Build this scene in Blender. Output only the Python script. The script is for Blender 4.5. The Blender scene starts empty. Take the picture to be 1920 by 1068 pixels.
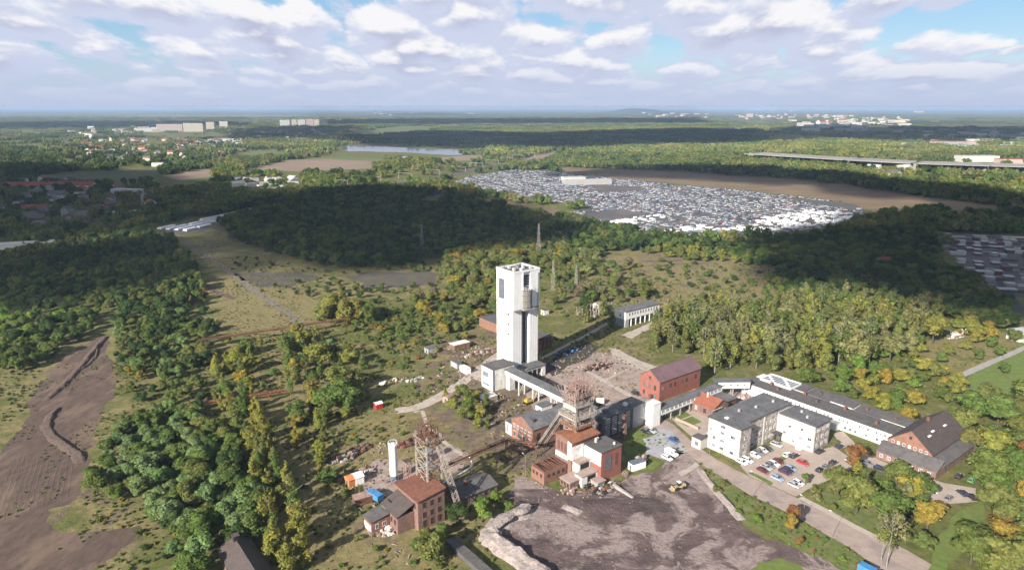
import bpy, bmesh, math, random
import numpy as np
from mathutils import Vector, Matrix
from mathutils.geometry import tessellate_polygon
rad = math.radians
S = bpy.context.scene
COL = S.collection

# ------------------------------------------------------------------ camera, sky, sun, exposure
CAM_H = 125.0
PITCH = rad(14.4)
F = 1297.0                                  # focal length in pixels of the 1920 wide photograph
SUN_EL, SHADOW_AZ = rad(26), rad(53.0)      # sun height; direction the shadows fall (from +X towards +Y)
SDX, SDY = math.cos(SHADOW_AZ), math.sin(SHADOW_AZ)

cd = bpy.data.cameras.new('camera')
cam = bpy.data.objects.new('camera', cd)
COL.objects.link(cam)
cam.location = (0, 0, CAM_H)
cam.rotation_euler = (rad(90) - PITCH, 0, 0)
cd.sensor_width = 36
cd.lens = F / 1920 * 36
cd.clip_start = 1
cd.clip_end = 200000
S.camera = cam

W = bpy.data.worlds.new('World')
S.world = W
W.use_nodes = True
W.cycles.sampling_method = 'MANUAL'
W.cycles.sample_map_resolution = 512
wn = W.node_tree
wn.nodes.clear()


def nd(tree, typ, **kw):
    n = tree.nodes.new(typ)
    for k, v in kw.items():
        if k.startswith('i_'):
            key = k[2:]
            key = int(key) if key.isdigit() else key
            n.inputs[key].default_value = v
        else:
            setattr(n, k, v)
    return n


def mth(tree, op, a, b=None, c=None, clamp=False):
    n = tree.nodes.new('ShaderNodeMath')
    n.operation = op
    n.use_clamp = clamp
    for i, x in enumerate((a, b, c)):
        if x is None:
            continue
        if isinstance(x, (int, float)):
            n.inputs[i].default_value = x
        else:
            tree.links.new(x, n.inputs[i])
    return n.outputs[0]


def sstep(tree, x, lo, hi, tlo=0.0, thi=1.0):
    n = tree.nodes.new('ShaderNodeMapRange')
    n.interpolation_type = 'SMOOTHSTEP'
    tree.links.new(x, n.inputs['Value'])
    n.inputs['From Min'].default_value = lo
    n.inputs['From Max'].default_value = hi
    n.inputs['To Min'].default_value = tlo
    n.inputs['To Max'].default_value = thi
    return n.outputs['Result']


def mixc(tree, fac, a, b, blend='MIX'):
    n = tree.nodes.new('ShaderNodeMix')
    n.data_type = 'RGBA'
    n.blend_type = blend
    for idx, x in ((0, fac), (6, a), (7, b)):
        if isinstance(x, (int, float)):
            n.inputs[idx].default_value = x
        elif isinstance(x, (tuple, list)):
            n.inputs[idx].default_value = (*x[:3], 1)
        else:
            tree.links.new(x, n.inputs[idx])
    return n.outputs[2]


SKY_STRENGTH = 0.05
sky = nd(wn, 'ShaderNodeTexSky', sky_type='NISHITA')
sky.sun_disc = False
sky.sun_elevation = SUN_EL
sky.sun_rotation = rad(270) - SHADOW_AZ + rad(0)
sky.air_density = 1.0
sky.dust_density = 0.6
sky.ozone_density = 1.5
tc = nd(wn, 'ShaderNodeTexCoord')
sep = nd(wn, 'ShaderNodeSeparateXYZ')
wn.links.new(tc.outputs['Generated'], sep.inputs[0])
zc = mth(wn, 'MAXIMUM', sep.outputs['Z'], 0.0)
cx_ = mth(wn, 'DIVIDE', sep.outputs['X'], mth(wn, 'ADD', zc, 0.44))
cy_ = mth(wn, 'MULTIPLY', mth(wn, 'LOGARITHM', mth(wn, 'ADD', zc, 0.06), 2.71828), 0.5)


def cloud_field(dy):
    """puffy cover: broad banks plus rounded billows"""
    cb = nd(wn, 'ShaderNodeCombineXYZ')
    wn.links.new(cx_, cb.inputs[0])
    wn.links.new(mth(wn, 'ADD', cy_, dy), cb.inputs[1])
    cb.inputs[2].default_value = 4.7
    wob = nd(wn, 'ShaderNodeTexNoise', i_Scale=13.0, i_Detail=7, i_Roughness=0.62)
    wn.links.new(cb.outputs[0], wob.inputs['Vector'])
    vm = nd(wn, 'ShaderNodeVectorMath', operation='MULTIPLY_ADD')
    wn.links.new(wob.outputs['Color'], vm.inputs[0])
    vm.inputs[1].default_value = (0.085, 0.065, 0.0)
    wn.links.new(cb.outputs[0], vm.inputs[2])
    bank_ = nd(wn, 'ShaderNodeTexNoise', i_Scale=3.1, i_Detail=9, i_Roughness=0.56)
    wn.links.new(cb.outputs[0], bank_.inputs['Vector'])
    vo = nd(wn, 'ShaderNodeTexVoronoi', feature='F1', i_Scale=9.2)
    wn.links.new(vm.outputs[0], vo.inputs['Vector'])
    puff = mth(wn, 'SUBTRACT', 0.75, vo.outputs['Distance'])
    return mth(wn, 'ADD', mth(wn, 'MULTIPLY', bank_.outputs['Fac'], 1.0), mth(wn, 'MULTIPLY', puff, 0.36))


f0 = cloud_field(0.0)
f1 = cloud_field(0.042)
dens = sstep(wn, f0, 0.445, 0.53)
lit = sstep(wn, mth(wn, 'SUBTRACT', f0, f1), -0.035, 0.13)
body = sstep(wn, f0, 0.56, 0.78)            # thick middles are greyer below
cloudc = mixc(wn, lit, mixc(wn, body, (5.4, 5.9, 7.4), (4.5, 4.8, 6.2)), (8.2, 8.15, 8.4))
skyc = mixc(wn, sstep(wn, zc, 0.0, 0.14), mixc(wn, 0.55, sky.outputs[0], (4.6, 6.6, 8.6)), mixc(wn, 0.65, sky.outputs[0], (2.5, 5.0, 7.9)))
skyc = mixc(wn, sstep(wn, zc, 0.12, 0.5), skyc, sky.outputs[0])      # deep blue overhead
dens = mth(wn, 'MULTIPLY', dens, sstep(wn, zc, 0.13, 0.55, 1.0, 0.35))   # broken cumulus: most cover is seen edge on, low down
skyc = mixc(wn, dens, skyc, cloudc)
lowc = (4.6, 5.25, 6.9)                      # lavender air just above the horizon
skyc = mixc(wn, sstep(wn, zc, 0.004, 0.075, 0.95, 0.0), skyc, lowc)
bg = nd(wn, 'ShaderNodeBackground', i_Strength=SKY_STRENGTH)
wn.links.new(skyc, bg.inputs['Color'])
wo = nd(wn, 'ShaderNodeOutputWorld')
wn.links.new(bg.outputs[0], wo.inputs['Surface'])

sd = bpy.data.lights.new('sun', 'SUN')
sd.energy = 5.0
sd.angle = rad(0.5)
sd.color = (1.0, 0.93, 0.82)
sun = bpy.data.objects.new('sun', sd)
COL.objects.link(sun)
sun.location = (-200, -200, 400)
sun.rotation_euler = Vector((SDX * math.cos(SUN_EL), SDY * math.cos(SUN_EL), -math.sin(SUN_EL))).to_track_quat('-Z', 'Y').to_euler()

S.view_settings.view_transform = 'Standard'
S.view_settings.look = 'None'
S.view_settings.gamma = 1
S.view_settings.exposure = 1.2
S.view_settings.use_curve_mapping = False
S.render.engine = 'CYCLES'
S.cycles.use_denoising = True
S.cycles.max_bounces = 6
S.cycles.diffuse_bounces = 2
S.cycles.glossy_bounces = 2
S.cycles.transmission_bounces = 3
S.cycles.transparent_max_bounces = 6
S.cycles.volume_bounces = 0
S.cycles.sample_clamp_indirect = 6
S.cycles.use_light_tree = False

rng = np.random.default_rng(11)
R = random.Random(5)
CP, SP = math.cos(PITCH), math.sin(PITCH)
A = rad(37.5)                               # the mine's building grid is turned by this angle
CA, SA = math.cos(A), math.sin(A)


def G(px, py, z=0.0):
    """world x, y of the ground (or of height z) that the photograph shows at this pixel"""
    a, b = (px - 960) / F, (534 - py) / F
    t = (z - CAM_H) / (-SP + b * CP)
    return a * t, (CP + b * SP) * t


def site(u, v):
    return u * CA - v * SA, u * SA + v * CA


def to_site(x, y):
    return x * CA + y * SA, -x * SA + y * CA


# ------------------------------------------------------------------ materials
def mat(name, c1, c2=None, size=1.0, rough=0.85, stain=None, stain_size=6.0, stain_amt=0.5, detail=5, contrast=0.25,
        metal=0.0, bump=0.0, spec=0.3, stretch=None, streak=None):
    c2 = c2 or tuple(x * 0.8 for x in c1)
    k = 0.97 if max(c1) > 0.6 else 0.8       # measured swatches were read a little too light
    c1, c2 = [tuple(x * k for x in c) for c in (c1, c2)]
    stain, streak = [tuple(x * k for x in c) if c else None for c in (stain, streak)]
    m = bpy.data.materials.new(name)
    m.use_nodes = True
    t = m.node_tree
    b = t.nodes['Principled BSDF']
    b.inputs['Roughness'].default_value = rough
    b.inputs['Metallic'].default_value = metal
    b.inputs['Specular IOR Level'].default_value = spec
    g = nd(t, 'ShaderNodeNewGeometry')
    pos = g.outputs['Position']
    if stretch:
        mp = nd(t, 'ShaderNodeMapping')
        mp.inputs['Rotation'].default_value = (0, 0, stretch[3] if len(stretch) > 3 else 0)
        mp.inputs['Scale'].default_value = stretch[:3]
        t.links.new(pos, mp.inputs[0])
        pos = mp.outputs[0]
    nz = nd(t, 'ShaderNodeTexNoise', i_Scale=1.0 / size, i_Detail=detail, i_Roughness=0.6)
    t.links.new(pos, nz.inputs['Vector'])
    col = mixc(t, sstep(t, nz.outputs['Fac'], 0.5 - contrast, 0.5 + contrast), c1, c2)
    if stain:
        n2 = nd(t, 'ShaderNodeTexNoise', i_Scale=1.0 / stain_size, i_Detail=6, i_Roughness=0.62)
        t.links.new(pos, n2.inputs['Vector'])
        col = mixc(t, sstep(t, n2.outputs['Fac'], 0.48, 0.62, 0, stain_amt), col, stain)
    if streak:                               # run-off streaks down a wall
        mp = nd(t, 'ShaderNodeMapping')
        mp.inputs['Scale'].default_value = (1.1, 1.1, 0.07)
        t.links.new(g.outputs['Position'], mp.inputs[0])
        n3 = nd(t, 'ShaderNodeTexNoise', i_Scale=1.0, i_Detail=4, i_Roughness=0.6)
        t.links.new(mp.outputs[0], n3.inputs['Vector'])
        col = mixc(t, sstep(t, n3.outputs['Fac'], 0.5, 0.72, 0, 0.55), col, streak)
    t.links.new(col, b.inputs['Base Color'])
    if bump:
        bp = nd(t, 'ShaderNodeBump', i_Strength=0.8, i_Distance=bump)
        t.links.new(nz.outputs['Fac'], bp.inputs['Height'])
        t.links.new(bp.outputs[0], b.inputs['Normal'])
    return m


def foliage_mat(name):
    m = bpy.data.materials.new(name)
    m.use_nodes = True
    t = m.node_tree
    t.nodes.clear()
    at = nd(t, 'ShaderNodeAttribute', attribute_name='tint', attribute_type='INSTANCER')
    g = nd(t, 'ShaderNodeNewGeometry')
    hs = nd(t, 'ShaderNodeHueSaturation')
    t.links.new(at.outputs['Color'], hs.inputs['Color'])
    t.links.new(mth(t, 'ADD', mth(t, 'MULTIPLY', g.outputs['Random Per Island'], 0.8), 0.62), hs.inputs['Value'])
    rr = mth(t, 'FRACT', mth(t, 'MULTIPLY', g.outputs['Random Per Island'], 37.7))
    t.links.new(mth(t, 'ADD', mth(t, 'MULTIPLY', rr, 0.05), 0.475), hs.inputs['Hue'])
    df = nd(t, 'ShaderNodeBsdfDiffuse')
    tr = nd(t, 'ShaderNodeBsdfTranslucent')
    t.links.new(hs.outputs[0], df.inputs['Color'])
    t.links.new(mixc(t, 0.5, hs.outputs[0], (0.12, 0.14, 0.02)), tr.inputs['Color'])
    mx = nd(t, 'ShaderNodeMixShader', i_0=0.36)
    t.links.new(df.outputs[0], mx.inputs[1])
    t.links.new(tr.outputs[0], mx.inputs[2])
    o = nd(t, 'ShaderNodeOutputMaterial')
    t.links.new(mx.outputs[0], o.inputs['Surface'])
    return m


def attr_mat(name, rough=0.4, attr='tint', kind='INSTANCER'):
    m = bpy.data.materials.new(name)
    m.use_nodes = True
    t = m.node_tree
    b = t.nodes['Principled BSDF']
    b.inputs['Roughness'].default_value = rough
    at = nd(t, 'ShaderNodeAttribute', attribute_name=attr, attribute_type=kind)
    g = nd(t, 'ShaderNodeNewGeometry')
    nz = nd(t, 'ShaderNodeTexNoise', i_Scale=1.6, i_Detail=4)
    t.links.new(g.outputs['Position'], nz.inputs['Vector'])
    t.links.new(mixc(t, sstep(t, nz.outputs['Fac'], 0.45, 0.75, 0, 0.25), at.outputs['Color'], (0.12, 0.11, 0.1)), b.inputs['Base Color'])
    return m


# ------------------------------------------------------------------ mesh helpers
class MB:
    """collects shapes and links them as one mesh object"""

    def __init__(self):
        self.v, self.f = [], []

    def add(self, vs, fs):
        n = len(self.v)
        self.v += [tuple(p) for p in vs]
        self.f += [tuple(i + n for i in q) for q in fs]
        return self

    def box(self, x0, x1, y0, y1, z0, z1):
        return self.add([(x0, y0, z0), (x1, y0, z0), (x1, y1, z0), (x0, y1, z0), (x0, y0, z1), (x1, y0, z1), (x1, y1, z1), (x0, y1, z1)],
                        [(0, 3, 2, 1), (4, 5, 6, 7), (0, 1, 5, 4), (1, 2, 6, 5), (2, 3, 7, 6), (3, 0, 4, 7)])

    def frustum(self, a, b):
        """two rectangles (x0,x1,y0,y1,z)"""
        vs = []
        for x0, x1, y0, y1, z in (a, b):
            vs += [(x0, y0, z), (x1, y0, z), (x1, y1, z), (x0, y1, z)]
        return self.add(vs, [(0, 3, 2, 1), (4, 5, 6, 7), (0, 1, 5, 4), (1, 2, 6, 5), (2, 3, 7, 6), (3, 0, 4, 7)])

    def bar(self, p, q, w, d=None):
        p, q = Vector(p), Vector(q)
        d = d or w
        ax = (q - p)
        if ax.length < 1e-6:
            return self
        ax.normalize()
        up = Vector((0, 0, 1)) if abs(ax.z) < 0.9 else Vector((1, 0, 0))
        s = ax.cross(up).normalized() * (w / 2)
        t = ax.cross(s).normalized() * (d / 2)
        vs = [p - s - t, p + s - t, p + s + t, p - s + t, q - s - t, q + s - t, q + s + t, q - s + t]
        return self.add(vs, [(0, 3, 2, 1), (4, 5, 6, 7), (0, 1, 5, 4), (1, 2, 6, 5), (2, 3, 7, 6), (3, 0, 4, 7)])

    def cyl(self, cx, cy, r, z0, z1, n=16, r2=None):
        r2 = r if r2 is None else r2
        vs = [(cx + r * math.cos(2 * math.pi * i / n), cy + r * math.sin(2 * math.pi * i / n), z0) for i in range(n)]
        vs += [(cx + r2 * math.cos(2 * math.pi * i / n), cy + r2 * math.sin(2 * math.pi * i / n), z1) for i in range(n)]
        fs = [tuple(range(n - 1, -1, -1)), tuple(range(n, 2 * n))] + [(i, (i + 1) % n, n + (i + 1) % n, n + i) for i in range(n)]
        return self.add(vs, fs)

    def tube(self, pts, r, n=8):
        pts = [Vector(p) for p in pts]
        vs, fs = [], []
        for i, p in enumerate(pts):
            d = (pts[min(i + 1, len(pts) - 1)] - pts[max(i - 1, 0)]).normalized()
            up = Vector((0, 0, 1)) if abs(d.z) < 0.9 else Vector((1, 0, 0))
            s = d.cross(up).normalized()
            t = d.cross(s).normalized()
            for k in range(n):
                a = 2 * math.pi * k / n
                vs.append(p + (s * math.cos(a) + t * math.sin(a)) * r)
        for i in range(len(pts) - 1):
            for k in range(n):
                fs.append((i * n + k, i * n + (k + 1) % n, (i + 1) * n + (k + 1) % n, (i + 1) * n + k))
        fs.append(tuple(range(n)))
        fs.append(tuple((len(pts) - 1) * n + k for k in range(n - 1, -1, -1)))
        return self.add(vs, fs)

    def wheel(self, c, r, w, axis='y', n=14):
        vs, fs = [], []
        for s in (-w / 2, w / 2):
            for i in range(n):
                a = 2 * math.pi * i / n
                p = (r * math.cos(a), s, r * math.sin(a)) if axis == 'y' else (s, r * math.cos(a), r * math.sin(a))
                vs.append((c[0] + p[0], c[1] + p[1], c[2] + p[2]))
        fs = [tuple(range(n)), tuple(range(2 * n - 1, n - 1, -1))] + [(i, n + i, n + (i + 1) % n, (i + 1) % n) for i in range(n)]
        return self.add(vs, fs)

    def prism(self, poly, axis, a0, a1):
        """poly in the plane across the axis ('x': (y,z), 'y': (x,z), 'z': (x,y)), pulled from a0 to a1"""
        n = len(poly)
        mk = {'x': lambda p, a: (a, p[0], p[1]), 'y': lambda p, a: (p[0], a, p[1]), 'z': lambda p, a: (p[0], p[1], a)}[axis]
        vs = [mk(p, a0) for p in poly] + [mk(p, a1) for p in poly]
        fs = [tuple(range(n - 1, -1, -1)), tuple(range(n, 2 * n))] + [(i, (i + 1) % n, n + (i + 1) % n, n + i) for i in range(n)]
        return self.add(vs, fs)

    def lattice(self, p0, p1, q0, q1, n, w):
        """zigzag bracing between two lines p0-p1 and q0-q1"""
        p0, p1, q0, q1 = map(Vector, (p0, p1, q0, q1))
        for i in range(n):
            a, b = p0.lerp(p1, i / n), q0.lerp(q1, i / n)
            a2, b2 = p0.lerp(p1, (i + 1) / n), q0.lerp(q1, (i + 1) / n)
            self.bar(a, b2, w)
            self.bar(b, a2, w)
            self.bar(a2, b2, w)
        return self

    def mesh(self, name):
        me = bpy.data.meshes.new(name)
        me.from_pydata(self.v, [], self.f)
        bm = bmesh.new()
        bm.from_mesh(me)
        bmesh.ops.recalc_face_normals(bm, faces=bm.faces)
        bm.to_mesh(me)
        bm.free()
        return me

    def build(self, name, m, parent=None, smooth=False):
        me = self.mesh(name)
        if m:
            me.materials.append(m)
        if smooth:
            me.polygons.foreach_set('use_smooth', [True] * len(me.polygons))
        return link(name, me, parent)


def link(name, me, parent=None):
    o = bpy.data.objects.new(name, me)
    COL.objects.link(o)
    if parent:
        o.parent = parent
    return o


def tag(o, label=None, cat=None, group=None, kind=None):
    for k, x in (('label', label), ('category', cat), ('group', group), ('kind', kind)):
        if x:
            o[k] = x
    return o


def thing(name, label, cat, loc, rz=0.0, group=None):
    o = bpy.data.objects.new(name, None)
    o.empty_display_size = 0.5
    COL.objects.link(o)
    o.location = (*loc, 0.0) if len(loc) == 2 else loc
    o.rotation_euler = (0, 0, rz)
    return tag(o, label, cat, group)


def on_site(name, label, cat, u, v, group=None, z=0.0):
    return thing(name, label, cat, (*site(u, v), z), A, group)


def copy_tree(o, loc, rz, label=None, scale=None):
    r = o.copy()
    COL.objects.link(r)
    r.location = loc if len(loc) == 3 else (*loc, 0)
    r.rotation_euler = (0, 0, rz)
    if label:
        r['label'] = label
    if scale:
        r.scale = scale
    for ch in list(KIDS.get(o.name, o.children)):
        c = ch.copy()
        COL.objects.link(c)
        c.parent = r
        for g in list(ch.children):
            d = g.copy()
            COL.objects.link(d)
            d.parent = c
    return r


KIDS = {}
WINCACHE = {}
WR = random.Random(3)


def window(parent, x, y, z, w, h, face, frame=None, glass=None, nx=2, nz=1):
    """a framed window on the wall facing -y (face 'y'), -x ('x'), +x ('X') or +y ('Y'); z is its sill"""
    frame = frame or M['white_frame']
    glass = glass or M[WR.choice(('glass', 'glass', 'glass', 'glass', 'pale_glass', 'pale_glass', 'blind'))]
    key = (round(w, 2), round(h, 2), frame.name, glass.name, nx, nz)
    if key not in WINCACHE:
        t = 0.09
        f = MB()
        f.box(-w / 2, w / 2, -0.09, 0.0, 0, t).box(-w / 2, w / 2, -0.09, 0.0, h - t, h)
        f.box(-w / 2, -w / 2 + t, -0.09, 0.0, t, h - t).box(w / 2 - t, w / 2, -0.09, 0.0, t, h - t)
        for i in range(1, nx):
            xx = -w / 2 + w * i / nx
            f.box(xx - t / 3, xx + t / 3, -0.085, 0.0, t, h - t)
        for i in range(1, nz):
            zz = h * i / nz
            f.box(-w / 2 + t, w / 2 - t, -0.082, 0.0, zz - t / 3, zz + t / 3)
        fm = f.mesh('window')
        fm.materials.append(frame)
        g = MB().box(-w / 2 + 0.02, w / 2 - 0.02, -0.045, -0.004, 0.02, h - 0.02).mesh('pane')
        g.materials.append(glass)
        WINCACHE[key] = (fm, g)
    fm, g = WINCACHE[key]
    o = link('window', fm, parent)
    o.location = (x, y, z)
    o.rotation_euler = (0, 0, {'y': 0, 'x': rad(-90), 'X': rad(90), 'Y': rad(180)}[face])
    link('pane', g, o)
    return o


def win_row(parent, face, at, s0, s1, n, z, w, h, skip=(), **kw):
    for i in range(n):
        if i in skip:
            continue
        s = s0 + (s1 - s0) * (i + 0.5) / n
        if face in 'yY':
            window(parent, s, at, z, w, h, face, **kw)
        else:
            window(parent, at, s, z, w, h, face, **kw)


def ragged(poly, step, amp, seed=1):
    """polygon edges cut to pieces and shaken by a fractal so that they do not read as straight cuts"""
    r = random.Random(seed)
    out = []

    def sub(p, q, a):
        L = math.hypot(q[0] - p[0], q[1] - p[1])
        if L <= step:
            out.append(p)
            return
        k = r.uniform(-a, a) * min(1.0, L / (6 * step))
        m = ((p[0] + q[0]) / 2 - (q[1] - p[1]) / L * k, (p[1] + q[1]) / 2 + (q[0] - p[0]) / L * k)
        sub(p, m, a * 0.72)
        sub(m, q, a * 0.72)

    for i in range(len(poly)):
        sub(poly[i], poly[(i + 1) % len(poly)], amp)
    return out


def sheet(name, poly, z, m, step=2.0, amp=1.0, kind='structure', seed=1, px=True, thick=0.0):
    pts = [G(*p) if p[1] > 201.5 else p for p in poly] if px and len(poly[0]) == 2 and not getattr(poly, 'world', False) else list(poly)
    if amp:
        pts = ragged(pts, step, amp, seed)
    tris = tessellate_polygon([[Vector((x, y, 0)) for x, y in pts]])
    me = bpy.data.meshes.new(name)
    me.from_pydata([(x, y, z) for x, y in pts], [], [tuple(t) for t in tris])
    bm = bmesh.new()
    bm.from_mesh(me)
    for f in bm.faces:
        if f.normal.z < 0:
            f.normal_flip()
    bm.to_mesh(me)
    bm.free()
    me.materials.append(m)
    o = link(name, me)
    o['kind'] = kind
    SHEETS.append((name, pts))
    return o


SHEETS = []


class WorldPts(list):
    world = True


def strip(pts, w):
    """outline of a band of width w (m) along the pixel polyline pts"""
    P = [Vector(G(*p)) for p in pts]
    L, Rr = [], []
    for i, p in enumerate(P):
        d = (P[min(i + 1, len(P) - 1)] - P[max(i - 1, 0)]).normalized()
        n = Vector((-d.y, d.x)) * (w / 2)
        L.append(tuple(p + n))
        Rr.append(tuple(p - n))
    return WorldPts(L + Rr[::-1])


def inside(poly, x, y):
    """numpy point in polygon"""
    x, y = np.asarray(x), np.asarray(y)
    c = np.zeros(x.shape, bool)
    n = len(poly)
    for i in range(n):
        x0, y0 = poly[i]
        x1, y1 = poly[(i + 1) % n]
        if y0 == y1:
            continue
        k = ((y0 > y) != (y1 > y)) & (x < (x1 - x0) * (y - y0) / (y1 - y0) + x0)
        c ^= k
    return c


def pnoise(x, y, s, seed=0):
    """cheap smooth value noise for scattering"""
    x, y = np.asarray(x) / s, np.asarray(y) / s
    xi, yi = np.floor(x).astype(int), np.floor(y).astype(int)
    fx, fy = x - xi, y - yi
    fx, fy = fx * fx * (3 - 2 * fx), fy * fy * (3 - 2 * fy)

    def h(a, b):
        n = np.sin(a * 127.1 + b * 311.7 + seed * 74.7) * 43758.5453
        return n - np.floor(n)
    return (h(xi, yi) * (1 - fx) + h(xi + 1, yi) * fx) * (1 - fy) + (h(xi, yi + 1) * (1 - fx) + h(xi + 1, yi + 1) * fx) * fy


def srgb(r, g, b):
    f = lambda c: (c / 255 / 12.92) if c / 255 < 0.04045 else ((c / 255 + 0.055) / 1.055) ** 2.4
    return (f(r), f(g), f(b))


M = {}
M['white_wall'] = mat('white_wall', (0.76, 0.76, 0.75), (0.66, 0.66, 0.65), 1.4, 0.8, streak=(0.56, 0.55, 0.53), stain=(0.66, 0.65, 0.63), stain_size=5)
M['white_dirty'] = mat('white_dirty', (0.7, 0.69, 0.67), (0.55, 0.53, 0.5), 1.5, 0.85, stain=(0.4, 0.36, 0.32), stain_size=3, streak=(0.4, 0.37, 0.34))
M['white_frame'] = mat('white_frame', (0.7, 0.7, 0.7), None, 1, 0.5)
M['dark_frame'] = mat('dark_frame', (0.09, 0.085, 0.08), None, 1, 0.6)
M['glass'] = mat('glass', (0.03, 0.035, 0.045), (0.05, 0.055, 0.07), 2, 0.12, spec=0.6)
M['blind'] = mat('blind', (0.5, 0.48, 0.44), (0.4, 0.38, 0.35), 1, 0.7)
M['black'] = mat('black', (0.02, 0.02, 0.022), (0.035, 0.033, 0.03), 1.0, 0.8)
M['pale_glass'] = mat('pale_glass', (0.18, 0.21, 0.25), (0.1, 0.12, 0.15), 1.2, 0.15, spec=0.6)
M['grey_roof'] = mat('grey_roof', (0.15, 0.15, 0.158), (0.1, 0.1, 0.108), 1.6, 0.75, stain=(0.21, 0.2, 0.2), stain_size=4, contrast=0.18)
M['dark_roof'] = mat('dark_roof', (0.11, 0.085, 0.078), (0.07, 0.056, 0.053), 1.5, 0.8, stain=(0.1, 0.085, 0.08), stain_size=4)
M['shed_roof'] = mat('shed_roof', (0.14, 0.13, 0.132), (0.085, 0.078, 0.08), 1.6, 0.8, stain=(0.15, 0.14, 0.135), stain_size=6)
M['red_roof'] = mat('red_roof', (0.34, 0.12, 0.075), (0.25, 0.09, 0.06), 1.2, 0.75, stain=(0.2, 0.09, 0.07), stain_size=3)
M['maroon_roof'] = mat('maroon_roof', (0.17, 0.105, 0.115), (0.145, 0.09, 0.1), 2.0, 0.5, stain=(0.2, 0.13, 0.14), stain_size=5, spec=0.5)
M['brick_red'] = mat('brick_red', (0.34, 0.135, 0.1), (0.25, 0.1, 0.08), 0.7, 0.9, stain=(0.24, 0.09, 0.075), stain_size=2.5)
M['brick_orange'] = mat('brick_orange', (0.33, 0.165, 0.115), (0.22, 0.115, 0.085), 0.8, 0.9, stain=(0.17, 0.1, 0.08), stain_size=2.2, streak=(0.2, 0.13, 0.1))
M['brick_old'] = mat('brick_old', (0.28, 0.16, 0.13), (0.18, 0.105, 0.085), 0.7, 0.9, stain=(0.14, 0.1, 0.085), stain_size=2, streak=(0.3, 0.23, 0.19))
M['brick_dark'] = mat('brick_dark', (0.2, 0.09, 0.07), (0.13, 0.065, 0.055), 0.8, 0.9, stain=(0.09, 0.065, 0.06), stain_size=2.5)
M['beige'] = mat('beige', (0.58, 0.55, 0.51), (0.5, 0.475, 0.44), 1.6, 0.88, streak=(0.48, 0.44, 0.38))
M['pebble'] = mat('pebble', (0.52, 0.46, 0.41), (0.27, 0.235, 0.22), 1.5, 0.9, contrast=0.1, bump=0.25)
M['concrete'] = mat('concrete', (0.4, 0.38, 0.36), (0.3, 0.285, 0.27), 1.2, 0.9, stain=(0.25, 0.23, 0.22), stain_size=3)
M['grey_wall'] = mat('grey_wall', (0.42, 0.42, 0.44), (0.33, 0.33, 0.35), 2.5, 0.85, stain=(0.27, 0.26, 0.27), stain_size=4, streak=(0.3, 0.29, 0.29))
M['dark_wall'] = mat('dark_wall', (0.13, 0.125, 0.13), (0.085, 0.08, 0.085), 1.5, 0.85)
M['rust'] = mat('rust', (0.2, 0.09, 0.055), (0.11, 0.06, 0.045), 0.8, 0.85, stain=(0.26, 0.14, 0.08), stain_size=2)
M['rust_roof'] = mat('rust_roof', (0.36, 0.15, 0.075), (0.24, 0.1, 0.06), 0.9, 0.85, stain=(0.15, 0.08, 0.06), stain_size=2.5)
M['rust_roof_dark'] = mat('rust_roof_dark', (0.25, 0.1, 0.065), (0.15, 0.065, 0.045), 0.9, 0.85, stain=(0.1, 0.06, 0.05), stain_size=2)
M['rust_pink'] = mat('rust_pink', (0.46, 0.33, 0.3), (0.27, 0.165, 0.14), 1.2, 0.8, stain=(0.25, 0.13, 0.1), stain_size=1.5)
M['steel_pale'] = mat('steel_pale', (0.52, 0.48, 0.43), (0.33, 0.28, 0.24), 1.0, 0.7, stain=(0.2, 0.12, 0.09), stain_size=1.6)
M['steel_grey'] = mat('steel_grey', (0.3, 0.3, 0.3), (0.2, 0.2, 0.2), 1.0, 0.6)
M['white_paint'] = mat('white_paint', (0.8, 0.8, 0.8), (0.72, 0.72, 0.73), 2, 0.4)
M['orange_paint'] = mat('orange_paint', (0.6, 0.24, 0.1), (0.5, 0.19, 0.08), 1, 0.6)
M['blue_paint'] = mat('blue_paint', (0.06, 0.25, 0.55), (0.045, 0.19, 0.45), 1, 0.55, stain=(0.2, 0.3, 0.4), stain_size=1.2)
M['red_paint'] = mat('red_paint', (0.5, 0.04, 0.04), (0.4, 0.03, 0.035), 1, 0.4)
M['yellow_paint'] = mat('yellow_paint', (0.55, 0.4, 0.06), (0.42, 0.28, 0.05), 1, 0.5)
M['tyre'] = mat('tyre', (0.025, 0.025, 0.027), None, 1, 0.9)
M['bark'] = mat('bark', (0.12, 0.095, 0.075), (0.07, 0.055, 0.045), 0.4, 0.95)
M['birch_bark'] = mat('birch_bark', (0.4, 0.37, 0.33), (0.17, 0.15, 0.13), 0.5, 0.9)
M['foliage'] = foliage_mat('foliage')
M['tank_wood'] = mat('tank_wood', (0.25, 0.22, 0.2), (0.17, 0.15, 0.14), 0.8, 0.9, stretch=(3, 3, 0.2))
M['slab_pink'] = mat('slab_pink', (0.42, 0.32, 0.28), (0.33, 0.25, 0.22), 1.5, 0.9)
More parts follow.
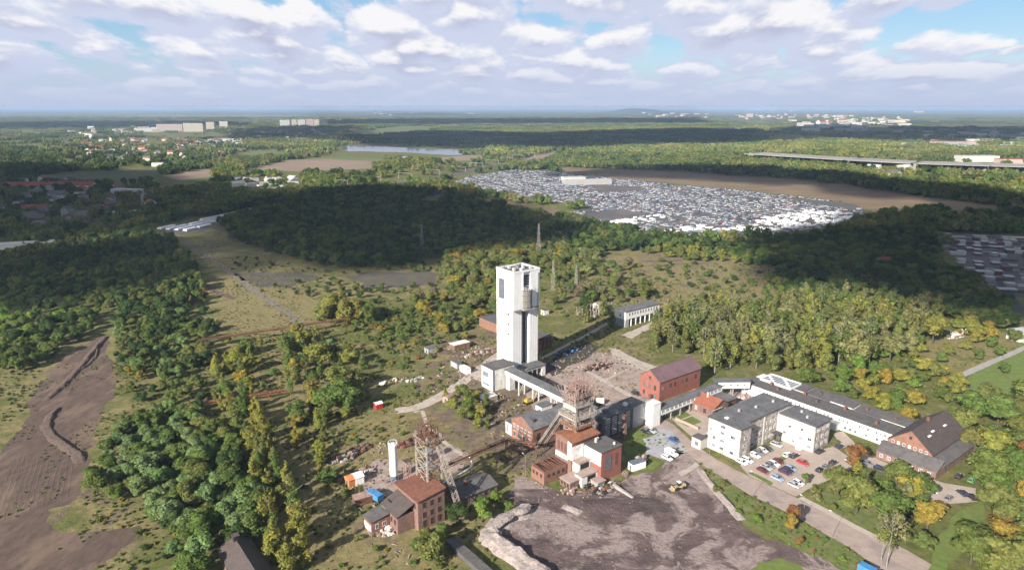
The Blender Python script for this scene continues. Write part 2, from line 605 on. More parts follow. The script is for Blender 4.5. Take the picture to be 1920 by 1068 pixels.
# ------------------------------------------------------------------ the ground, yards, roads, fields, water
def ground_mat():
    m = bpy.data.materials.new('ground')
    m.use_nodes = True
    t = m.node_tree
    b = t.nodes['Principled BSDF']
    b.inputs['Roughness'].default_value = 0.95
    b.inputs['Specular IOR Level'].default_value = 0.1
    g = nd(t, 'ShaderNodeNewGeometry')

    def nz(size, det=5, rough=0.6, seed=0):
        mp = nd(t, 'ShaderNodeMapping')
        mp.inputs['Location'].default_value = (seed, seed * 1.7, 0)
        t.links.new(g.outputs['Position'], mp.inputs[0])
        n = nd(t, 'ShaderNodeTexNoise', i_Scale=1.0 / size, i_Detail=det, i_Roughness=rough)
        t.links.new(mp.outputs[0], n.inputs['Vector'])
        return n.outputs['Fac']
    at = nd(t, 'ShaderNodeAttribute', attribute_name='zone', attribute_type='GEOMETRY')
    sx = nd(t, 'ShaderNodeSeparateColor')
    t.links.new(at.outputs['Color'], sx.inputs[0])
    green = mixc(t, sstep(t, nz(3.0, 9, 0.72), 0.35, 0.65), (0.134, 0.138, 0.044), (0.072, 0.085, 0.030))
    dry = mixc(t, sstep(t, nz(2.6, 9, 0.72, 13), 0.35, 0.65), (0.233, 0.192, 0.094), (0.134, 0.118, 0.055))
    soil = mixc(t, sstep(t, nz(2.8, 9, 0.7, 29), 0.35, 0.65), (0.173, 0.129, 0.099), (0.094, 0.074, 0.060))
    coal = mixc(t, sstep(t, nz(2.5, 6, 0.6, 41), 0.35, 0.65), (0.065, 0.057, 0.053), (0.038, 0.035, 0.035))
    f1 = mth(t, 'ADD', nz(16, 7, 0.68, 5), mth(t, 'MULTIPLY', mth(t, 'SUBTRACT', sx.outputs[0], 0.5), 0.42))
    f2 = mth(t, 'ADD', nz(9, 7, 0.7, 77), mth(t, 'MULTIPLY', mth(t, 'SUBTRACT', sx.outputs[1], 0.5), 0.45))
    f3 = mth(t, 'ADD', nz(11, 7, 0.7, 55), mth(t, 'MULTIPLY', mth(t, 'SUBTRACT', sx.outputs[2], 0.5), 0.6))
    c = mixc(t, sstep(t, f1, 0.42, 0.58), green, dry)
    c = mixc(t, sstep(t, f2, 0.55, 0.68), c, soil)
    c = mixc(t, sstep(t, f3, 0.58, 0.7), c, coal)
    t.links.new(c, b.inputs['Base Color'])
    bp = nd(t, 'ShaderNodeBump', i_Strength=0.9, i_Distance=0.35)
    t.links.new(nz(0.8, 5, 0.7, 3), bp.inputs['Height'])
    t.links.new(bp.outputs[0], b.inputs['Normal'])
    return m


# zones: (pixel outline, dryness, bare soil, coal dust), each 0..1
ZONES = [
    ([(330, 470), (420, 450), (520, 520), (620, 560), (640, 620), (420, 640), (380, 560)], 0.75, 0.5, 0.4),     # dry meadow along the old tracks
    ([(300, 440), (430, 430), (600, 500), (850, 490), (840, 545), (700, 560), (560, 560), (440, 540), (330, 500)], 0.6, 0.35, 0.45),
    ([(500, 640), (760, 640), (770, 800), (600, 900), (560, 1068), (480, 1068), (520, 800)], 0.75, 0.3, 0.2),
    ([(640, 560), (860, 560), (900, 680), (760, 770), (660, 760)], 0.3, 0.3, 0.1),
    ([(600, 780), (780, 780), (940, 830), (960, 960), (900, 1068), (560, 1068)], 0.72, 0.55, 0.2),
    ([(760, 640), (960, 600), (1000, 800), (900, 860), (780, 800)], 0.6, 0.8, 0.3),
    ([(900, 700), (1220, 640), (1260, 820), (1160, 860), (1000, 900), (900, 860)], 0.7, 0.95, 0.35),
    ([(1020, 560), (1200, 560), (1260, 650), (1100, 660), (1010, 640)], 0.45, 0.55, 0.3),
    ([(1100, 480), (1480, 470), (1600, 560), (1500, 600), (1230, 600), (1060, 560)], 0.85, 0.6, 0.35),
    ([(1180, 460), (1330, 470), (1330, 500), (1180, 500)], 0.8, 0.75, 0.6),
    ([(1700, 640), (1920, 620), (1920, 660), (1800, 720)], 0.85, 0.5, 0.1),
    ([(1790, 715), (1920, 640), (1920, 760)], 0.05, 0.05, 0.0),
    ([(1310, 870), (1420, 930), (1600, 1020), (1680, 1068), (1560, 1068), (1380, 960)], 0.4, 0.35, 0.1),
    ([(1500, 920), (1620, 880), (1760, 960), (1650, 1010)], 0.35, 0.15, 0.0),
    ([(1740, 1000), (1920, 930), (1920, 1068), (1700, 1068)], 0.05, 0.05, 0.0),
    ([(0, 640), (220, 620), (300, 900), (260, 1068), (0, 1068)], 0.6, 0.6, 0.1),
    ([(200, 600), (500, 640), (480, 760), (220, 800)], 0.45, 0.35, 0.1),
    ([(430, 400), (560, 390), (800, 500), (600, 530)], 0.5, 0.35, 0.45),
]


def build_ground():
    D = [-3000, -300, 0, 90]
    y = 120.0
    while y < 700:
        D.append(y)
        y += 4.0 if y < 460 else 8.0
    while y < 60000:
        D.append(y)
        y *= 1.07
    D.append(60000)
    nx = 150
    xs = np.linspace(-1, 1, nx + 1)
    xs = np.sign(xs) * np.abs(xs) ** 1.15
    vs, zone = [], []
    Dn = np.array(D, float)
    for d in D:
        half = max(700.0, abs(d) * 1.05 + 500) if d < 700 else d * 1.1 + 465
        for s in xs:
            vs.append((s * half, d, 0.0))
    V = np.array(vs)
    Z = np.tile(np.array([0.35, 0.3, 0.15]), (len(V), 1))
    far = V[:, 1] > 620
    Z[far] = (0.3, 0.35, 0.25)
    for poly, a, b, c in ZONES:
        wp = [G(*p) for p in poly]
        k = inside(wp, V[:, 0], V[:, 1])
        Z[k] = (a, b, c)
    rows, cols = len(D), nx + 1
    Zg = Z.reshape(rows, cols, 3)
    for _ in range(3):                       # soften the borders
        P = np.pad(Zg, ((1, 1), (1, 1), (0, 0)), mode='edge')
        Zg = (P[1:-1, 1:-1] * 2 + P[:-2, 1:-1] + P[2:, 1:-1] + P[1:-1, :-2] + P[1:-1, 2:]) / 6
    fs = []
    for r in range(rows - 1):
        for c in range(cols - 1):
            i = r * cols + c
            fs.append((i, i + 1, i + cols + 1, i + cols))
    me = bpy.data.meshes.new('ground')
    me.from_pydata(vs, [], fs)
    ca = me.color_attributes.new('zone', 'FLOAT_COLOR', 'POINT')
    ca.data.foreach_set('color', np.concatenate([Zg.reshape(-1, 3), np.ones((len(V), 1))], 1).astype(np.float32).ravel())
    me.materials.append(ground_mat())
    link('ground', me)['kind'] = 'structure'


build_ground()

def slag_mat():
    m = bpy.data.materials.new('slag')
    m.use_nodes = True
    t = m.node_tree
    b = t.nodes['Principled BSDF']
    b.inputs['Roughness'].default_value = 0.95
    b.inputs['Specular IOR Level'].default_value = 0.15
    g = nd(t, 'ShaderNodeNewGeometry')

    def nz(size, det=6, rough=0.62, rot=0.0, sc=(1, 1, 1), dist=0.0):
        mp = nd(t, 'ShaderNodeMapping')
        mp.inputs['Rotation'].default_value = (0, 0, rot)
        mp.inputs['Scale'].default_value = sc
        mp.inputs['Location'].default_value = (size * 3, size, 0)
        t.links.new(g.outputs['Position'], mp.inputs[0])
        n = nd(t, 'ShaderNodeTexNoise', i_Scale=1.0 / size, i_Detail=det, i_Roughness=rough, i_Distortion=dist)
        t.links.new(mp.outputs[0], n.inputs['Vector'])
        return n.outputs['Fac']
    c = mixc(t, sstep(t, nz(5, 8), 0.3, 0.7), (0.142, 0.103, 0.097), (0.078, 0.057, 0.056))
    pale = mth(t, 'MULTIPLY', sstep(t, nz(19, 8, 0.68, dist=0.6), 0.475, 0.545), sstep(t, nz(2.2, 5, 0.7), 0.3, 0.52, 0.3, 1.0))
    c = mixc(t, mth(t, 'MULTIPLY', pale, 0.78), c, (0.315, 0.255, 0.238))
    dark = sstep(t, nz(16, 7, 0.6, 0.4, (0.5, 1.6, 1), 0.8), 0.55, 0.68)
    c = mixc(t, mth(t, 'MULTIPLY', dark, 0.75), c, (0.047, 0.040, 0.040))
    track = sstep(t, nz(1.9, 4, 0.6, rad(38), (0.12, 1.0, 1), 3.0), 0.6, 0.68)       # wheel tracks
    c = mixc(t, mth(t, 'MULTIPLY', track, 0.45), c, (0.182, 0.144, 0.133))
    track2 = sstep(t, nz(1.7, 4, 0.6, rad(-28), (0.14, 1.0, 1), 3.0), 0.6, 0.68)
    c = mixc(t, mth(t, 'MULTIPLY', track2, 0.5), c, (0.057, 0.046, 0.046))
    t.links.new(c, b.inputs['Base Color'])
    bp = nd(t, 'ShaderNodeBump', i_Strength=1.0, i_Distance=0.5)
    t.links.new(nz(1.3, 7, 0.7), bp.inputs['Height'])
    t.links.new(bp.outputs[0], b.inputs['Normal'])
    return m


M['slag'] = slag_mat()
M['slab_stone'] = mat('slab_stone', (0.26, 0.21, 0.19), (0.15, 0.12, 0.11), 1, 0.95)
M['slag_pale'] = mat('slag_pale', (0.42, 0.36, 0.335), (0.27, 0.225, 0.21), 1.0, 0.95, stain=(0.2, 0.165, 0.16), stain_size=2.2, bump=0.5, detail=8)
M['slag_dark'] = mat('slag_dark', (0.075, 0.06, 0.06), (0.05, 0.042, 0.045), 2.5, 0.95, bump=0.2)  # dark track ground, with the tower's shadow put into its colour
M['soil_field'] = mat('soil_field', (0.14, 0.095, 0.074), (0.08, 0.057, 0.047), 2.4, 0.95, stain=(0.2, 0.142, 0.105), stain_size=14, stain_amt=0.7, bump=0.2, stretch=(1, 0.5, 1, rad(-62)), detail=8)
M['coal_soil'] = mat('coal_soil', (0.115, 0.098, 0.085), (0.07, 0.06, 0.054), 4, 0.95, stain=(0.12, 0.12, 0.05), stain_size=8, stain_amt=0.8)
M['soil_dark'] = mat('soil_dark', (0.14, 0.098, 0.08), (0.085, 0.062, 0.053), 1.2, 0.95, bump=0.2)
M['road'] = mat('road', (0.42, 0.33, 0.29), (0.32, 0.255, 0.23), 3, 0.9, stain=(0.22, 0.19, 0.185), stain_size=7, bump=0.03)
M['slab_road'] = mat('slab_road', (0.5, 0.44, 0.385), (0.38, 0.325, 0.285), 2, 0.9, stain=(0.28, 0.23, 0.19), stain_size=5, bump=0.04)
M['paving'] = mat('paving', (0.46, 0.38, 0.325), (0.39, 0.32, 0.275), 2.5, 0.9, stain=(0.33, 0.27, 0.24), stain_size=6)
M['yard_pink'] = mat('yard_pink', (0.4, 0.31, 0.275), (0.29, 0.225, 0.2), 3, 0.95, stain=(0.2, 0.155, 0.135), stain_size=8, bump=0.06)
M['lawn'] = mat('lawn', (0.16, 0.215, 0.05), (0.105, 0.15, 0.036), 2.5, 0.95, stain=(0.15, 0.15, 0.05), stain_size=9, bump=0.2)
M['verge'] = mat('verge', (0.15, 0.185, 0.05), (0.095, 0.125, 0.035), 2.0, 0.95, stain=(0.21, 0.18, 0.085), stain_size=5, stain_amt=0.8, bump=0.3, detail=8)
M['kerb'] = mat('kerb', (0.5, 0.44, 0.38), (0.4, 0.35, 0.3), 1, 0.9)
M['dry_field'] = mat('dry_field', (0.2, 0.14, 0.085), (0.155, 0.11, 0.07), 40, 0.95, stain=(0.27, 0.2, 0.115), stain_size=90, stretch=(1, 3, 1))
M['plough'] = mat('plough', (0.27, 0.2, 0.15), (0.23, 0.17, 0.125), 40, 0.95, stain=(0.3, 0.22, 0.17), stain_size=120)
M['meadow'] = mat('meadow', (0.1, 0.15, 0.04), (0.13, 0.15, 0.05), 40, 0.95, stain=(0.2, 0.19, 0.08), stain_size=70)
M['meadow_dark'] = mat('meadow_dark', (0.07, 0.1, 0.035), (0.09, 0.11, 0.04), 40, 0.95)
M['asphalt_far'] = mat('asphalt_far', (0.11, 0.105, 0.11), (0.085, 0.08, 0.085), 30, 0.95, stain=(0.2, 0.17, 0.155), stain_size=60, stain_amt=0.5)
M['asphalt'] = mat('asphalt', (0.075, 0.073, 0.078), (0.06, 0.058, 0.06), 8, 0.92)
M['bare_way'] = mat('bare_way', (0.24, 0.205, 0.175), (0.15, 0.13, 0.11), 2, 0.95, stain=(0.13, 0.125, 0.06), stain_size=5, stain_amt=0.8)
M['highway'] = mat('highway', (0.36, 0.345, 0.32), (0.29, 0.28, 0.265), 60, 0.9)
wm = mat('water', (0.05, 0.075, 0.11), (0.06, 0.085, 0.12), 40, 0.12, spec=0.6)
M['water'] = wm

SLAG = [(905, 1005), (925, 978), (985, 952), (950, 925), (965, 895), (1010, 905), (1060, 925), (1110, 918), (1150, 912), (1180, 893), (1240, 878), (1262, 845), (1290, 848),
        (1310, 872), (1332, 905), (1385, 965), (1402, 992), (1470, 1018), (1540, 1042), (1600, 1075), (1640, 1120), (1000, 1120), (962, 1045), (922, 1026)]
sheet('slag_yard', SLAG, 0.03, M['slag'], 1.2, 1.6, seed=3)
rb = MB()                                     # stones and lumps lying about the yard
rr_ = random.Random(8)
sl_w = [G(*p) for p in SLAG]
for i in range(500):
    px, py = rr_.uniform(915, 1560), rr_.uniform(885, 1075)
    x, y = G(px, py)
    if inside(sl_w, np.array([x]), np.array([y]))[0] and float(pnoise(x, y, 9, 4)) > 0.5:
        q = rr_.uniform(0.1, 0.3)
        rb.frustum((x - q, x + q, y - q * .8, y + q * .8, 0.0), (x - q * .5, x + q * .6, y - q * .5, y + q * .4, q * rr_.uniform(.5, 1.1)))
rb.build('rubble', M['slab_stone'])['kind'] = 'stuff'


def bank(name, line, wid, h, m, seed=1, side=0.35, label=None, kind='structure'):
    """a heaped ridge along a pixel polyline; side shifts the crest"""
    r = random.Random(seed)
    P = [Vector(G(*p)) for p in line]
    pts = []
    for i in range(len(P) - 1):
        n = max(2, int((P[i + 1] - P[i]).length / 0.45))
        pts += [P[i].lerp(P[i + 1], k / n) for k in range(n)]
    pts.append(P[-1])
    prof0 = [(-0.5, -0.02), (-0.38, 0.3), (-0.2, 0.62), (side - 0.45, 0.95), (side - 0.32, 1.0), (side - 0.2, 0.75), (0.3, 0.25), (0.5, -0.02)]
    prof = []
    for (s0, z0), (s1, z1) in zip(prof0[:-1], prof0[1:]):
        prof += [(s0, z0), (s0 + (s1 - s0) / 2, z0 + (z1 - z0) / 2)]
    prof.append(prof0[-1])
    vs, fs = [], []
    L = len(pts)
    for i, p in enumerate(pts):
        d = (pts[min(i + 1, L - 1)] - pts[max(i - 1, 0)]).normalized()
        n = Vector((-d.y, d.x))
        e = min(1, i / 8, (L - 1 - i) / 8) * 0.9 + 0.1
        jh = e * (0.55 + 0.6 * float(pnoise(i, seed * 9, 9.0, seed)) + 0.12 * float(pnoise(i, seed * 4, 2.5, seed)))
        for s, z in prof:
            q = p + n * (s * wid * (0.75 + 0.5 * float(pnoise(i, seed * 5, 7.0, seed + 3))) + r.uniform(-0.1, 0.1))
            vs.append((q.x, q.y, z * h * jh * (0.82 + 0.3 * float(pnoise(i, s * 30, 5.0, seed + 7))) + (r.uniform(-0.02, 0.02) * h if z > 0 else 0)))
    k = len(prof)
    for i in range(L - 1):
        for j in range(k - 1):
            fs.append((i * k + j, i * k + j + 1, (i + 1) * k + j + 1, (i + 1) * k + j))
    mb = MB()
    mb.add(vs, fs)
    o = mb.build(name, m)
    o['kind'] = kind
    return o


bank('slag_bank', [(990, 944), (975, 962), (940, 978), (918, 996), (922, 1014), (948, 1034), (975, 1050), (1000, 1072), (1030, 1100)], 7.0, 2.6, M['slag_pale'], 4, 0.62)
bank('slag_bank', [(1055, 948), (1075, 955), (1090, 962)], 3.5, 1.1, M['slag_pale'], 6, 0.5)
bank('soil_bank', [(1310, 876), (1330, 905), (1360, 940), (1392, 975)], 3.0, 0.9, M['slag_pale'], 8, 0.5)

DIRT = [(0, 850), (45, 790), (60, 740), (95, 690), (130, 660), (198, 628), (207, 640), (213, 700), (216, 745), (180, 800), (160, 850), (158, 905), (130, 945), (90, 955), (95, 985), (150, 1000), (260, 985), (262, 1010), (200, 1050), (140, 1075), (60, 1080), (-60, 1080), (-60, 900)]
sheet('dirt_field', DIRT, 0.03, M['soil_field'], 1.2, 2.2, seed=12)
bank('soil_bank', [(200, 630), (178, 655), (150, 690), (120, 722), (85, 752)], 5.0, 1.2, M['soil_dark'], 9, 0.4)
bank('soil_bank', [(112, 762), (95, 778), (86, 800), (98, 820), (120, 836), (145, 852), (152, 868)], 4.0, 0.9, M['soil_dark'], 10, 0.55)
bank('soil_bank', [(184, 652), (180, 668), (165, 684), (150, 694)], 2.5, 0.8, M['soil_dark'], 15, 0.4)
fr = MB()
for k in range(26):                          # ruts left by the earth movers
    t = k / 25
    a, b = (195 - 3 * k, 655 + 2.0 * k), (40 + 3.2 * k, 800 + 3 * k)
    if k > 12:
        a, b = (20 + 9 * (k - 12), 850 + 1.5 * (k - 12)), (-30 + 12 * (k - 12), 985 - 4 * (k - 12))
    p, q = Vector(G(*a)), Vector(G(*b))
    n = 18
    for i in range(n):
        u0, u1 = p.lerp(q, i / n), p.lerp(q, (i + 1) / n)
        w = Vector((R.uniform(-.2, .2), R.uniform(-.2, .2)))
        if R.random() < 0.96:
            dd = Vector((-(u1 - u0).y, (u1 - u0).x)).normalized() * 0.45
            u0, u1 = u0 + w, u1 + w
            fr.add([(*(u0 - dd), 0.02), (*(u1 - dd), 0.02), (*u1, 0.08), (*u0, 0.08), (*(u0 + dd), 0.02), (*(u1 + dd), 0.02)], [(0, 1, 2, 3), (3, 2, 5, 4)])
o = fr.build('furrows', M['soil_field'])
o['kind'] = 'stuff'

# roads, yards and paths of the mine
ROAD = [(1208, 800), (1240, 812), (1290, 850), (1312, 868), (1400, 924), (1500, 972), (1600, 1030), (1670, 1085), (1790, 1085), (1700, 1030), (1640, 1003), (1560, 962), (1510, 940), (1470, 921), (1404, 892), (1345, 862), (1310, 838), (1262, 795), (1235, 780), (1218, 770)]
sheet('road', ROAD, 0.025, M['road'], 2.0, 0.35, seed=31)
PARK = [(1388, 872), (1405, 852), (1432, 838), (1470, 826), (1530, 845), (1562, 836), (1600, 862), (1596, 880), (1560, 897), (1512, 918), (1492, 930), (1470, 920), (1430, 903), (1404, 891)]
sheet('car_park', PARK, 0.045, M['paving'], 2.0, 0.25, seed=32)
sheet('side_road', [(1562, 812), (1580, 808), (1625, 850), (1690, 880), (1770, 905), (1830, 915), (1832, 940), (1760, 945), (1740, 975), (1720, 975), (1735, 930), (1700, 905), (1640, 878), (1600, 868)], 0.04, M['paving'], 2.0, 0.3, seed=33)
sheet('footpath', strip([(1500, 932), (1545, 955), (1600, 985), (1645, 1008)], 2.4), 0.055, M['kerb'], 2, 0.1, seed=34)
sheet('lawn', [(1440, 872), (1470, 852), (1476, 858), (1450, 880)], 0.07, M['lawn'], 1, 0.2, seed=35)
sheet('lawn', [(1403, 886), (1410, 884), (1450, 905), (1445, 910)], 0.07, M['lawn'], 1, 0.15, seed=36)
sheet('slab_road', strip([(742, 770), (770, 766), (800, 756), (835, 737), (870, 714), (900, 692), (930, 668), (952, 655)], 5.5), 0.03, M['slab_road'], 1.0, 0.7, seed=37)
sheet('slab_road', [(880, 705), (912, 680), (938, 668), (930, 690), (905, 716)], 0.035, M['slab_road'], 1.0, 0.7, seed=66)
sheet('slab_road', [(1140, 652), (1160, 655), (1200, 676), (1245, 690), (1230, 698), (1190, 690), (1150, 670)], 0.035, M['slab_road'], 1.5, 0.5, seed=38)
sheet('footpath', strip([(776, 772), (792, 770), (800, 795), (822, 820), (850, 842), (875, 856)], 1.7), 0.06, M['slab_road'], 1.5, 0.2, seed=39)
sheet('yard', [(985, 738), (1040, 690), (1105, 660), (1140, 662), (1200, 692), (1240, 700), (1250, 740), (1205, 760), (1130, 760), (1100, 740), (1060, 770), (1000, 770)], 0.02, M['yard_pink'], 1.5, 1.2, seed=40)
sheet('slab_road', strip([(1092, 690), (1130, 712), (1170, 735), (1205, 757)], 3.0), 0.05, M['slab_road'], 1.5, 0.3, seed=41)
sheet('slab_road', strip([(1125, 716), (1150, 705), (1175, 692)], 1.6), 0.055, M['slab_road'], 1.5, 0.2, seed=42)
sheet('slab_road', strip([(1015, 672), (1060, 648), (1100, 628), (1140, 605)], 2.2), 0.05, M['slab_road'], 1.5, 0.3, seed=43)
sheet('coal_ground', [(1015, 690), (1060, 655), (1100, 640), (1130, 650), (1100, 672), (1060, 690), (1035, 705)], 0.03, M['slag_dark'], 1.2, 1.5, seed=44)  # dark track ground with the tower's shadow put into its colour
sheet('yard', [(670, 900), (700, 860), (745, 858), (800, 870), (790, 900), (745, 925), (700, 935)], 0.03, M['yard_pink'], 1.2, 1.2, seed=45)
sheet('yard', [(800, 850), (845, 832), (880, 850), (865, 885), (820, 890)], 0.03, M['yard_pink'], 1.2, 0.8, seed=46)
sheet('yard', [(1175, 830), (1200, 806), (1260, 805), (1290, 845), (1258, 862), (1200, 850)], 0.03, M['grey_wall'], 1.2, 1.0, seed=47)
sheet('lawn', [(1168, 830), (1185, 805), (1215, 800), (1232, 812), (1205, 822), (1215, 862), (1240, 868), (1225, 880), (1180, 878)], 0.045, M['lawn'], 1.2, 0.8, seed=48)
sheet('slab_road', [(1270, 886), (1305, 866), (1312, 872), (1280, 892)], 0.06, M['slab_road'], 1, 0.3, seed=49)
sheet('slab_road', [(1165, 628), (1235, 598), (1250, 604), (1200, 625), (1185, 635)], 0.04, M['slab_road'], 1, 0.4, seed=50)
for k, pl in enumerate([[(1258, 779), (1282, 770), (1296, 778), (1270, 788)], [(1272, 790), (1298, 780), (1316, 790), (1290, 800)]]):
    sheet('lawn', pl, 0.06, M['lawn'], 1, 0.1, seed=51 + k)
sheet('courtyard', [(1248, 776), (1300, 755), (1345, 800), (1310, 830)], 0.04, M['paving'], 1.5, 0.2, seed=53)
sheet('courtyard', [(1340, 742), (1395, 722), (1440, 742), (1400, 765)], 0.04, M['yard_pink'], 1.5, 0.5, seed=54)
sheet('lawn', [(1790, 722), (1925, 640), (1960, 660), (1960, 770), (1850, 740)], 0.03, M['lawn'], 2, 1.0, seed=55)
sheet('path', strip([(1800, 705), (1860, 678), (1930, 648)], 3.5), 0.05, M['concrete'], 2, 0.3, seed=56)
sheet('lawn', [(1752, 1010), (1790, 965), (1840, 940), (1850, 960), (1800, 1040), (1775, 1068), (1740, 1090)], 0.03, M['lawn'], 1.5, 1.0, seed=57)
sheet('old_track_bed', strip([(345, 452), (390, 480), (440, 515), (500, 560), (560, 605), (610, 650)], 5), 0.03, M['bare_way'], 1.5, 1.8, seed=58)
sheet('verge', [(1308, 873), (1345, 888), (1404, 930), (1500, 978), (1600, 1036), (1660, 1085), (1600, 1085), (1530, 1040), (1470, 1014), (1405, 990), (1385, 962), (1335, 903)], 0.035, M['verge'], 1.0, 1.2, seed=64)
sheet('verge', [(1500, 938), (1560, 906), (1610, 885), (1690, 910), (1730, 935), (1715, 975), (1650, 1004), (1600, 980)], 0.035, M['verge'], 1.0, 1.0, seed=65)
sheet('bare_track', strip([(340, 495), (400, 545), (440, 560)], 4), 0.035, M['soil_field'], 2, 1.2, seed=59)
sheet('coal_ground', [(440, 512), (560, 506), (600, 520), (560, 535), (500, 540), (465, 530)], 0.03, M['coal_soil'], 2, 9, seed=60)
sheet('coal_ground', [(640, 520), (740, 508), (840, 512), (830, 528), (760, 538), (680, 540)], 0.03, M['coal_soil'], 2, 9, seed=62)
sheet('bare_track', strip([(1220, 590), (1330, 572), (1420, 575), (1520, 590), (1600, 600)], 4), 0.035, M['slab_road'], 2, 1.5, seed=61)

# farther out: the storage yard for cars, fields, lake, motorway
YARD = [(845, 345), (880, 330), (960, 318), (1040, 322), (1130, 332), (1250, 345), (1400, 358), (1520, 372), (1610, 382), (1622, 405), (1560, 425), (1440, 440), (1330, 446), (1200, 432), (1080, 412), (1060, 402), (1110, 388), (1000, 372), (900, 358)]
sheet('storage_yard', YARD, 0.08, M['asphalt_far'], 8, 5, seed=70)
sheet('sandy_field', [(1030, 312), (1130, 316), (1280, 322), (1430, 332), (1600, 348), (1760, 372), (1890, 388), (1880, 396), (1700, 394), (1640, 400), (1600, 382), (1500, 368), (1380, 354), (1240, 341), (1130, 330), (1050, 322)], 0.1, M['dry_field'], 10, 12, seed=71)
sheet('ploughed_field', [(460, 318), (540, 300), (640, 298), (725, 304), (700, 316), (560, 322)], 0.1, M['plough'], 12, 10, seed=72)
sheet('ploughed_field', [(300, 330), (370, 318), (420, 316), (400, 330), (340, 338)], 0.1, M['plough'], 12, 10, seed=73)
sheet('meadow', [(330, 340), (400, 330), (410, 345), (370, 354), (330, 352)], 0.12, M['meadow'], 12, 8, seed=74)
sheet('meadow', [(120, 322), (300, 318), (310, 334), (200, 342), (120, 338)], 0.12, M['meadow_dark'], 12, 8, seed=75)
sheet('meadow', [(460, 282), (520, 277), (560, 292), (480, 296), (440, 294)], 0.12, M['meadow'], 12, 8, seed=76)
sheet('meadow', [(640, 294), (730, 297), (720, 303), (560, 296)], 0.15, M['meadow'], 12, 8, seed=77)
sheet('meadow', [(640, 250), (760, 236), (830, 238), (800, 246), (690, 256)], 0.15, M['meadow'], 20, 20, seed=78)
sheet('sandy_field', [(800, 296), (900, 290), (940, 294), (880, 301), (800, 303)], 0.14, M['plough'], 12, 10, seed=79)
sheet('lake', [(640, 276), (660, 271), (760, 277), (860, 281), (895, 290), (840, 291), (760, 286), (690, 284), (650, 284)], 0.2, M['water'], 15, 14, seed=80)
sheet('pond', [(803, 362), (825, 359), (845, 365), (835, 370), (805, 369)], 0.15, M['water'], 6, 4, seed=81)
sheet('sand_bank', [(1000, 290), (1040, 282), (1045, 288), (1010, 302), (975, 304)], 0.15, M['plough'], 10, 8, seed=82)
sheet('bare_ground', [(880, 372), (960, 380), (1070, 398), (1055, 412), (960, 395), (900, 382)], 0.1, M['dry_field'], 8, 8, seed=83)
sheet('railway', strip([(660, 352), (760, 340), (860, 325), (950, 306), (1010, 292), (1060, 282)], 34), 0.12, M['asphalt_far'], 10, 3, seed=84)
sheet('garage_ground', [(1745, 436), (1920, 446), (1960, 560), (1880, 552), (1810, 500)], 0.08, M['asphalt_far'], 5, 3, seed=85)
sheet('road', strip([(1960, 610), (1915, 590), (1895, 560), (1880, 530), (1860, 500)], 7), 0.1, M['asphalt'], 4, 1, seed=86)
sheet('van_yard', [(288, 428), (340, 420), (470, 392), (480, 398), (420, 415), (380, 434), (330, 440)], 0.08, M['asphalt_far'], 5, 3, seed=87)
sheet('road', strip([(-20, 460), (80, 448), (160, 436), (260, 432)], 8), 0.1, M['asphalt_far'], 4, 1, seed=88)
sheet('bare_ground', [(400, 425), (470, 410), (560, 418), (520, 450), (440, 450)], 0.06, M['coal_soil'], 5, 6, seed=89)

mw = MB()
pts = [(1415, 287), (1500, 292), (1600, 298), (1720, 304), (1850, 308), (1960, 311)]
P = [Vector(G(x, y, 17)) for x, y in pts]
for a, b in zip(P[:-1], P[1:]):
    n = Vector((-(b - a).y, (b - a).x)).normalized() * 42
    mw.add([(*(a - n), 15.9), (*(b - n), 15.9), (*(b + n), 15.9), (*(a + n), 15.9), (*(a - n), 17), (*(b - n), 17), (*(b + n), 17), (*(a + n), 17)], [(0, 1, 2, 3), (7, 6, 5, 4), (0, 4, 5, 1), (3, 2, 6, 7), (0, 3, 7, 4), (1, 5, 6, 2)])
    for k in range(6):
        c = a.lerp(b, k / 6)
        mw.box(c.x - 2, c.x + 2, c.y - 34, c.y + 34, 0, 15.9)
o = mw.build('motorway_viaduct', M['highway'])
tag(o, 'long pale motorway viaduct crossing the woods beyond the brown field', 'viaduct')

# a low wooded hill on the skyline
def hill(px, py, rx, ry, h, name='hill'):
    x, y = G(px, py)
    n = 40
    vs, fs = [], []
    for j in range(13):
        for i in range(n):
            a = 2 * math.pi * i / n
            t = j / 12
            k = 1 + 0.18 * math.sin(3 * a + px) + 0.1 * math.sin(5 * a)
            z = h * (0.5 + 0.5 * math.cos(math.pi * t)) * (1 + 0.15 * math.sin(7 * t + 2 * a)) - 1.0 * t
            vs.append((x + rx * t * k * math.cos(a), y + ry * t * k * math.sin(a), z))
    for j in range(12):
        for i in range(n):
            fs.append((j * n + i, j * n + (i + 1) % n, (j + 1) * n + (i + 1) % n, (j + 1) * n + i))
    o = MB().add(vs, fs).build(name, M['far_wood_shade'], smooth=True)
    o['kind'] = 'structure'


M['far_wood_shade'] = mat('far_wood_shade', (0.04, 0.055, 0.022), (0.055, 0.07, 0.028), 60, 0.95, stain=(0.09, 0.095, 0.04), stain_size=300, bump=3.0)  # dark woods; also paints in cloud shadow on the far plain
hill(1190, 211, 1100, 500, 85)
hill(800, 216, 1500, 500, 30)
